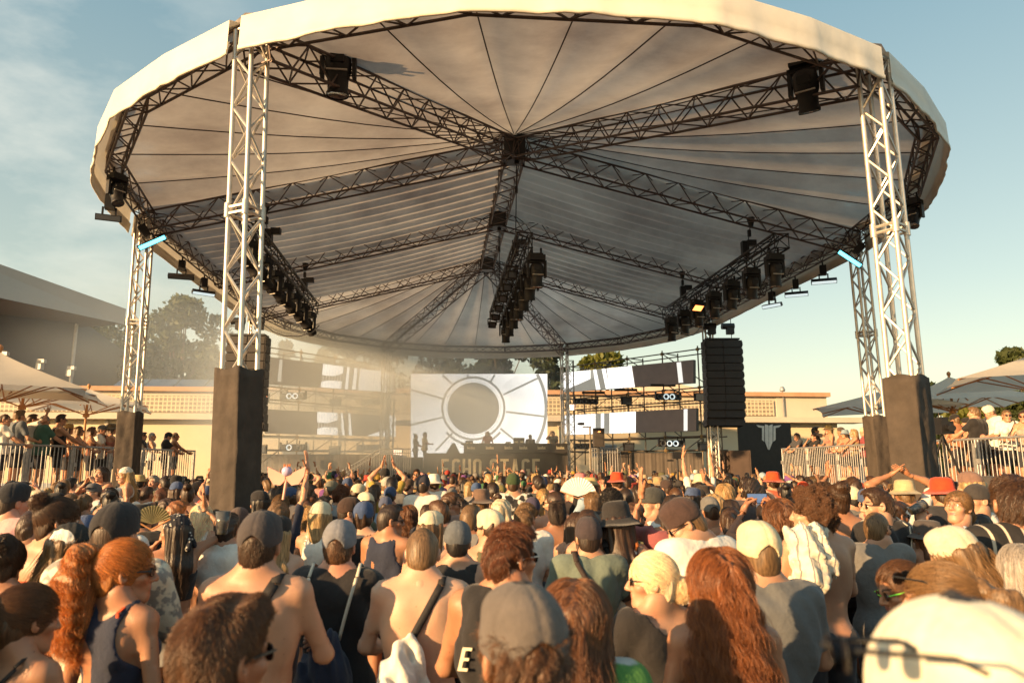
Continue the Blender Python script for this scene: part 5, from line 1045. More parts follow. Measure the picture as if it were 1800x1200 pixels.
def strand_mat():
    m = bpy.data.materials.new('hair_strand'); m.use_nodes = True; t = m.node_tree; t.nodes.clear(); N = t.nodes.new; L = t.links.new
    o = N('ShaderNodeOutputMaterial'); b = N('ShaderNodeBsdfPrincipled'); oi = N('ShaderNodeObjectInfo'); hi = N('ShaderNodeHairInfo'); mr = N('ShaderNodeMapRange'); mr.inputs[3].default_value = .55; mr.inputs[4].default_value = 1.55; L(hi.outputs['Random'], mr.inputs[0])
    sc = N('ShaderNodeVectorMath'); sc.operation = 'SCALE'; L(oi.outputs['Color'], sc.inputs[0]); L(mr.outputs[0], sc.inputs['Scale']); L(sc.outputs[0], b.inputs['Base Color']); b.inputs['Roughness'].default_value = .38; b.inputs['Specular IOR Level'].default_value = .7
    tr = N('ShaderNodeBsdfTranslucent'); L(sc.outputs[0], tr.inputs['Color']); ms = N('ShaderNodeMixShader'); ms.inputs[0].default_value = .3; L(b.outputs[0], ms.inputs[1]); L(tr.outputs[0], ms.inputs[2]); L(ms.outputs[0], o.inputs[0])
    return m
M_strand = strand_mat()
def pattern_mat(name, kind, c0, c1, scale=1.0):
    if name in MATS: return MATS[name]
    m, b = new_mat(name); t = m.node_tree; N = t.nodes.new; L = t.links.new; co = N('ShaderNodeTexCoord'); mx = N('ShaderNodeMix'); mx.data_type = 'RGBA'; mx.inputs[6].default_value = C3(c0); mx.inputs[7].default_value = C3(c1)
    if kind == 'stripe':
        w = N('ShaderNodeTexWave'); w.inputs['Scale'].default_value = 4.2 * scale; w.inputs['Distortion'].default_value = 0.6; w.bands_direction = 'X'; L(co.outputs['Object'], w.inputs['Vector']); r = N('ShaderNodeValToRGB'); r.color_ramp.elements[0].position = .93; r.color_ramp.elements[1].position = .95; L(w.outputs['Color'], r.inputs[0]); L(r.outputs[0], mx.inputs[0])
    else:
        n = N('ShaderNodeTexVoronoi' if kind == 'floral' else 'ShaderNodeTexNoise'); n.inputs['Scale'].default_value = (26 if kind == 'floral' else 9) * scale; L(co.outputs['Object'], n.inputs['Vector']); r = N('ShaderNodeValToRGB')
        if kind == 'floral': r.color_ramp.elements[0].position = .24; r.color_ramp.elements[1].position = .34; L(n.outputs['Distance'], r.inputs[0])
        else: r.color_ramp.elements[0].position = .47; r.color_ramp.elements[1].position = .53; n.inputs['Detail'].default_value = 4; L(n.outputs['Fac'], r.inputs[0])
        L(r.outputs[0], mx.inputs[0])
    n2 = N('ShaderNodeTexNoise'); n2.inputs['Scale'].default_value = 26; L(co.outputs['Object'], n2.inputs['Vector']); bp = N('ShaderNodeBump'); bp.inputs['Strength'].default_value = .35; bp.inputs['Distance'].default_value = .02; L(n2.outputs['Fac'], bp.inputs['Height']); L(bp.outputs[0], b.inputs['Normal'])
    L(mx.outputs[2], b.inputs['Base Color']); b.inputs['Roughness'].default_value = .88; MATS[name] = m; return m
# ------------------------------------------------------------------ garments (solids a little larger than the body, cut at neck, sleeve and hem)
def top_mesh(kind, J, fem, h, zcut, seed, build, lo, hi):
    f = Field(lo, hi, h); f.ax[2] = f.ax[2][f.ax[2] > .70]; f.F = f.F[:, :, -len(f.ax[2]):].copy(); loose = {'tee': .016, 'tank': .010, 'crop': .008, 'bra': .007, 'shirt': .024, 'muscle': .014, 'cami': .008, 'racer': .008, 'scoop': .012}[kind]
    torso_prims(f, fem, loose, build=build); hem = {'crop': 1.12, 'bra': 1.20}.get(kind, .86 if not fem else .90)
    if kind in ('tee', 'shirt', 'scoop'): arm_prims(f, J, fem, loose + .003, 1, .04, .62 if kind == 'tee' else .42 if kind == 'scoop' else .72, build)
    if kind in ('tee', 'shirt', 'muscle', 'tank', 'racer', 'scoop'): 
        for s in (-1, 1): f.cone((s * (.12 if fem else .14), -.025, 1.435), (s * .05, -.035, 1.495), .036 + loose, .03 + loose, .05)
    if kind in ('tee', 'shirt', 'scoop'): f.cone((-.14, -.02, 1.42), (.14, -.02, 1.42), .052 + loose, .052 + loose, .04)
    if hem < 1: f.ell((0, 0, .92), (.183 * build + loose, .140 * build + loose, .13), .05); f.ell((0, -.03, .90), (.17 * build + loose, .135 * build + loose, .10), .05)
    wrinkle(f, .0048 if kind not in ('bra', 'crop') else .0015, seed, 13)
    nk = {'tee': (1.475, .072), 'shirt': (1.50, .072), 'muscle': (1.475, .085), 'tank': (1.45, .10), 'crop': (1.33, .0), 'bra': (1.31, .0), 'cami': (1.33, .0), 'racer': (1.47, .09), 'scoop': (1.45, .135)}[kind]
    def cut(X, Y, Z):
        d = np.maximum(hem - Z + 0 * X + 0 * Y, np.where(np.abs(X) < .15, Z - (nk[0] + .035), -1)) if kind in ('tee', 'shirt', 'scoop') else np.maximum(hem - Z, Z - (nk[0] + .035)) + 0 * X + 0 * Y
        if kind not in ('crop', 'bra', 'cami'): d = np.maximum(d, -(np.sqrt(X ** 2 + (Y + .0) ** 2 * .8 + ((Z - nk[0] - .06) * .75) ** 2) - nk[1]))          # neck hole
        if kind in ('crop', 'bra', 'cami'): d = np.maximum(d, Z - nk[0] - .035 * np.cos(np.clip(X * 9, -1.5, 1.5)) * (0 if kind == 'bra' else 1) * np.sign(Y) * .5)
        if kind in ('tank', 'muscle', 'racer'):
            for s in (-1, 1):
                sh = J[s]['sh']; R_ = {'tank': .105, 'muscle': .082, 'racer': .108}[kind]; q = np.sqrt(((X - sh[0] - s * (.045 if kind == 'muscle' else .03)) * 1.0) ** 2 + ((Y + .02) * .75) ** 2 + ((Z - sh[2] + .045) * .8) ** 2); d = np.maximum(d, R_ - q)
        elif kind in ('crop', 'bra', 'cami'):
            for s in (-1, 1): d = np.maximum(d, s * X - (.168 if fem else .19))
        return d.astype(np.float32)
    f.full(cut); V, F = f.mesh()
    return V, F
def legs_mesh(kind, fem, h, seed):
    f = Field((-.32, -.26, .0), (.32, .26, 1.06), h)
    tk = {'shorts': .80, 'hotpants': .34, 'trousers': 1.0, 'skirt': .5}[kind]; g = {'shorts': .010, 'trousers': .012, 'hotpants': .010, 'skirt': .02}[kind]
    f.ell((0, 0, .93), ((.172 if fem else .166) + g * .5, .125 + g * .5, .12 + g), .04); leg_prims(f, fem, g, 2, tk)
    if kind == 'skirt': f.cone((0, 0, .92), (0, -.01, .62), .15, .21, .04, sy=1.25)
    wrinkle(f, .003, seed, 14); f.full(lambda X, Y, Z: (np.maximum(Z - 1.0, .11 - Z) + 0 * X + 0 * Y).astype(np.float32))
    if tk < 1: zc = .90 + (.50 - .90) * tk; f.full(lambda X, Y, Z: (zc - Z + 0 * X + 0 * Y).astype(np.float32))
    return f.mesh()
def shoes_mesh(h):
    f = Field((-.2, -.12, -.01), (.2, .24, .13), h); 
    for s in (-1, 1): f.ell((s * .115, .07, .045), (.052, .14, .05), 0); f.ell((s * .107, -.025, .06), (.045, .055, .06), .02)
    f.full(lambda X, Y, Z: (np.maximum(.004 - Z, Z - .105) + 0 * X + 0 * Y).astype(np.float32)); return f.mesh()
# ------------------------------------------------------------------ hair strands on near heads
def strands(style, Vh, n, seed, length=None):
    """curves that start on the hair solid and follow the style's flow"""
    rg = np.random.default_rng(seed); Vs, Fs = Vh; tri = Vs[Fs]; nrm = np.cross(tri[:, 2] - tri[:, 0], tri[:, 3] - tri[:, 1]); area = np.linalg.norm(nrm, axis=1); ok = area > 1e-10; nrm[ok] /= area[ok, None]
    k = rg.choice(len(Fs), n, p=area / area.sum()); u = rg.random((n, 2)); P = tri[k, 0] * ((1 - u[:, :1]) * (1 - u[:, 1:])) + tri[k, 1] * (u[:, :1] * (1 - u[:, 1:])) + tri[k, 2] * (u[:, :1] * u[:, 1:]) + tri[k, 3] * ((1 - u[:, :1]) * u[:, 1:]); N = nrm[k]
    c = np.array([0, -.012, .04]); out = P - c; out /= np.linalg.norm(out, axis=1)[:, None]; sg = np.sign((N * out).sum(1)); N = N * np.where(sg == 0, 1, sg)[:, None]
    steps = 6; L = {'buzz': .006, 'fade': .012, 'short': .026, 'crop': .020, 'curly': .034, 'long': .16, 'wavy': .15, 'pony': .09, 'highpony': .10, 'bun': .07, 'lowbun': .07, 'bob': .12}[style]; L = L * rg.uniform(.6, 1.25, n)
    ph = rg.uniform(0, 6.28, n) * .35 + P[:, 0] * 40; crown = np.array([0.0, -.06, .125]); fl = np.zeros((n, 3)); down = np.array([0, 0, -1.0])
    def flow(p):
        if style in ('buzz', 'fade', 'short', 'crop'):
            d = p - crown; d /= np.linalg.norm(d, axis=1)[:, None] + 1e-6; sw = np.cross(d, [0, 0, 1.0]); return d + .35 * sw + .3 * down
        if style == 'curly': return rg.normal(size=(n, 3)) * 1.0
        if style in ('pony', 'highpony', 'bun', 'lowbun'):
            tie = np.array({'pony': (0, -.13, .06), 'highpony': (0, -.13, .095), 'bun': (0, -.09, .11), 'lowbun': (0, -.13, -.03)}[style]); d = tie - p; l = np.linalg.norm(d, axis=1)[:, None]
            tail = (p[:, 1:2] < -.14); sp = np.cross(d / (l + 1e-6), [0, 1.0, 0]) if style in ('bun', 'lowbun') else 0
            if style in ('bun', 'lowbun'): b = l < .062; return np.where(b, sp + .2 * rg.normal(size=p.shape), d / (l + 1e-6))
            curl = np.stack([.9 * np.sin(ph + p[:, 2] * 110), .7 * np.cos(ph + p[:, 2] * 110), -1.0 + 0 * ph], 1) if style == 'highpony' else down + .2 * rg.normal(size=p.shape)
            return np.where(tail, curl, d / (l + 1e-6))
        part = np.stack([np.sign(p[:, 0]) * .6, -.35 * np.ones(len(p)), -1.0 - 0 * p[:, 0]], 1); top = np.clip((p[:, 2:3] - .02) / .09, 0, 1); part[:, 0] *= top[:, 0] * 1.5; w = .12 if style == 'wavy' else .08
        if style == 'wavy': part[:, 0] += .38 * np.sin(ph + p[:, 2] * 75) * (1 - top[:, 0]); part[:, 1] += .4 * np.cos(ph + p[:, 2] * 75) * (1 - top[:, 0])
        return part + w * rg.normal(size=p.shape)
    pts = [P - N * .003]; cur = P.copy(); lift = {'curly': .4, 'short': .22, 'crop': .22, 'fade': .35, 'buzz': .8, 'wavy': .06}.get(style, .02); jit = rg.normal(size=(n, 3)) * {'curly': .5, 'short': .35, 'crop': .3}.get(style, .12)
    for s in range(1, steps):
        Nc = N if style in ('buzz', 'fade', 'short', 'crop', 'curly') else (cur - np.array([0, -.015, .032])) / np.array([.09, .112, .105]) ** 2
        Nc = Nc / (np.linalg.norm(Nc, axis=1)[:, None] + 1e-9); hug = np.ones((n, 1)) if style in ('buzz', 'fade', 'short', 'crop', 'curly') else np.clip((cur[:, 2:3] + .05) / .06, 0, 1) * (cur[:, 1:2] > -.135)
        d = flow(cur) + jit; d = d - Nc * (d * Nc).sum(1)[:, None] * hug; d /= np.linalg.norm(d, axis=1)[:, None] + 1e-6; d = d + N * lift * (1 - s / steps * .6); d /= np.linalg.norm(d, axis=1)[:, None]
        cur = cur + d * (L / (steps - 1))[:, None]
        if style in ('long', 'wavy', 'bob', 'pony', 'highpony', 'bun', 'lowbun'):                   # hug the head where it still curves away
            q = (cur - np.array([0, -.015, .032])) / np.array([.09, .112, .105]); l = np.linalg.norm(q, axis=1); fix = (l < 1) & (cur[:, 2] > -.04); cur[fix] = np.array([0, -.015, .032]) + (q[fix] / l[fix, None]) * np.array([.09, .112, .105])
        pts.append(cur.copy())
    return np.stack(pts, 1)
def strand_object(name, pts, r, parent, col):
    n, k, _ = pts.shape; hc = bpy.data.hair_curves.new(name); hc.add_curves([k] * n); hc.attributes['position'].data.foreach_set('vector', pts.astype(np.float32).ravel()); hc.attributes.new('radius', 'FLOAT', 'POINT') if 'radius' not in hc.attributes else None
    hc.attributes['radius'].data.foreach_set('value', np.tile(np.linspace(r, r * .45, k).astype(np.float32), n)); hc.materials.append(M_strand); return link(name, hc, parent, col=col)
SKIN = {'fair': (.49, .275, .175), 'pale': (.57, .36, .25), 'tan': (.39, .195, .11), 'deep': (.27, .13, .07), 'brown': (.13, .066, .038), 'pink': (.52, .265, .18)}
HAIRC = {'black': (.012, .009, .008), 'dark': (.028, .016, .010), 'brown': (.045, .022, .011), 'chestnut': (.080, .036, .015), 'auburn': (.095, .033, .012), 'ginger': (.21, .075, .02), 'light': (.14, .080, .036), 'blond': (.32, .21, .095), 'platinum': (.55, .45, .30), 'grey': (.28, .25, .22), 'copper': (.11, .045, .017)}
def person(x, y, label, H=1.75, fem=False, yaw=0.0, pose='down', poseL=None, skin='fair', hair='short', hairc='brown', top='tee', topc=(.02, .02, .02), legs='shorts', legc=(.03, .03, .04), hat=None, hatc=(.03, .03, .03), hatyaw=0.0, glasses=None, hy=0.0, hp=0.0, hr=0.0, lod=0, seed=1, build=1.0, group='festival goers', z0=0.0, lean=0.0, topmat=None, hatmat=None, straps=None, nstr=0, cover=False, peak=False):
    """one standing person; yaw 0 looks along +Y (to the stage); returns root empty"""
    J = skeleton(fem, pose, poseL or pose, seed=seed); lo, hi = bounds(J); h = {0: .011, 1: .016, 2: .024}[lod]; k = H / 1.722
    Rh, hc = head_xf(hy, hp, hr)
    key = ('body', fem, pose, poseL, lod, round(build, 2), round(hy, 1), round(hp, 1), round(hr, 1))
    def mk():
        f = Field(lo, hi, h * 2.2 if lod < 2 else h * 1.4, zfine=(.82, h)); torso_prims(f, fem, build=build); arm_prims(f, J, fem, build=build); neck_prims(f, fem, hc); leg_prims(f, fem, upto=3)
        if not fem: f.cone((0, -.135, 1.02), (0, -.128, 1.36), .014, .012, .03, 'd')
        V, F = f.mesh(); V, F = add_hands(V, F, J, lod); hd = cached(('head', fem, lod), lambda: head_mesh({0: .0048, 1: .0075, 2: .011}[lod], fem)); V, F, mi = bake_head(V, F, hd, hc, Rh); return mesh_from(V, F, BODY_M, mi, name='person')
    body = link('person', cached(key, mk), None, (x, y, z0), (lean, 0, yaw), SKIN.get(skin, skin)); body.scale = (k, k, k); tag(body, label, 'person', group)
    HANDS[body.name] = (J, Matrix.LocRotScale(Vector((x, y, z0)), Euler((lean, 0, yaw)).to_quaternion(), Vector((k, k, k))))
    MH = Matrix.LocRotScale(Vector(hc), Matrix(Rh.tolist()).to_quaternion(), None)
    def sub(name, me, col=None, M=None, par=body):
        o = link(name, me, par, col=col)
        if M is not None: o.matrix_local = M
        return o
    if hair and hair != 'bald':
        st = hair; capped = hat is not None and hat != 'band'; hk = ('hair', st, lod, capped, seed % 3); hv = cached(hk, lambda: hair_field(st, {0: .005, 1: .008, 2: .012}[lod], seed % 3, capped)); hm = cached(hk + ('m',), lambda: mesh_from(hv[0], hv[1], M_hair, name='hair'))
        ho = sub('hair', hm, HAIRC.get(hairc, hairc), MH)
        if nstr: strand_object('strand', strands(st, hv, int(nstr * 1.7), seed), .0007 if lod == 0 else .0012, ho, [c * 1.8 for c in HAIRC.get(hairc, hairc)])
    if top:
        tm = cached(('top', top, fem, pose, poseL, lod, round(build, 2), topmat), lambda: mesh_from(*top_mesh(top, J, fem, h * (.82 if lod == 0 else 1), 0, seed, build, lo, hi), M_cloth if topmat is None else MATS[topmat], name='top')); sub('top', tm, topc)
    if legs: sub(legs, cached(('legs', legs, fem, lod), lambda: mesh_from(*legs_mesh(legs, fem, h * 1.3, 3), M_cloth, name='legs')), legc); 
    if lod < 2: sub('shoes', cached(('shoes', lod), lambda: mesh_from(*shoes_mesh(.012), M_cloth, name='shoes')), (.35, .33, .30) if seed % 2 else (.04, .04, .04))
    if hat:
        hh = {0: .0038, 1: .006, 2: .010}[lod]; Mh = MH @ Matrix.Rotation(hatyaw, 4, 'Z'); mm = M_hat if hatmat is None else MATS[hatmat]
        if hat == 'cap': me = cached(('cap', lod, cover, hatmat, peak), lambda: (lambda r: mesh_from(r[0], r[1], [mm, M_hatb if peak else M_hatd], np.where((r[0][r[1]].mean(1)[:, 1] > .088) & (r[0][r[1]].mean(1)[:, 2] < .042), 1, r[2]) if peak else r[2], name='cap'))(cap_mesh(hh, cover))); nm = 'cap'
        elif hat == 'bandana':
            def bd():
                f = Field((-.12, -.2, -.2), (.12, .13, .17), hh); f.ell((0, -.014, .04), (.088, .108, .10), 0); f.full(lambda X, Y, Z: (.018 + .25 * np.clip(Y + .02, -.2, .1) - Z + 0 * X).astype(np.float32)); f.ell((0, -.13, -.005), (.025, .02, .022), .01); f.cone((0, -.13, 0), (-.03, -.15, -.11), .012, .022, .01); f.cone((0, -.13, 0), (.035, -.15, -.09), .012, .02, .01); wrinkle(f, .0015, 3, 60); return mesh_from(*f.mesh(), mm, name='bandana')
            me = cached(('bandana', lod, hatmat), bd); nm = 'bandana'
        else:
            prof = {'bucket': BUCKET, 'wide': WIDE, 'fedora': FEDORA}[hat]; me = cached((hat, hatmat, seed % 3), lambda: mesh_from(*lathe_np(prof, 40 if lod < 2 else 20, wob={'wide': .022, 'bucket': .006}.get(hat, .004), seed=seed % 3), mm, name='hat')); nm = 'hat'
        sub(nm, me, hatc, Mh)
    if glasses:
        def gm(): m = glasses_mesh(); me = bpy.data.meshes.new('sunglasses'); me.from_pydata(m.v, [], m.f); me.materials.append(M_gl); me.materials.append(M_gf); me.polygons.foreach_set('material_index', m.m); me.update(); return me
        gpos = Matrix.Translation((0, 0, 0)) if glasses != 'hat' else Matrix.Translation((0, .012, .07))
        sub('sunglasses', cached('gl', gm), {'white': (.7, .68, .62), 'green': (.2, .75, .08), 'red': (.6, .05, .03)}.get(glasses, (.02, .02, .02)), MH @ gpos)
    for stp in (straps or []):
        add_strap(body, stp, fem, build, seed, .030 if top in ('tee', 'shirt') else .012 if top else 0.0)
    return body
HANDS = {}
def surf_back(x, z, fem, build=1.0, front=False):
    """rough depth of the torso surface at height z (back is negative)"""
    R = [(.95, .165, .125), (1.09, .14, .112), (1.27, .165, .118), (1.375, .178, .108), (1.45, .16, .085)] if not fem else [(.93, .172, .125), (1.10, .122, .095), (1.27, .14, .1), (1.37, .148, .092), (1.45, .13, .075)]
    zs = [r[0] for r in R]; rx = np.interp(z, zs, [r[1] for r in R]) * build; ry = np.interp(z, zs, [r[2] for r in R]); t = max(0.0, 1 - (x / (rx + .02)) ** 2); d = (ry + .022) * t ** .42; return d if front else -d
def add_strap(body, stp, fem, build, seed, off=0.0):
    """kind, colour, width: 'slingR' over right shoulder to left hip, 'slingL', 'pack' two cords, 'cross' thin crossed straps, 'thin' two thin straps"""
    kind, col, w = stp; paths = []
    top = 1.49
    if kind in ('slingR', 'slingL'):
        s = 1 if kind == 'slingR' else -1; P = [(s * (.10 - .26 * t), 1.47 - .46 * t) for t in np.linspace(0, 1, 14)]; paths.append([(x, surf_back(x, z, fem, build), z) for x, z in P]); paths.append([(s * (.10 - .26 * t), surf_back(s * (.10 - .26 * t), 1.47 - .46 * t, fem, build, True), 1.47 - .46 * t) for t in np.linspace(0, 1, 14)]); paths.append([(s * .10, -.095, 1.47), (s * .105, -.05, 1.498), (s * .105, .0, 1.492), (s * .10, .07, 1.46)])
    elif kind == 'pack':
        for s in (-1, 1): paths.append([(s * (.125 - .075 * t), surf_back(.1, 1.46 - .30 * t, fem, build) - .012, 1.47 - .30 * t) for t in np.linspace(0, 1, 10)]); paths.append([(s * .125, -.09, 1.47), (s * .125, -.03, 1.495), (s * .125, .05, 1.47), (s * .15, .09, 1.3), (s * .17, .02, 1.12)])
    elif kind == 'cross':
        for s in (-1, 1): paths.append([(s * (.095 - .17 * t), surf_back(s * (.095 - .17 * t), 1.46 - .20 * t, fem, build), 1.46 - .20 * t) for t in np.linspace(0, 1, 10)]); paths.append([(s * .095, -.085, 1.465), (s * .095, -.03, 1.49), (s * .09, .05, 1.45), (s * .075, .11, 1.36)])
    else:
        for s in (-1, 1): paths.append([(s * .085, surf_back(.085, 1.465 - .13 * t, fem, build), 1.465 - .13 * t) for t in np.linspace(0, 1, 8)]); paths.append([(s * .085, -.085, 1.465), (s * .088, -.03, 1.488), (s * .085, .05, 1.45), (s * .075, .11, 1.36)])
    for P in paths:
        m = MB(); V = []; r = len(P)
        for i, p in enumerate(P):
            p = Vector(p); p = p + (Vector((0, -off if p.y < -.06 else off, 0)) if abs(p.y) > .06 else Vector((0, 0, off))); a = Vector(P[max(0, i - 1)]); b = Vector(P[min(r - 1, i + 1)]); d = (b - a).normalized(); c = Vector((0, p.y * .9 + .0, (p.z - 1.3) * .25)) if abs(p.y) > .06 else Vector((0, 0, 1)); c = c - d * c.dot(d); c = c.normalized() if c.length > 1e-4 else Vector((0, -1, 0)); q = d.cross(c).normalized()
            for e, g in ((-w / 2, .001), (-w / 2, .006), (w / 2, .006), (w / 2, .001)): V.append(p + q * e + c * g)
        m.add(V, [(i * 4 + j, i * 4 + (j + 1) % 4, (i + 1) * 4 + (j + 1) % 4, (i + 1) * 4 + j) for i in range(r - 1) for j in range(4)] + [(3, 2, 1, 0), tuple(range(4 * r - 4, 4 * r))], 0, True)
        o = m.build('strap', M_strap, body); o.color = (*col, 1)
# ------------------------------------------------------------------ the crowd
pattern_mat('black_pinstripe_cloth', 'stripe', (.02, .018, .018), (.62, .52, .40)); pattern_mat('cream_floral_cloth', 'camo', (.72, .64, .49), (.30, .28, .25), 2.2); pattern_mat('camouflage_cloth', 'camo', (.055, .06, .03), (.12, .11, .06))
pattern_mat('black_paisley_cloth', 'floral', (.55, .52, .46), (.015, .015, .022), 1.4); pattern_mat('black_white_print_cloth', 'camo', (.02, .02, .022), (.65, .62, .56), 1.3); pattern_mat('black_white_band_cloth', 'stripe', (.02, .02, .02), (.7, .68, .62), .5); pattern_mat('tie_dye_cloth', 'camo', (.08, .22, .05), (.45, .45, .42), .6)
TAKEN = []
BLK = (.016, .014, .015); WHT = (.74, .70, .63); NAVY = (.018, .024, .050); GRYT = (.11, .115, .12); SAGE = (.13, .165, .135); PINK = (.66, .36, .34); KHK = (.30, .20, .10)
def P(px, py, hw, label, **k):
    hat = k.get('hat'); wd = .20 if hat in ('cap',) else {'bucket': .28, 'wide': .40, 'fedora': .30}.get(hat, .17 if k.get('hair') not in ('curly', 'wavy') else .20)
    D = k.pop('D', None) or FPX * wd / hw; p = at(px, py, D); H = p.z - (.035 if hat else .012 if k.get('hair') in ('buzz', 'fade', 'bald') else .02) - k.get('z0', 0.0)
    H = min(max(H, 1.50), 2.0); lod = k.pop('lod', 0 if D < 3.2 else 1 if D < 8 else 2); TAKEN.append((p.x, p.y, .24 if D < 6 else .3)); k.setdefault('group', 'festival goers on the square')
    return person(p.x, p.y, label, H=H, lod=lod, seed=len(TAKEN), **k)
near = {}
near['whitecap'] = P(1705, 1052, 300, 'person in a big blurred cream cap turned backwards at the bottom right corner', hat='cap', hatc=(.72, .66, .52), cover=True, hatyaw=math.pi, hair='fade', hairc='light', top='tee', topc=WHT, hy=.1, nstr=800)
near['greycap'] = P(925, 1022, 165, 'person in a faded grey brown cap with curly hair below, close at the bottom centre', hat='cap', hatc=(.115, .098, .088), hair='short', hairc='chestnut', top='tee', topc=(.05, .04, .03), hy=.32, nstr=5000, skin='tan')
near['brownhead'] = P(385, 1046, 132, 'man with short brown hair and sunglasses, very close, face turned right', hair='crop', hairc='chestnut', top='tee', topc=(.10, .06, .04), hy=-.6, glasses='black', nstr=9000, skin='tan')
near['crossback'] = P(46, 1022, 84, 'woman with tied brown hair and crossed black straps on her bare back', fem=True, hair='pony', hairc='chestnut', top='bra', topc=BLK, hy=-.35, hp=-.1, straps=[('cross', BLK, .014)], nstr=7000, skin='tan', pose='bent', yaw=-.25)
near['redpony'] = P(222, 946, 72, 'woman with a curly auburn ponytail, navy racerback top and orange strap', fem=True, hair='highpony', hairc=(.30, .11, .025), top='racer', topc=NAVY, hy=-.9, glasses='black', nstr=9000, skin='tan', pose='down', poseL='down', yaw=-.3, legs='hotpants', straps=[('thin', (.55, .07, .02), .014)])
near['trucker'] = P(206, 881, 78, 'man in a black mesh cap and cream floral shirt behind the curly ponytail', hat='cap', hatc=(.02, .018, .02), hair='buzz', hairc='brown', top='shirt', topmat='cream_floral_cloth', skin='fair', hy=-.1, pose='bent', build=1.08)
near['bandanabw'] = P(128, 911, 56, 'woman in a black and white striped bandana looking right', fem=True, hat='bandana', hatmat='black_white_band_cloth', hair='long', hairc='light', top='cami', topc=BLK, hy=-1.35, yaw=-.3, nstr=3500, straps=[('thin', BLK, .012)], pose='bent')
near['bun'] = P(103, 872, 52, 'woman with a loose brown bun, bare shoulders and an orange top', fem=True, hair='bun', hairc='brown', top='bra', topc=(.55, .10, .03), hy=-.8, nstr=2500, straps=[('slingR', (.20, .18, .10), .03)], pose='bent', yaw=-.2)
near['pinktee'] = P(24, 847, 46, 'man in a pink T shirt and black cap at the left edge, before the barrier', hat='cap', hatc=(.02, .02, .024), hair='fade', hairc='dark', top='tee', topc=PINK, hy=-.55, straps=[('slingL', (.02, .02, .03), .012)], skin='pink', build=1.08)
near['clip'] = P(18, 944, 58, 'bare shouldered woman with dark hair held by a pale claw clip, left edge', fem=True, hair='bun', hairc='dark', top='cami', topc=(.20, .06, .05), hy=.3, nstr=3000, skin='tan')
near['paisley'] = P(316, 897, 42, 'woman in a black paisley headscarf clapping, black crop top and plaid skirt', fem=True, hat='bandana', hatmat='black_paisley_cloth', hair='long', hairc='dark', top='crop', topc=BLK, hy=.8, yaw=.5, poseL='cheek', pose='upbent', legs='skirt', legc=(.30, .29, .27), skin='tan')
near['blackbucket'] = P(250, 884, 56, 'person in a black bucket hat right beside the black mesh cap', hat='bucket', hatc=(.014, .014, .016), hair='short', hairc='black', top='tee', topc=BLK, hy=-.3)
near['cordback'] = P(598, 911, 66, 'man in a blue grey cap and black T shirt with white bag cords', hat='cap', hatc=(.17, .175, .20), hair='fade', hairc='chestnut', top='tee', topc=BLK, straps=[('pack', (.62, .56, .46), .016)], skin='pink', pose='bent', nstr=1500, build=1.05)
near['slingback'] = P(460, 896, 80, 'shirtless man in a dark grey cap with a black sling strap across his back', hat='cap', hatc=(.055, .046, .048), hair='fade', hairc='brown', top=None, straps=[('slingR', BLK, .045)], skin='fair', pose='bent', nstr=2500, build=1.08)
near['baldback'] = P(743, 923, 62, 'shirtless man with a shaved head and a white shirt hanging from his black strap', hair='buzz', hairc='light', top=None, straps=[('slingR', BLK, .035)], skin='pale', pose='bent', hp=-.22, build=1.12)
near['bluecap'] = P(805, 913, 56, 'dark haired man in a washed blue grey cap and black tank top', hat='cap', hatc=(.095, .105, .12), hair='fade', hairc='black', top='tank', topc=BLK, cover=True, hatyaw=math.pi * 0, skin='fair')
near['muscle'] = P(890, 921, 72, 'man with tousled chestnut hair, white framed sunglasses and a black sleeveless top', hair='short', hairc='auburn', top='muscle', topc=BLK, glasses='white', hy=-.75, nstr=9000, skin='tan', pose='bent', build=1.08, yaw=-.2)
near['sagetee'] = P(1034, 906, 54, 'man in a dark cap and sage green T shirt with a brown bag strap', hat='cap', hatc=(.045, .032, .036), cover=True, hair='fade', hairc='dark', top='tee', topc=SAGE, straps=[('slingL', (.04, .025, .02), .035)], skin='fair', pose='bent')
near['longbrown'] = P(1008, 1010, 100, 'woman with long straight brown hair and a green tie dye top, near the bottom centre', fem=True, hair='long', hairc='copper', top='tee', topmat='tie_dye_cloth', hy=-.2, nstr=10000, skin='tan')
near['blondbun'] = P(1150, 966, 68, 'blond woman with a low bun and sunglasses in a wide necked black top', fem=True, hair='lowbun', hairc='platinum', top='scoop', topc=BLK, hy=1.15, yaw=.35, glasses='black', nstr=8000, skin='fair', pose='bent')
near['longauburn'] = P(1262, 962, 98, 'woman with very long wavy auburn hair under a dark headband, bare shoulders', fem=True, hair='wavy', hairc=(.17, .058, .016), top='cami', topc=(.10, .11, .14), hy=.05, nstr=14000, skin='tan', straps=[('thin', (.06, .06, .09), .012)])
near['creamcap'] = P(1332, 913, 80, 'man in a cream cap and slate grey T shirt, large right of centre', hat='cap', hatc=(.66, .56, .36), hair='buzz', hairc='light', top='tee', topc=GRYT, hy=.05, skin='fair', build=1.15, pose='bent')
near['whitetee'] = P(1222, 862, 60, 'man in a white T shirt and dark cap bending his head down to the left', hat='cap', hatc=(.055, .030, .026), hair='buzz', hairc='light', top='tee', topc=WHT, hy=1.15, hp=-.55, yaw=.35, skin='fair', build=1.15, pose='front', glasses='black')
near['floppy'] = P(1086, 880, 105, 'woman in a wide floppy black hat and white top with black straps', fem=True, hat='wide', hatc=(.020, .017, .017), hair='long', hairc='brown', top='racer', topc=WHT, hr=-.12, hy=-.4, straps=[('slingR', (.30, .09, .02), .02), ('slingL', BLK, .05)])
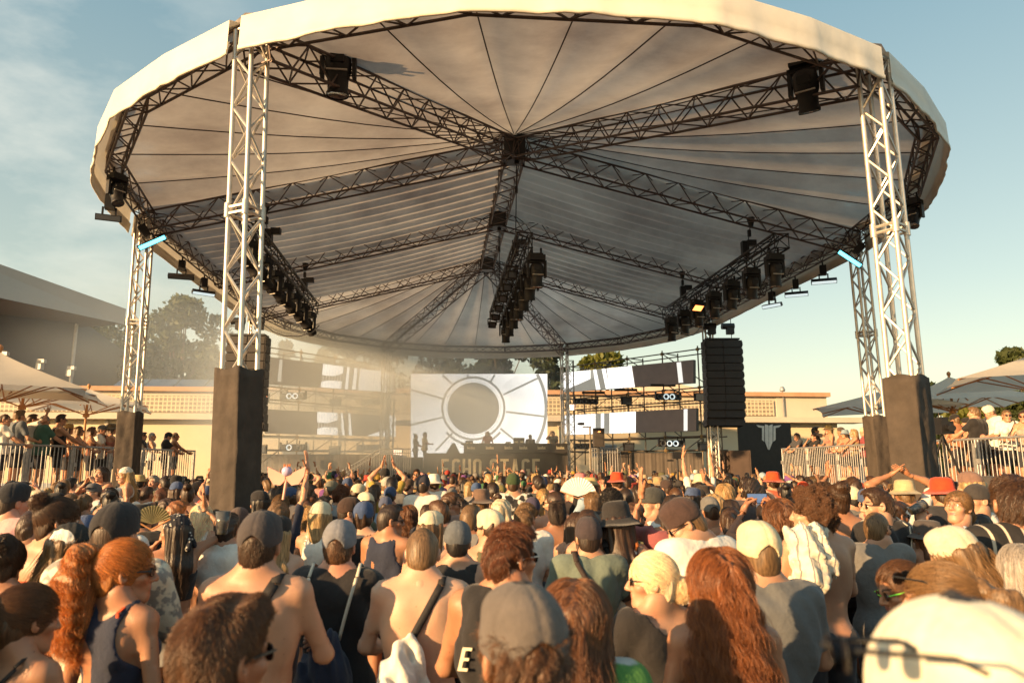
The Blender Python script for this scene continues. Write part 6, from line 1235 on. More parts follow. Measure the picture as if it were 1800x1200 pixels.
near['curly'] = P(1428, 862, 57, 'shirtless man with curly golden brown hair and a striped shirt over his shoulder', hair='curly', hairc='chestnut', top=None, hy=.75, yaw=.25, nstr=7000, skin='fair', pose='bent', build=1.05)
near['blackcord'] = P(1542, 858, 39, 'man with sunglasses in a black T shirt with white cords and khaki trousers', hair='fade', hairc='brown', top='tee', topc=BLK, legs='trousers', legc=KHK, glasses='black', hy=1.1, yaw=.4, straps=[('pack', (.62, .58, .5), .014)], pose='bent', nstr=1500)
near['strawarms'] = P(1588, 842, 46, 'person in a pale straw bucket hat holding the brim with both raised hands', hat='bucket', hatc=(.46, .36, .20), hair='short', hairc='light', top='tee', topc=WHT, pose='head', skin='tan')
near['greyhat'] = P(1630, 912, 66, 'woman in a dark grey bucket hat raising her left arm beside the cream cap', fem=True, hat='bucket', hatc=(.075, .062, .058), hair='wavy', hairc='auburn', top='tank', topc=BLK, pose='down', poseL='vert', hy=.5, skin='tan')
near['peakcap'] = P(1690, 918, 74, 'woman in a cream cap with a brown peak, long hair, looking left', peak=True, fem=True, hat='cap', hatc=(.60, .52, .38), cover=True, hair='long', hairc='light', top='cami', topc=(.5, .3, .25), hy=1.2, hp=-.25, nstr=4000)
near['braids'] = P(1655, 985, 92, 'woman with brown braids and sunglasses pushed up, right of the green sunglasses', fem=True, hair='pony', hairc='light', top='cami', topc=(.7, .65, .55), hy=.7, glasses='hat', nstr=6000, skin='tan')
near['greenglass'] = P(1592, 978, 66, 'woman with bright green sunglasses looking down to the left', fem=True, hair='pony', hairc='chestnut', top='tank', topc=(.25, .20, .12), hy=1.3, hp=-.3, yaw=.3, glasses='green', nstr=4000, skin='tan')
near['pinstripe'] = P(1776, 836, 58, 'man in a black shirt with thin pale stripes at the right edge', hair='short', hairc='brown', top='shirt', topmat='black_pinstripe_cloth', skin='tan', hy=-.3, nstr=4000, straps=[('slingR', (.04, .03, .02), .03)], build=1.1)
near['redbucket'] = P(1654, 838, 52, 'person in a bright orange red bucket hat before the tall covered column', hat='bucket', hatc=(.60, .05, .012), hair='short', hairc='brown', top='tee', topc=(.03, .03, .035))
near['drinker'] = P(1676, 861, 38, 'woman with tied light hair drinking beer, facing left', fem=True, hair='lowbun', hairc='light', top='tank', topc=(.35, .4, .48), hy=1.35, hp=.25, yaw=.8, pose='bent', poseL='mouth', nstr=2500)
near['backcap'] = P(1712, 850, 39, 'man in a dark cap turned backwards and white T shirt, facing left', hat='cap', hatc=(.04, .035, .034), cover=True, hatyaw=math.pi, hair='fade', hairc='brown', top='tee', topc=WHT, hy=1.25, hp=.2, yaw=.5)
near['greybucket'] = P(1738, 836, 40, 'man in a dark grey bucket hat near the right barrier', hat='bucket', hatc=(.06, .055, .055), hair='fade', hairc='dark', top='tee', topc=(.03, .03, .03), hy=.6)
near['browncap'] = P(1706, 828, 34, 'woman in a faded brown cap before the right barrier', fem=True, hat='cap', hatc=(.19, .11, .085), hair='long', hairc='blond', top='tank', topc=BLK, hy=.5)
near['greyhair'] = P(1796, 950, 66, 'person with long grey hair cut by the right edge', fem=True, hair='long', hairc='grey', top='tank', topc=(.35, .12, .03), nstr=4000, skin='tan')
near['phone'] = P(1368, 876, 50, 'woman with wavy red brown hair holding up a phone with both hands', fem=True, hair='wavy', hairc='copper', top='bra', topc=(.12, .04, .20), pose='phone', skin='tan', nstr=4000)
near['maroon'] = P(1186, 866, 44, 'person in a maroon T shirt with a green wristband raising one arm', fem=True, hair='long', hairc='dark', top='tee', topc=(.26, .075, .08), pose='down', poseL='vert', skin='tan')
near['beard'] = P(1146, 856, 40, 'man in a dark cap turned backwards and a white tank top, facing left', hat='cap', hatc=(.05, .05, .045), cover=True, hatyaw=math.pi, hair='fade', hairc='brown', top='tank', topc=WHT, hy=1.35, hp=.2, yaw=.5, skin='fair', build=1.08)
M_ = [
 (979, 880, 40, 'shirtless tanned man with thick dark brown hair in the middle of the crowd', dict(hair='short', hairc='dark', top=None, skin='deep', nstr=3000)),
 (921, 884, 44, 'man with short fair hair and a white T shirt left of the tanned back', dict(hair='crop', hairc='light', top='tee', topc=WHT, hy=-.5, nstr=3000)),
 (846, 858, 58, 'shirtless pale man in a brown bucket hat', dict(hat='bucket', hatc=(.14, .085, .06), hair='buzz', hairc='light', top=None, skin='pale', build=1.06)),
 (719, 894, 40, 'tanned woman with long curly red brown hair and a chain strap', dict(fem=True, hair='wavy', hairc='copper', top='cami', topc=BLK, skin='deep', nstr=3000, straps=[('thin', (.12, .1, .08), .01)])),
 (678, 871, 36, 'man in a denim blue cap and navy sleeveless shirt', dict(hat='cap', hatc=(.07, .085, .15), hair='buzz', hairc='brown', top='muscle', topc=NAVY, skin='tan')),
 (612, 872, 48, 'man in a dark brown cap and camouflage shirt looking right', dict(hat='cap', hatc=(.045, .024, .018), hair='fade', hairc='dark', cover=True, top='shirt', topmat='camouflage_cloth', hy=-1.0, yaw=-.3)),
 (540, 890, 46, 'woman with short curly blond hair and tattooed bare shoulders, face right', dict(fem=True, hair='curly', hairc='blond', top='bra', topc=(.5, .48, .44), hy=-1.2, yaw=-.4, nstr=2500)),
 (567, 871, 32, 'man with an undercut of black hair looking right, black T shirt', dict(hair='crop', hairc='black', top='tee', topc=BLK, hy=-1.2, yaw=-.3)),
 (538, 851, 34, 'man with cornrow braids and sunglasses in a dark grey T shirt', dict(hair='fade', hairc='dark', top='tee', topc=(.08, .075, .08), skin='brown', hy=-1.1, yaw=-.3, glasses='black')),
 (494, 868, 36, 'woman with light brown hair pinned up behind the cornrow man', dict(fem=True, hair='lowbun', hairc='light', top='tank', topc=(.25, .25, .25), nstr=1500)),
 (420, 890, 50, 'man in a brown cap and black T shirt beside the front column', dict(hat='cap', hatc=(.085, .058, .05), hair='fade', hairc='dark', top='tee', topc=BLK, cover=True)),
 (402, 900, 50, 'man in a plain white T shirt half hidden by the shirtless sling man', dict(hair='short', hairc='dark', top='tee', topc=WHT, build=1.08)),
 (356, 885, 40, 'woman with a blond bob and white tank top beside the front column', dict(fem=True, hair='bob', hairc='platinum', top='tank', topc=WHT, straps=[('slingL', (.03, .03, .07), .012)], nstr=2500)),
 (310, 879, 40, 'man with cropped ginger hair, white sunglasses and a beige bandana', dict(hair='crop', hairc='ginger', top='tank', topc=(.3, .25, .18), hy=-1.0, glasses='white')),
 (280, 878, 34, 'blond woman with mirrored sunglasses facing the camera behind a fan', dict(fem=True, hair='long', hairc='blond', top='tank', topc=(.3, .3, .3), yaw=2.7, glasses='black')),
 (167, 848, 30, 'man in a grey cap with red sunglasses on it, facing the camera', dict(hat='cap', hatc=(.10, .10, .11), cover=True, hair='fade', hairc='brown', top='tee', topc=(.5, .5, .5), yaw=2.6, glasses='hat')),
 (195, 858, 34, 'woman with dark curly hair below the seated blond woman', dict(fem=True, hair='curly', hairc='dark', top='tank', topc=BLK)),
 (100, 864, 34, 'man in a black cap and sunglasses left of the bald man', dict(hat='cap', hatc=BLK, cover=True, hair='fade', hairc='dark', top='tee', topc=BLK, hy=-1.2, yaw=-.5, glasses='black', skin='tan')),
 (64, 860, 30, 'person with bleached hair and white sunglasses, face right', dict(hair='crop', hairc='platinum', top='tee', topc=BLK, hy=-1.3, yaw=-.3, glasses='white')),
 (46, 873, 44, 'woman in a faded grey cap and black T shirt behind the pink shirt', dict(fem=True, hat='cap', hatc=(.11, .115, .13), hair='long', hairc='brown', top='tee', topc=BLK, hy=-.4)),
 (124, 866, 32, 'bald man with glasses behind the woman with the loose bun', dict(hair='buzz', hairc='light', top='tee', topc=(.2, .18, .17), hy=-.9, skin='pink')),
 (150, 866, 32, 'woman with fair dreadlocks tied back', dict(fem=True, hair='pony', hairc='light', top='tank', topc=(.2, .19, .18))),
 (272, 835, 20, 'older grey haired man in a patterned shirt by the left barrier', dict(hair='short', hairc='grey', top='shirt', topmat='black_white_print_cloth', yaw=2.9, skin='pink')),
 (902, 831, 26, 'person in a dark green cap below the word STAGE', dict(hat='cap', hatc=(.035, .06, .022), cover=True, hair='fade', hairc='brown', top='tee', topmat='black_white_print_cloth', D=9.5)),
 (881, 851, 28, 'person in an olive cap turned backwards with a printed shirt', dict(hat='cap', hatc=(.16, .14, .05), hair='fade', hairc='brown', top='tee', topc=BLK)),
 (838, 847, 26, 'man in a blue cap turned backwards with sunglasses, face to the camera', dict(hat='cap', hatc=(.05, .09, .20), hatyaw=math.pi, cover=True, hair='fade', hairc='brown', top='tee', topc=(.2, .2, .2), yaw=2.8, glasses='black')),
 (767, 845, 26, 'person in a lime green cap', dict(hat='cap', hatc=(.42, .60, .03), cover=True, hair='fade', hairc='brown', top='tee', topc=(.3, .3, .3))),
 (771, 853, 26, 'person in a denim blue cap with sunglasses on the peak, below the lime cap', dict(hat='cap', hatc=(.08, .12, .20), cover=True, hair='fade', hairc='brown', top='tee', topc=WHT, hy=-.6)),
 (731, 860, 30, 'woman in a grey bucket hat facing away', dict(fem=True, hat='bucket', hatc=(.33, .30, .24), hair='bob', hairc='brown', top='tank', topc=(.4, .25, .2))),
 (789, 864, 36, 'man with brown hair and dark sunglasses looking right', dict(hair='crop', hairc='chestnut', top='tee', topc=(.35, .2, .15), hy=-1.1, yaw=-.3, glasses='black', skin='tan')),
 (812, 875, 28, 'woman with straight dark hair right of the man in dark sunglasses', dict(fem=True, hair='long', hairc='dark', top='tank', topc=(.25, .16, .12))),
 (752, 884, 36, 'woman with brown hair gathered behind', dict(fem=True, hair='lowbun', hairc='brown', top='tank', topc=(.12, .08, .07))),
 (774, 893, 44, 'person with dark tight curls before the brown bucket hat', dict(hair='curly', hairc='black', top='tee', topc=(.03, .03, .03), nstr=2500)),
 (744, 834, 20, 'man in a black cap and white T shirt under the stage corner', dict(hat='cap', hatc=(.03, .03, .045), hair='fade', hairc='dark', top='tee', topc=WHT, D=9.5)),
 (763, 832, 24, 'person in a white bucket hat below the letter E', dict(hat='bucket', hatc=(.72, .68, .6), hair='short', hairc='brown', top='tee', topc=WHT, D=11)),
 (733, 824, 12, 'man with sunglasses standing taller below the stage corner, face to the camera', dict(hair='fade', hairc='dark', top='tee', topc=(.12, .03, .04), yaw=3.0, glasses='black', D=17, skin='tan')),
 (680, 837, 27, 'person in a pale grey cap clapping with raised arms and a mustard top', dict(hat='cap', hatc=(.35, .34, .30), cover=True, hair='fade', hairc='light', top='tee', topc=(.36, .26, .05), pose='clap', hy=-.5)),
 (677, 822, 14, 'man in a small black cap above the pale grey cap', dict(hat='cap', hatc=BLK, cover=True, hair='fade', hairc='dark', top='tee', topc=BLK, D=14)),
 (628, 849, 30, 'man in a cream cap with dark hair below it looking right', dict(hat='cap', hatc=(.62, .56, .38), hair='short', hairc='brown', top='tee', topc=(.35, .33, .30), hy=-.9)),
 (581, 844, 30, 'man in a faded green grey cap with a neon collar', dict(hat='cap', hatc=(.14, .14, .11), hair='fade', hairc='brown', top='tee', topc=(.2, .19, .17), hy=-.6)),
 (600, 854, 34, 'man with curly auburn hair between two caps', dict(hair='curly', hairc='auburn', top='tee', topc=(.3, .3, .3), nstr=2000)),
 (487, 840, 22, 'man with fair cropped hair and one arm stretched left', dict(hair='crop', hairc='light', top='tank', topc=(.06, .05, .06), pose='down', poseL='wide')),
 (1020, 831, 24, 'person in a pink bucket hat with a white fan', dict(hat='bucket', hatc=(.66, .20, .20), hair='short', hairc='light', top='tank', topc=BLK, D=11)),
 (1084, 829, 24, 'person in a red bucket hat below the right screens', dict(hat='bucket', hatc=(.62, .055, .015), hair='short', hairc='brown', top='tee', topc=BLK, D=11)),
 (1358, 828, 26, 'person in an orange red bucket hat left of the red caps', dict(hat='bucket', hatc=(.62, .06, .012), hair='short', hairc='brown', top='tee', topc=(.4, .1, .05), D=10.5)),
 (1412, 845, 28, 'person in a red cap with a white mark, facing away', dict(hat='cap', hatc=(.62, .06, .012), cover=True, hair='fade', hairc='brown', top='tee', topc=WHT)),
 (1487, 851, 26, 'person in a red cap under the raised arm', dict(hat='cap', hatc=(.60, .03, .02), cover=True, hair='fade', hairc='brown', top='tee', topc=(.6, .1, .05))),
 (1470, 850, 44, 'woman with brown hair twisted in a knot and a black strap', dict(fem=True, hair='bun', hairc='brown', top='cami', topc=BLK, nstr=2500, skin='tan')),
 (1445, 848, 44, 'person with tousled dark brown curls left of the twisted knot', dict(hair='curly', hairc='brown', top='tee', topc=BLK, nstr=2500)),
 (1500, 838, 30, 'man raising an open hand high to the left of the columns', dict(hair='short', hairc='brown', top='tank', topc=(.2, .1, .08), pose='down', poseL='upbent', skin='tan')),
 (1316, 838, 40, 'person with short dark curls watching behind the raised phone', dict(hair='curly', hairc='dark', top='tee', topc=(.08, .06, .06))),
 (1273, 848, 32, 'woman with very long straight blond hair and a printed top', dict(fem=True, hair='long', hairc='blond', top='tee', topmat='black_white_print_cloth', nstr=3500)),
 (1236, 852, 44, 'man in a big black bucket hat behind the white T shirt', dict(hat='bucket', hatc=(.03, .022, .02), hair='short', hairc='brown', top='tee', topc=(.6, .6, .6))),
 (1172, 842, 28, 'man in a dark brown cap before the pole camera', dict(hat='cap', hatc=(.05, .03, .026), hair='fade', hairc='brown', top='tee', topc=(.2, .15, .1), hy=.4)),
 (1230, 832, 24, 'person in a pale yellow bucket hat below the subwoofers', dict(hat='bucket', hatc=(.62, .55, .34), hair='short', hairc='light', top='tee', topc=WHT, D=11.5, pose='up')),
 (1000, 853, 24, 'person in a dark brown knitted hat', dict(hat='cap', hatc=(.07, .05, .035), cover=True, hatyaw=math.pi, hair='bob', hairc='brown', top='tee', topc=(.35, .4, .05))),
 (955, 858, 30, 'woman with a long straight blond ponytail', dict(fem=True, hair='pony', hairc='blond', top='tank', topc=BLK, nstr=3000)),
 (936, 872, 40, 'man in a navy cap with a small white mark', dict(hat='cap', hatc=(.05, .04, .075), cover=True, hair='fade', hairc='light', top='tee', topc=(.06, .05, .09))),
 (1042, 862, 32, 'woman with loose copper blond hair beside the floppy hat', dict(fem=True, hair='long', hairc='light', top='tank', topc=(.5, .3, .2), nstr=2500)),
 (1074, 858, 42, 'person with a mop of black curls behind the floppy hat', dict(hair='curly', hairc='black', top='tee', topc=BLK, nstr=2500)),
 (1100, 856, 34, 'man with a close fade haircut right of the black curls', dict(hair='buzz', hairc='dark', top='tee', topc=(.35, .2, .18), skin='tan')),
 (948, 835, 26, 'man with a dark quiff and glasses below the end of the lettering', dict(hair='crop', hairc='dark', top='tee', topc=(.05, .05, .05), hy=.5, skin='tan', glasses='black')),
 (1062, 866, 34, 'man in a beige cap holding sunglasses up with one hand', dict(hat='cap', hatc=(.35, .28, .2), cover=True, hair='fade', hairc='brown', top='tee', topc=(.3, .3, .3), hy=1.3, yaw=.6, pose='upbent', poseL='down')),
]
for px, py, hw, lab, kw in M_: P(px, py, hw * .8, lab, **kw)
# ------------------------------------------------------------------ the rest of the crowd up to the stage
TOPS = [('black', BLK), ('black', (.03, .028, .03)), ('white', WHT), ('white', (.66, .62, .56)), ('grey', (.16, .155, .15)), ('navy', NAVY), ('olive', (.10, .095, .05)), ('red', (.40, .05, .035)), ('beige', (.42, .31, .20)), ('light blue', (.28, .38, .48)), ('mustard', (.42, .26, .05)), ('pink', (.60, .30, .28)), ('green', (.06, .16, .07)), ('purple', (.16, .06, .22))]
HATS = [('cap', 'black', BLK), ('cap', 'grey', (.14, .135, .13)), ('cap', 'cream', (.62, .54, .38)), ('cap', 'blue', (.05, .08, .17)), ('cap', 'brown', (.10, .06, .04)), ('bucket', 'white', (.70, .66, .58)), ('bucket', 'black', BLK), ('bucket', 'tan', (.36, .25, .13)), ('bucket', 'red', (.55, .05, .02)), ('fedora', 'straw', (.50, .36, .16))]
HN = {'buzz': 'shaved', 'fade': 'cropped', 'short': 'short', 'crop': 'short', 'curly': 'curly', 'long': 'long', 'wavy': 'wavy', 'pony': 'ponytailed', 'bun': 'bunned', 'lowbun': 'pinned up', 'bob': 'bobbed'}
def zone(px):
    for lim, t in ((345, 'by the left barrier'), (470, 'beside the front column'), (570, 'below the left screens'), (690, 'below the stage stair'), (775, 'below the stage corner'), (860, 'below the word ECHO'), (955, 'below the word STAGE'), (1040, 'right of the lettering'), (1130, 'below the pale barrier'), (1240, 'below the right screens'), (1330, 'below the subwoofers'), (1450, 'below the right terrace'), (1540, 'before the bluish column'), (10 ** 9, 'below the right barrier')):
        if px < lim: return t
rg = random.Random(21); cells = []
FENCE_L = lambda Y: LF0.x + (LF1.x - LF0.x) * (Y - LF0.y) / (LF1.y - LF0.y); FENCE_R = lambda Y: RF1.x + (RF0.x - RF1.x) * (Y - RF1.y) / (RF0.y - RF1.y)
Y = 5.0; row = 0
while Y < 27.6:
    xl, xr = -.86 * Y - .4, .86 * Y + .4
    if Y > LF0.y - 1.5: xl = max(xl, FENCE_L(min(Y, LF1.y)) + .9)
    elif Y > 9: xl = max(xl, -9.5 - (Y - 9) * .15)
    if Y > RF1.y - 1.0: xr = min(xr, FENCE_R(min(Y, RF0.y)) - .7)
    x = xl + rg.uniform(0, .6)
    while x < xr:
        cells.append((x + rg.uniform(-.17, .17), Y + rg.uniform(-.24, .24))); x += rg.uniform(.52, .80)
    Y += .62 if Y < 10 else .78
def free(x, y):
    if any((x - a) ** 2 + (y - b) ** 2 < (.42 if y < 9 else .48) ** 2 for a, b, _ in TAKEN): return False
    for i, bk in ((3, False), (6, False), (0, False), (9, False)):
        p = ringpt(i, RR, 0, bk)
        if (x - p.x) ** 2 + (y - p.y) ** 2 < .30: return False
    return True
cells = [c for c in cells if free(*c)]
cells.sort(key=lambda c: c[1])
BUDGET = 200; far_cells = cells[BUDGET:]; cells = cells[:BUDGET]
counts = {}
def draw_person(x, y, far=False):
    px = PPX + x / y * FPX; fem = rg.random() < .42; kw = dict(fem=fem, yaw=rg.gauss(0, .18), hy=rg.choice([0, 0, 0, .5, -.5, .9, -.9]), skin=rg.choice(['fair', 'fair', 'tan', 'tan', 'pale', 'deep', 'pink']), build=rg.choice([1.0, 1.0, 1.1]) if not fem else 1.0)
    r = rg.random(); armtxt = ''
    up_p = .08 if y > 12 else .05 if y > 9 else 0.0
    if r < up_p: kw['pose'] = rg.choice(['up', 'upbent', 'fist', 'head']); kw['poseL'] = rg.choice(['down', kw['pose'], 'bent']); armtxt = ', arms raised,' if kw['poseL'] == kw['pose'] else ', one arm raised,'
    elif y > 9 and r < up_p + .05: kw['pose'] = 'phone'; armtxt = ' holding a phone up'
    else: kw['pose'] = rg.choice(['down', 'bent', 'bent']); 
    if kw['pose'] == 'phone': kw['pose'] = 'upbent'; kw['poseL'] = 'bent'; armtxt = ', one arm raised,'
    hat = rg.choice(HATS if y > 9 else HATS[:5]) if rg.random() < .36 else None
    hc = rg.choice(['black', 'dark', 'dark', 'dark', 'brown', 'brown', 'brown', 'chestnut', 'light', 'blond' if fem else 'dark', 'auburn', 'platinum' if fem else 'black'])
    hs = rg.choice(['long', 'long', 'wavy', 'pony', 'lowbun', 'bun', 'bob']) if fem else rg.choice(['short', 'short', 'crop', 'fade', 'fade', 'buzz', 'curly'])
    if hat and hs in ('bun', 'pony', 'curly', 'wavy'): hs = 'long' if fem else 'short'
    tn, tcol = rg.choice(TOPS if y > 8 else TOPS[:7]); top = rg.choice(['tee', 'tank', 'cami', 'crop']) if fem else rg.choice(['tee', 'tee', 'tee', 'tank', None])
    kw.update(hair=hs, hairc=hc, top=top, topc=tcol)
    if hat: kw.update(hat=hat[0], hatc=hat[2], cover=rg.random() < .5)
    who = 'woman' if fem else 'man'; bw = {'tee': 'T shirt', 'tank': 'tank top', 'cami': 'strappy top', 'crop': 'crop top'}.get(top)
    cn = {'chestnut': 'chestnut', 'dark': 'dark', 'light': 'fair', 'platinum': 'platinum', 'auburn': 'auburn'}.get(hc, hc)
    lab = (f"{who} in a {hat[1]} {'bucket hat' if hat[0] == 'bucket' else 'cap' if hat[0] == 'cap' else 'hat'}" if hat else f"{who} with {HN[hs]} {cn} hair") + (f", {tn} {bw}" if bw else ', shirtless') + armtxt + ' ' + zone(px)
    kw['glasses'] = 'black' if abs(kw['hy']) > .6 and rg.random() < .6 else None
    H = rg.gauss(1.67, .05) if not fem else rg.gauss(1.60, .045)
    return lab, kw, min(max(H, 1.52), 1.74 if y > 9 else 1.68 if y > 7 else 1.62)
for x, y in cells:
    lab, kw, H = draw_person(x, y); TAKEN.append((x, y, .3)); counts[lab] = counts.get(lab, 0) + 1
    dist = ' near the front column' if False else ''
    person(x, y, lab, H=H, lod=1 if y < 7.5 else 2, seed=rg.randrange(3), group='festival goers on the square', **kw)
# far heads that merge into one mass: one object
def crowd_mass(cs):
    VV, FF, MM = [], [], []; n = 0
    mats = [M_skin_far, M_skin_far2] + FAR_H + FAR_T
    for x, y in cs:
        lab, kw, H = draw_person(x, y, True); fem = kw['fem']; pose = kw['pose']; pl = kw.get('poseL') or pose; J = skeleton(fem, pose, pl); lo, hi = bounds(J); Rh, hc = head_xf(kw['hy'], 0, 0)
        def mk():
            f = Field(lo, hi, .06, zfine=(.9, .028)); torso_prims(f, fem); arm_prims(f, J, fem); neck_prims(f, fem, hc); leg_prims(f, fem, upto=2); V, F = f.mesh(); V, F = add_hands(V, F, J, 2); hd = cached(('head', fem, 2), lambda: head_mesh(.011, fem)); return bake_head(V, F, hd, hc, Rh)
        V, F, mi = cached(('farbody', fem, pose, pl, kw['hy']), mk); k = H / 1.755; c, s = math.cos(kw['yaw']), math.sin(kw['yaw']); Rz = np.array([[c, -s, 0], [s, c, 0], [0, 0, 1]])
        def addm(v, f, mi):
            nonlocal n
            VV.append((v * k) @ Rz.T + np.array([x, y, 0])); FF.append(f + n); MM.append(np.full(len(f), mi)); n += len(v)
        addm(V, F, rg.randrange(2))
        hv = cached(('hair', kw['hair'], 2, 'hat' in kw, 0), lambda: hair_field(kw['hair'], .012, 0, 'hat' in kw)); addm(hv[0] @ Rh.T + hc, hv[1], 2 + rg.randrange(len(FAR_H)))
        if kw['top']:
            tv = cached(('fartop', kw['top'], fem, pose, pl), lambda: top_mesh(kw['top'], J, fem, .03, 0, 1, 1.0, lo, hi)); addm(tv[0], tv[1], 2 + len(FAR_H) + rg.randrange(len(FAR_T)))
        if 'hat' in kw:
            hm = cap_far if kw['hat'] == 'cap' else lathe_np(BUCKET, 16); addm(np.asarray(hm[0]) @ Rh.T + hc, np.asarray(hm[1]), 2 + len(FAR_H) + rg.randrange(len(FAR_T)))
    return mesh_from(np.concatenate(VV), np.concatenate(FF), mats, np.concatenate(MM), name='crowd')
M_skin_far = mat('far_skin', SKIN['tan'], .55, var=.1); M_skin_far2 = mat('far_skin_fair', SKIN['fair'], .55, var=.1)
FAR_H = [mat('far_hair_' + k, HAIRC[k], .5) for k in ('black', 'dark', 'dark', 'brown', 'brown', 'chestnut', 'blond', 'light')]; FAR_T = [mat('far_cloth_' + str(i), t[1], .9) for i, t in enumerate(TOPS)]
cap_far = cached(('cap_far',), lambda: cap_mesh(.011, True))[:2]
if far_cells:
    cro = link('crowd', crowd_mass(far_cells)); tag(cro, 'densely packed far rows of people in front of the stage', 'crowd', kind='stuff')
# ------------------------------------------------------------------ people on the terraces and the stage
def fenceY(px, right):
    if right: return .48 * FPX / (HZ - (789.5 + (765.5 - 789.5) * (px - 1374) / (1850 - 1374)))
    return .39 * FPX / (HZ - (779.5 + (793 - 779.5) * (px + 40) / 384))
def PT(px, py, D, label, z0, grp, **k):
    p = at(px, py, D); H = min(max(p.z - (.035 if k.get('hat') else .02) - z0, 1.5), 1.98); k.setdefault('lod', 2 if D > 15 else 1); return person(p.x, p.y, label, H=H, z0=z0, group=grp, seed=int(px) % 7, **k)
GL, GR, GS = 'people leaning on the left barrier', 'people along the right barrier', 'people on the stage'
yl = -.7
for a in [
 (10, 727, 13.6, 'person in a white T shirt leaning on the barrier at the left edge', dict(hair='lowbun', fem=True, hairc='brown', top='tee', topc=WHT, pose='lean', yaw=-.9, hy=-.4)),
 (35, 720, 14.6, 'man with fair hair in a grey T shirt seen from behind on the left terrace', dict(hair='short', hairc='light', top='tee', topc=(.12, .14, .17), yaw=-.5, pose='bent')),
 (78, 728, 14.2, 'broad man in a green T shirt leaning on the left barrier', dict(hair='buzz', hairc='grey', top='tee', topc=(.05, .13, .10), yaw=-.6, pose='lean', build=1.15, hp=-.2)),
 (108, 727, 14.9, 'bearded man in a black tank top and sunglasses on the left terrace', dict(hair='fade', hairc='dark', top='tank', topc=BLK, yaw=-.9, glasses='black', pose='lean', build=1.1)),
 (58, 727, 16.2, 'person on the left terrace with one hand raised', dict(hair='short', hairc='brown', top='tee', topc=WHT, pose='upbent', poseL='down', yaw=-.8)),
 (122, 744, 16.0, 'woman in a straw hat on the left terrace', dict(fem=True, hat='fedora', hatc=(.4, .25, .1), hair='long', hairc='brown', top='tank', topc=(.3, .15, .1), yaw=-.8)),
 (140, 748, 15.5, 'blond woman with a black crossbody strap on the left terrace', dict(fem=True, hair='wavy', hairc='light', top='cami', topc=BLK, yaw=-1.2, glasses='black', pose='lean')),
 (163, 749, 15.8, 'woman with curly auburn hair leaning over the left barrier', dict(fem=True, hair='wavy', hairc='copper', top='cami', topc=(.2, .08, .05), yaw=-1.1, pose='lean')),
 (180, 746, 17.5, 'man in a grey cap pointing right on the left terrace', dict(hat='cap', hatc=(.14, .13, .13), cover=True, hair='fade', hairc='dark', top='tee', topc=WHT, yaw=-1.3, pose='front')),
 (197, 744, 16.5, 'woman with long hair and a brown hat beside the slender column', dict(fem=True, hat='bucket', hatc=(.16, .10, .05), hair='wavy', hairc='chestnut', top='tank', topc=(.4, .15, .1), yaw=-.9, pose='lean')),
 (252, 759, 21.0, 'man in sunglasses right behind the slender column', dict(hair='short', hairc='brown', top='tee', topc=BLK, yaw=-1.2, glasses='black', pose='front')),
 (268, 759, 22.0, 'grey haired man in a white vest on the left terrace', dict(hair='buzz', hairc='grey', top='tank', topc=WHT, yaw=-1.1, pose='bent')),
 (294, 758, 22.5, 'man in a black cap and black T shirt leaning on the left barrier', dict(hat='cap', hatc=BLK, cover=True, hair='fade', hairc='dark', top='tee', topc=BLK, yaw=-1.0, hp=-.3, pose='lean')),
 (309, 759, 23.5, 'shirtless man last in the row on the left terrace', dict(hair='buzz', hairc='light', top=None, yaw=-1.1, pose='lean', skin='tan')),
]: PT(a[0], a[1], fenceY(a[0], False) + (.42 if a[4].get('pose') == 'lean' else .7 + (a[0] * 7 % 5) * .12), a[3], ZTL, GL, **a[4])
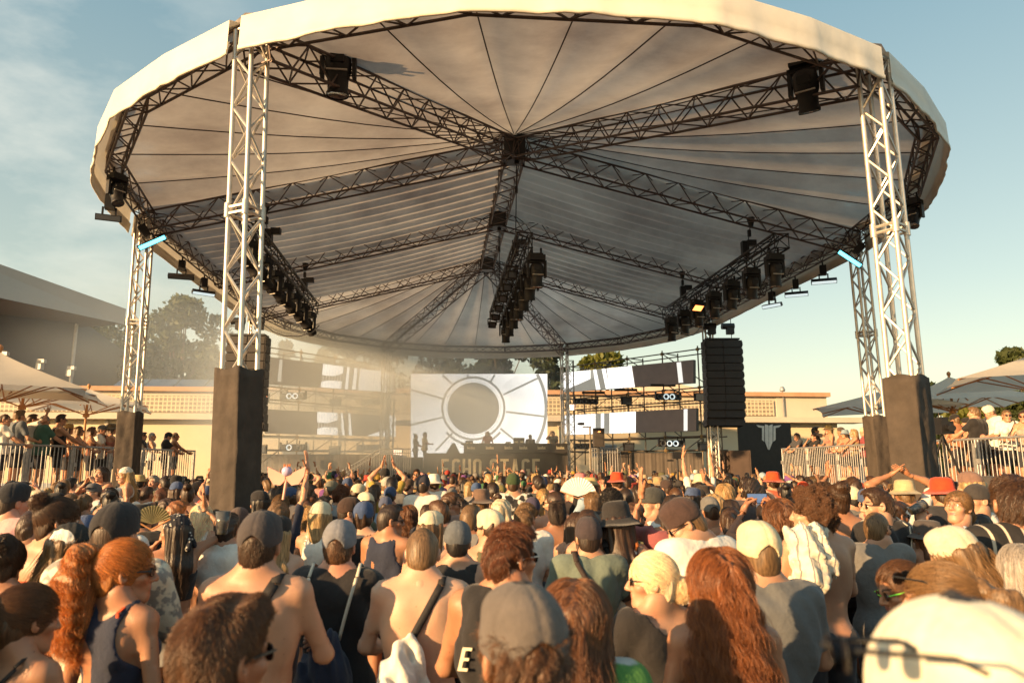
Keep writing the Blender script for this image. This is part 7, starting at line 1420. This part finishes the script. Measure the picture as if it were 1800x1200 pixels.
for a in [
 (1400, 760, 18.6, 'woman with a brown bob leaning on the right barrier with a camera', dict(fem=True, hair='bob', hairc='chestnut', top='tee', topc=(.05, .05, .06), yaw=1.9, pose='lean')),
 (1430, 762, 18.0, 'woman in a black top second along the right barrier', dict(fem=True, hair='lowbun', hairc='brown', top='tee', topc=BLK, yaw=1.9, pose='mouth', poseL='lean')),
 (1432, 750, 19.2, 'dark haired man with sunglasses holding up a phone on the right terrace', dict(hair='short', hairc='black', top='tee', topc=(.1, .08, .08), yaw=-1.9, pose='phone', poseL='down', glasses='black')),
 (1456, 746, 18.2, 'person in a straw bucket hat and pink tank top on the right terrace', dict(fem=True, hat='bucket', hatc=(.50, .34, .14), hair='bob', hairc='blond', top='tank', topc=(.5, .2, .15), yaw=1.6, pose='bent')),
 (1478, 750, 18.4, 'person in a dark cap between two hats on the right terrace', dict(hat='cap', hatc=(.08, .06, .05), cover=True, hair='short', hairc='brown', top=None, yaw=1.4, pose='bent', skin='tan')),
 (1485, 757, 17.2, 'woman in a light blue bucket hat on the right terrace', dict(fem=True, hat='bucket', hatc=(.22, .30, .36), hair='long', hairc='brown', top='cami', topc=(.3, .1, .05), yaw=1.6, pose='lean')),
 (1500, 753, 17.0, 'woman with wavy blond hair beside the bluish column', dict(fem=True, hair='wavy', hairc='blond', top='cami', topc=(.25, .2, .1), yaw=1.3, pose='lean')),
 (1518, 750, 17.6, 'man in a cream cap and red T shirt left of the bluish column', dict(hat='cap', hatc=(.6, .5, .35), hair='fade', hairc='brown', top='tee', topc=(.25, .05, .06), yaw=1.2, pose='bent')),
 (1565, 750, 16.8, 'person in a purple shirt seen between the two right columns', dict(hair='short', hairc='dark', top='tee', topc=(.2, .08, .16), yaw=1.5)),
 (1664, 743, 13.6, 'bearded man behind the camera on the right terrace', dict(hair='fade', hairc='dark', top='tee', topc=(.2, .15, .1), yaw=1.2)),
 (1678, 727, 12.9, 'tattooed shirtless man in a black cap turned backwards', dict(hat='cap', hatc=BLK, hatyaw=math.pi, cover=True, hair='fade', hairc='light', top=None, yaw=.3, pose='bent', skin='tan', build=1.1)),
 (1699, 733, 13.4, 'person in a black cap half hidden by the black shirted man', dict(hat='cap', hatc=BLK, cover=True, hair='fade', hairc='dark', top='tank', topc=BLK, yaw=.9)),
 (1712, 715, 12.0, 'man with fair hair and a black T shirt leaning on the right barrier', dict(hair='short', hairc='light', top='tee', topc=BLK, yaw=.6, pose='lean', build=1.08, hy=.3)),
 (1741, 710, 12.4, 'tall man in a white T shirt and cream cap looking down', dict(hat='cap', hatc=(.7, .64, .52), cover=True, hair='buzz', hairc='light', top='tee', topc=WHT, yaw=1.6, hp=-.4, pose='bent', skin='pink', build=1.08)),
 (1768, 719, 11.6, 'woman in sunglasses and a printed white T shirt facing the camera', dict(fem=True, hair='lowbun', hairc='light', top='tee', topc=WHT, yaw=2.8, glasses='black', pose='bent', poseL='lean', straps=[('slingL', (.05, .04, .04), .02)])),
 (1798, 721, 11.2, 'person with sunglasses cut by the right edge on the terrace', dict(fem=True, hair='bun', hairc='brown', top='cami', topc=(.4, .3, .25), yaw=2.3, glasses='black', pose='bent')),
]: PT(a[0], a[1], fenceY(a[0], True) + (.42 if a[4].get('pose') == 'lean' else .7 + (a[0] * 7 % 5) * .12), a[3], ZTR, GR, **a[4])
for a in [
 (731, 762, 31.6, 'person in a black shirt standing at the left end of the stage', dict(hair='bun', fem=True, hairc='dark', top='tee', topc=BLK, yaw=-1.2, pose='bent')),
 (747, 759, 31.3, 'person in a cream shirt clapping at the left end of the stage', dict(hair='short', hairc='dark', top='tee', topc=(.6, .5, .35), yaw=-1.5, pose='front')),
 (857, 757, 32.3, 'disc jockey with light hair and a red top behind the desk', dict(fem=True, hair='long', hairc='blond', top='tee', topc=(.30, .06, .05), yaw=3.1, pose='bent')),
 (932, 765, 32.4, 'person in a dark T shirt with back turned behind the desk', dict(hair='short', hairc='dark', top='tee', topc=(.06, .06, .06), yaw=.2, pose='bent')),
 (972, 757, 32.2, 'person holding headphones at the right end of the desk', dict(hair='short', hairc='dark', top='tee', topc=(.15, .14, .12), yaw=2.6, pose='cheek', poseL='bent')),
]: PT(a[0], a[1], a[2], a[3], ZD, GS, **a[4])
for a in [(222, 818, 10.6, 'blond woman in a white headscarf and white top by the left barrier', dict(fem=True, hat='bandana', hatc=(.68, .64, .55), hair='long', hairc='blond', top='tank', topc=(.62, .60, .54), yaw=2.2, hy=.3, lod=1, nstr=1500)),
          (180, 818, 10.8, 'woman holding her hands to her face by the left barrier', dict(fem=True, hair='long', hairc='dark', top='cami', topc=(.2, .1, .1), yaw=2.9, pose='mouth', lod=1))]:
    p = at(a[0], a[1], a[2]); PT(a[0], a[1], a[2], a[3], .28, 'people beside the left barrier', **a[4])
m = MB(); a_, b_ = at(150, 840, 10.3), at(250, 840, 10.3); m.bbox((a_.x, a_.y - .1, 0), (b_.x, a_.y + .9, .28)); st = m.build('barrier_step', M_steel); tag(st, 'low steel step along the foot of the left barrier', 'step')
# ------------------------------------------------------------------ things held or worn in the front rows
def wrist(b, s):
    J, Mx = HANDS[b.name]; j = J[s]; return Mx @ Vector(j['wr']), Mx @ Vector(j['wr'] + .085 * j['fd'] / np.linalg.norm(j['fd']))
M_clear = mat('clear_plastic', (.85, .86, .86), .08, trans=.9, var=0); M_beer = mat('beer', (.75, .36, .04), .1, trans=.5, var=0)
def cup(p, label, M=None, beer=True, s=1.0):
    r = empty('beer_cup', p); tag(r, label, 'cup', 'drink cups'); 
    if M is not None: r.rotation_euler = M
    m = MB(); m.lathe([(.0, 0), (.030 * s, 0), (.044 * s, .135 * s), (.0425 * s, .135 * s), (.0285 * s, .003)], (0, 0, 0), 20); m.build('cup_wall', M_clear, r)
    if beer: m = MB(); m.lathe([(0, .005), (.027 * s, .005), (.038 * s, .095 * s), (0, .095 * s)], (0, 0, 0), 20); m.build('beer', M_beer, r)
_, h = wrist(near['drinker'], -1); cup(h + Vector((-.10, -.02, .01)), 'clear cup of beer tipped to the mouth of the woman facing left', (0, 1.15, 0))
_, h = wrist(near['crossback'], 1); cup(h + Vector((.0, .03, -.06)), 'clear plastic cup held by the woman with crossed straps', (0, .1, 0), False)
_, h = wrist(near['whitetee'], -1)
cup(at(390, 938, 4.4), 'clear cup of beer standing out beside the front column')
def phone(b, label):
    a, c = wrist(b, 1)[1], wrist(b, -1)[1]; r = empty('mobile_phone', (a + c) / 2 + Vector((0, .02, .03))); tag(r, label, 'phone'); m = MB(); m.box((0, 0, 0), (.155, .010, .075)); m.build('case', M_black, r); m = MB(); m.box((0, -.0065, 0), (.142, .002, .066)); m.build('screen', mat('phone_screen', (.02, .03, .05), .1, emit=(.25, .35, .5), estr=.35, var=.5, scale=40), r)
phone(near['phone'], 'dark phone held up sideways by the woman with red brown hair')
def fan(p, R, label, col, rot, tilt=0.0, n=16):
    r = empty('hand_fan', p, (0, 0, rot)); tag(r, label, 'fan'); m = MB(); V = [(0, 0, 0)]
    for k in range(2 * n + 1):
        a = math.radians(15 + 150 * k / (2 * n)); V.append((R * math.cos(a), .008 * (-1) ** k, R * math.sin(a)))
    m.add(V, [(0, k + 1, k + 2) for k in range(2 * n)], 0); V2 = [(x, y + .003, z) for x, y, z in V]; m.add(V2, [(0, k + 2, k + 1) for k in range(2 * n)], 0)
    o = m.build('leaf', mat('fan_' + label.split()[0], col, .7), r); m = MB()
    for a in (15, 165): a = math.radians(a); m.tube((-.06 * math.cos(a) * 0, -.002, -.03), (R * math.cos(a), -.002, R * math.sin(a)), .005, 6)
    m.build('guard', M_wood, r)
fan(at(267, 921, 4.2), .125 * .85, 'olive pleated fan held before the sunglasses woman', (.30, .26, .14), .1)
fan(at(1016, 872, 9.6), .25, 'white pleated fan below the pink bucket hat', (.66, .66, .66), -.3)
# cloth hanging from a strap, and a shirt thrown over a shoulder
def drape(name, label, cat, at_, spec, M, seed, h=.009, col=None):
    f = Field((-.25, -.2, -.45), (.25, .2, .2), h)
    for q in spec: f.cone(*q)
    wrinkle(f, .008, seed, 34); f.full(lambda X, Y, Z: (.012 * np.sin(X * 70 + Z * 9 + 2 * np.sin(Z * 14)) + 0 * Y).astype(np.float32), 'add'); V, F = f.mesh(); o = link(name, mesh_from(V, F, M, name=name), None, at_, col=col); tag(o, label, cat); return o
J, Mx = HANDS[near['baldback'].name]
drape('hanging_shirt', 'crumpled white shirt hanging from the black strap of the shaven man', 'shirt', Mx @ Vector((-.055, -.175, 1.19)), [((.0, 0, .05), (-.03, -.01, -.12), .03, .085, .03), ((-.03, -.01, -.12), (-.05, .0, -.38), .085, .11, .05), ((.03, .0, .03), (.06, .0, -.18), .028, .05, .03)], M_cloth, 5, col=WHT)
J, Mx = HANDS[near['curly'].name]; pattern_mat('cream_striped_cloth', 'stripe', (.70, .64, .52), (.22, .22, .23), 1.5)
drape('draped_shirt', 'cream shirt with thin dark stripes thrown over the curly man shoulder', 'shirt', Mx @ Vector((-.12, -.12, 1.44)), [((-.07, 0, .05), (.04, .03, .06), .07, .06, .03), ((-.06, -.03, .03), (-.05, -.06, -.16), .085, .10, .05), ((.02, -.03, 0), (.04, -.05, -.12), .06, .06, .05)], MATS['cream_striped_cloth'], 9)
J, Mx = HANDS[near['cordback'].name]
drape('cord_bag', 'black drawstring bag low on the back of the man in the blue grey cap', 'bag', Mx @ Vector((0, -.20, 1.06)), [((0, 0, .10), (0, -.01, -.05), .05, .12, .05), ((0, -.01, -.05), (0, 0, -.2), .13, .12, .05)], M_cloth, 2, col=NAVY)
J, Mx = HANDS[near['whitecap'].name]
# sunglasses pushed up on the big cream cap
g_ = link('sunglasses', CACHE['gl'], None, at(1628, 1160, .74)); g_.scale = (.85,) * 3; g_.rotation_euler = (.0, .12, 1.4); g_.color = (.02, .02, .02, 1); tag(g_, 'dark sunglasses resting on the back of the big blurred cream cap', 'sunglasses')
# winged inflatable held up above the crowd
p = at(504, 832, 6.2); r = empty('winged_toy', p); tag(r, 'pink winged inflatable toy with a lilac ball head held above the crowd', 'toy'); m = MB()
for s in (-1, 1):
    prof = [(0.01, -.06), (.05, -.10), (.11, -.09), (.155, -.02), (.165, .06), (.10, .03), (.04, .0), (.01, .0)]
    m.prism([(s * x, -.015, z) for x, z in (prof if s > 0 else prof[::-1])], (0, .03, 0))
m.build('wing', mat('pink_vinyl', (.75, .40, .32), .35), r); f = Field((-.07, -.07, -.05), (.07, .07, .10), .008); f.ell((0, 0, .02), (.045, .045, .045), 0); link('ball_head', mesh_from(*f.mesh(), mat('lilac_vinyl', (.50, .42, .62), .25), name='ball_head'), r); m = MB()
for k in range(5): a = k * 1.257; m.tube((.022 * math.cos(a), .022 * math.sin(a), .055), (.03 * math.cos(a), .03 * math.sin(a), .085), .008, 6, .002)
m.build('crown', mat('orange_vinyl', (.7, .2, .03), .4), r); m = MB(); m.tube((0, 0, -.05), (-.02, 0, -.22), .012, 8); m.build('handle', mat('pink_vinyl', (.75, .40, .32), .35), r)
q = at(497, 846, 6.35); person(q.x - .02, q.y, 'person hidden in the crowd holding up the pink winged toy', H=1.62, lod=1, fem=True, hair='long', hairc='light', top='tee', topc=NAVY, pose='up', poseL='down', group='festival goers on the square')
# television camera behind the tall covered column
p = at(1655, 752, 12.6); r = empty('video_camera', (p.x, p.y, ZTR)); tag(r, 'black video camera on a tripod behind the tall covered column', 'camera'); z = p.z - ZTR; m = MB(); m.box((0, 0, z), (.22, .36, .22)); m.box((.03, .05, z + .15), (.12, .25, .08)); m.build('camera_body', M_black, r); m = MB(); m.tube((0, -.18, z), (-.05, -.38, z - .02), .06, 12); m.build('lens', M_black, r); m = MB()
for a in range(3): m.tube((0, 0, z - .12), (.4 * math.cos(a * 2.1), .4 * math.sin(a * 2.1), 0), .02, 6)
m.build('tripod', M_black, r)
# ------------------------------------------------------------------ stage smoke drifting to the left
def smoke(name, c, rad, dens, col=(.86, .95, 1.0), aniso=-.3):
    me = bpy.data.meshes.new(name); bm = bmesh.new(); bmesh.ops.create_icosphere(bm, subdivisions=3, radius=1.0); bm.to_mesh(me); bm.free(); o = link(name, me, None, c); o.scale = rad; tag(o, 'pale stage smoke drifting across the left of the stage', 'smoke', kind='stuff')
    m = bpy.data.materials.new(name); m.use_nodes = True; t = m.node_tree; t.nodes.clear(); N = t.nodes.new; L = t.links.new
    out = N('ShaderNodeOutputMaterial'); v = N('ShaderNodeVolumePrincipled'); v.inputs['Color'].default_value = C3(col); v.inputs['Anisotropy'].default_value = aniso
    co = N('ShaderNodeTexCoord'); ln = N('ShaderNodeVectorMath'); ln.operation = 'LENGTH'; L(co.outputs['Object'], ln.inputs[0]); mr = N('ShaderNodeMapRange'); mr.interpolation_type = 'SMOOTHSTEP'; mr.inputs[1].default_value = 1.0; mr.inputs[2].default_value = 0.15; mr.inputs[3].default_value = 0; mr.inputs[4].default_value = dens; L(ln.outputs['Value'], mr.inputs[0])
    no = N('ShaderNodeTexNoise'); no.inputs['Scale'].default_value = 2.0; no.inputs['Detail'].default_value = 3; L(co.outputs['Object'], no.inputs['Vector']); m2 = N('ShaderNodeMapRange'); m2.inputs[1].default_value = .3; m2.inputs[2].default_value = .7; m2.inputs[3].default_value = .5; m2.inputs[4].default_value = 1.4; L(no.outputs['Fac'], m2.inputs[0])
    mm = N('ShaderNodeMath'); mm.operation = 'MULTIPLY'; L(mr.outputs[0], mm.inputs[0]); L(m2.outputs[0], mm.inputs[1]); L(mm.outputs[0], v.inputs['Density']); L(v.outputs[0], out.inputs['Volume']); me.materials.append(m); return o
smoke('smoke', at(640, 700, 29.5), (9.5, 6.5, 5.2), .32)
smoke('smoke', at(850, 770, 28.6), (6.5, 2.2, 2.6), .03)
smoke('smoke', at(280, 600, 42), (13, 6, 7.0), .045)
S.cycles.volume_step_rate = 4.0; S.cycles.volume_max_steps = 48

JM, MM_ = HANDS[near['muscle'].name]; mE = MB()
for q_ in glyph('E'): mE.prism([Vector((-.135 + (a_ - .2) * .10 + (b_ - .5) * .02, surf_back(.12, 1.25, False, 1.08) - .026, 1.25 + (b_ - .5) * .085)) for a_, b_ in q_], (0, -.004, 0))
mE.build('letter', MATS['cream_lettering'], near['muscle'])
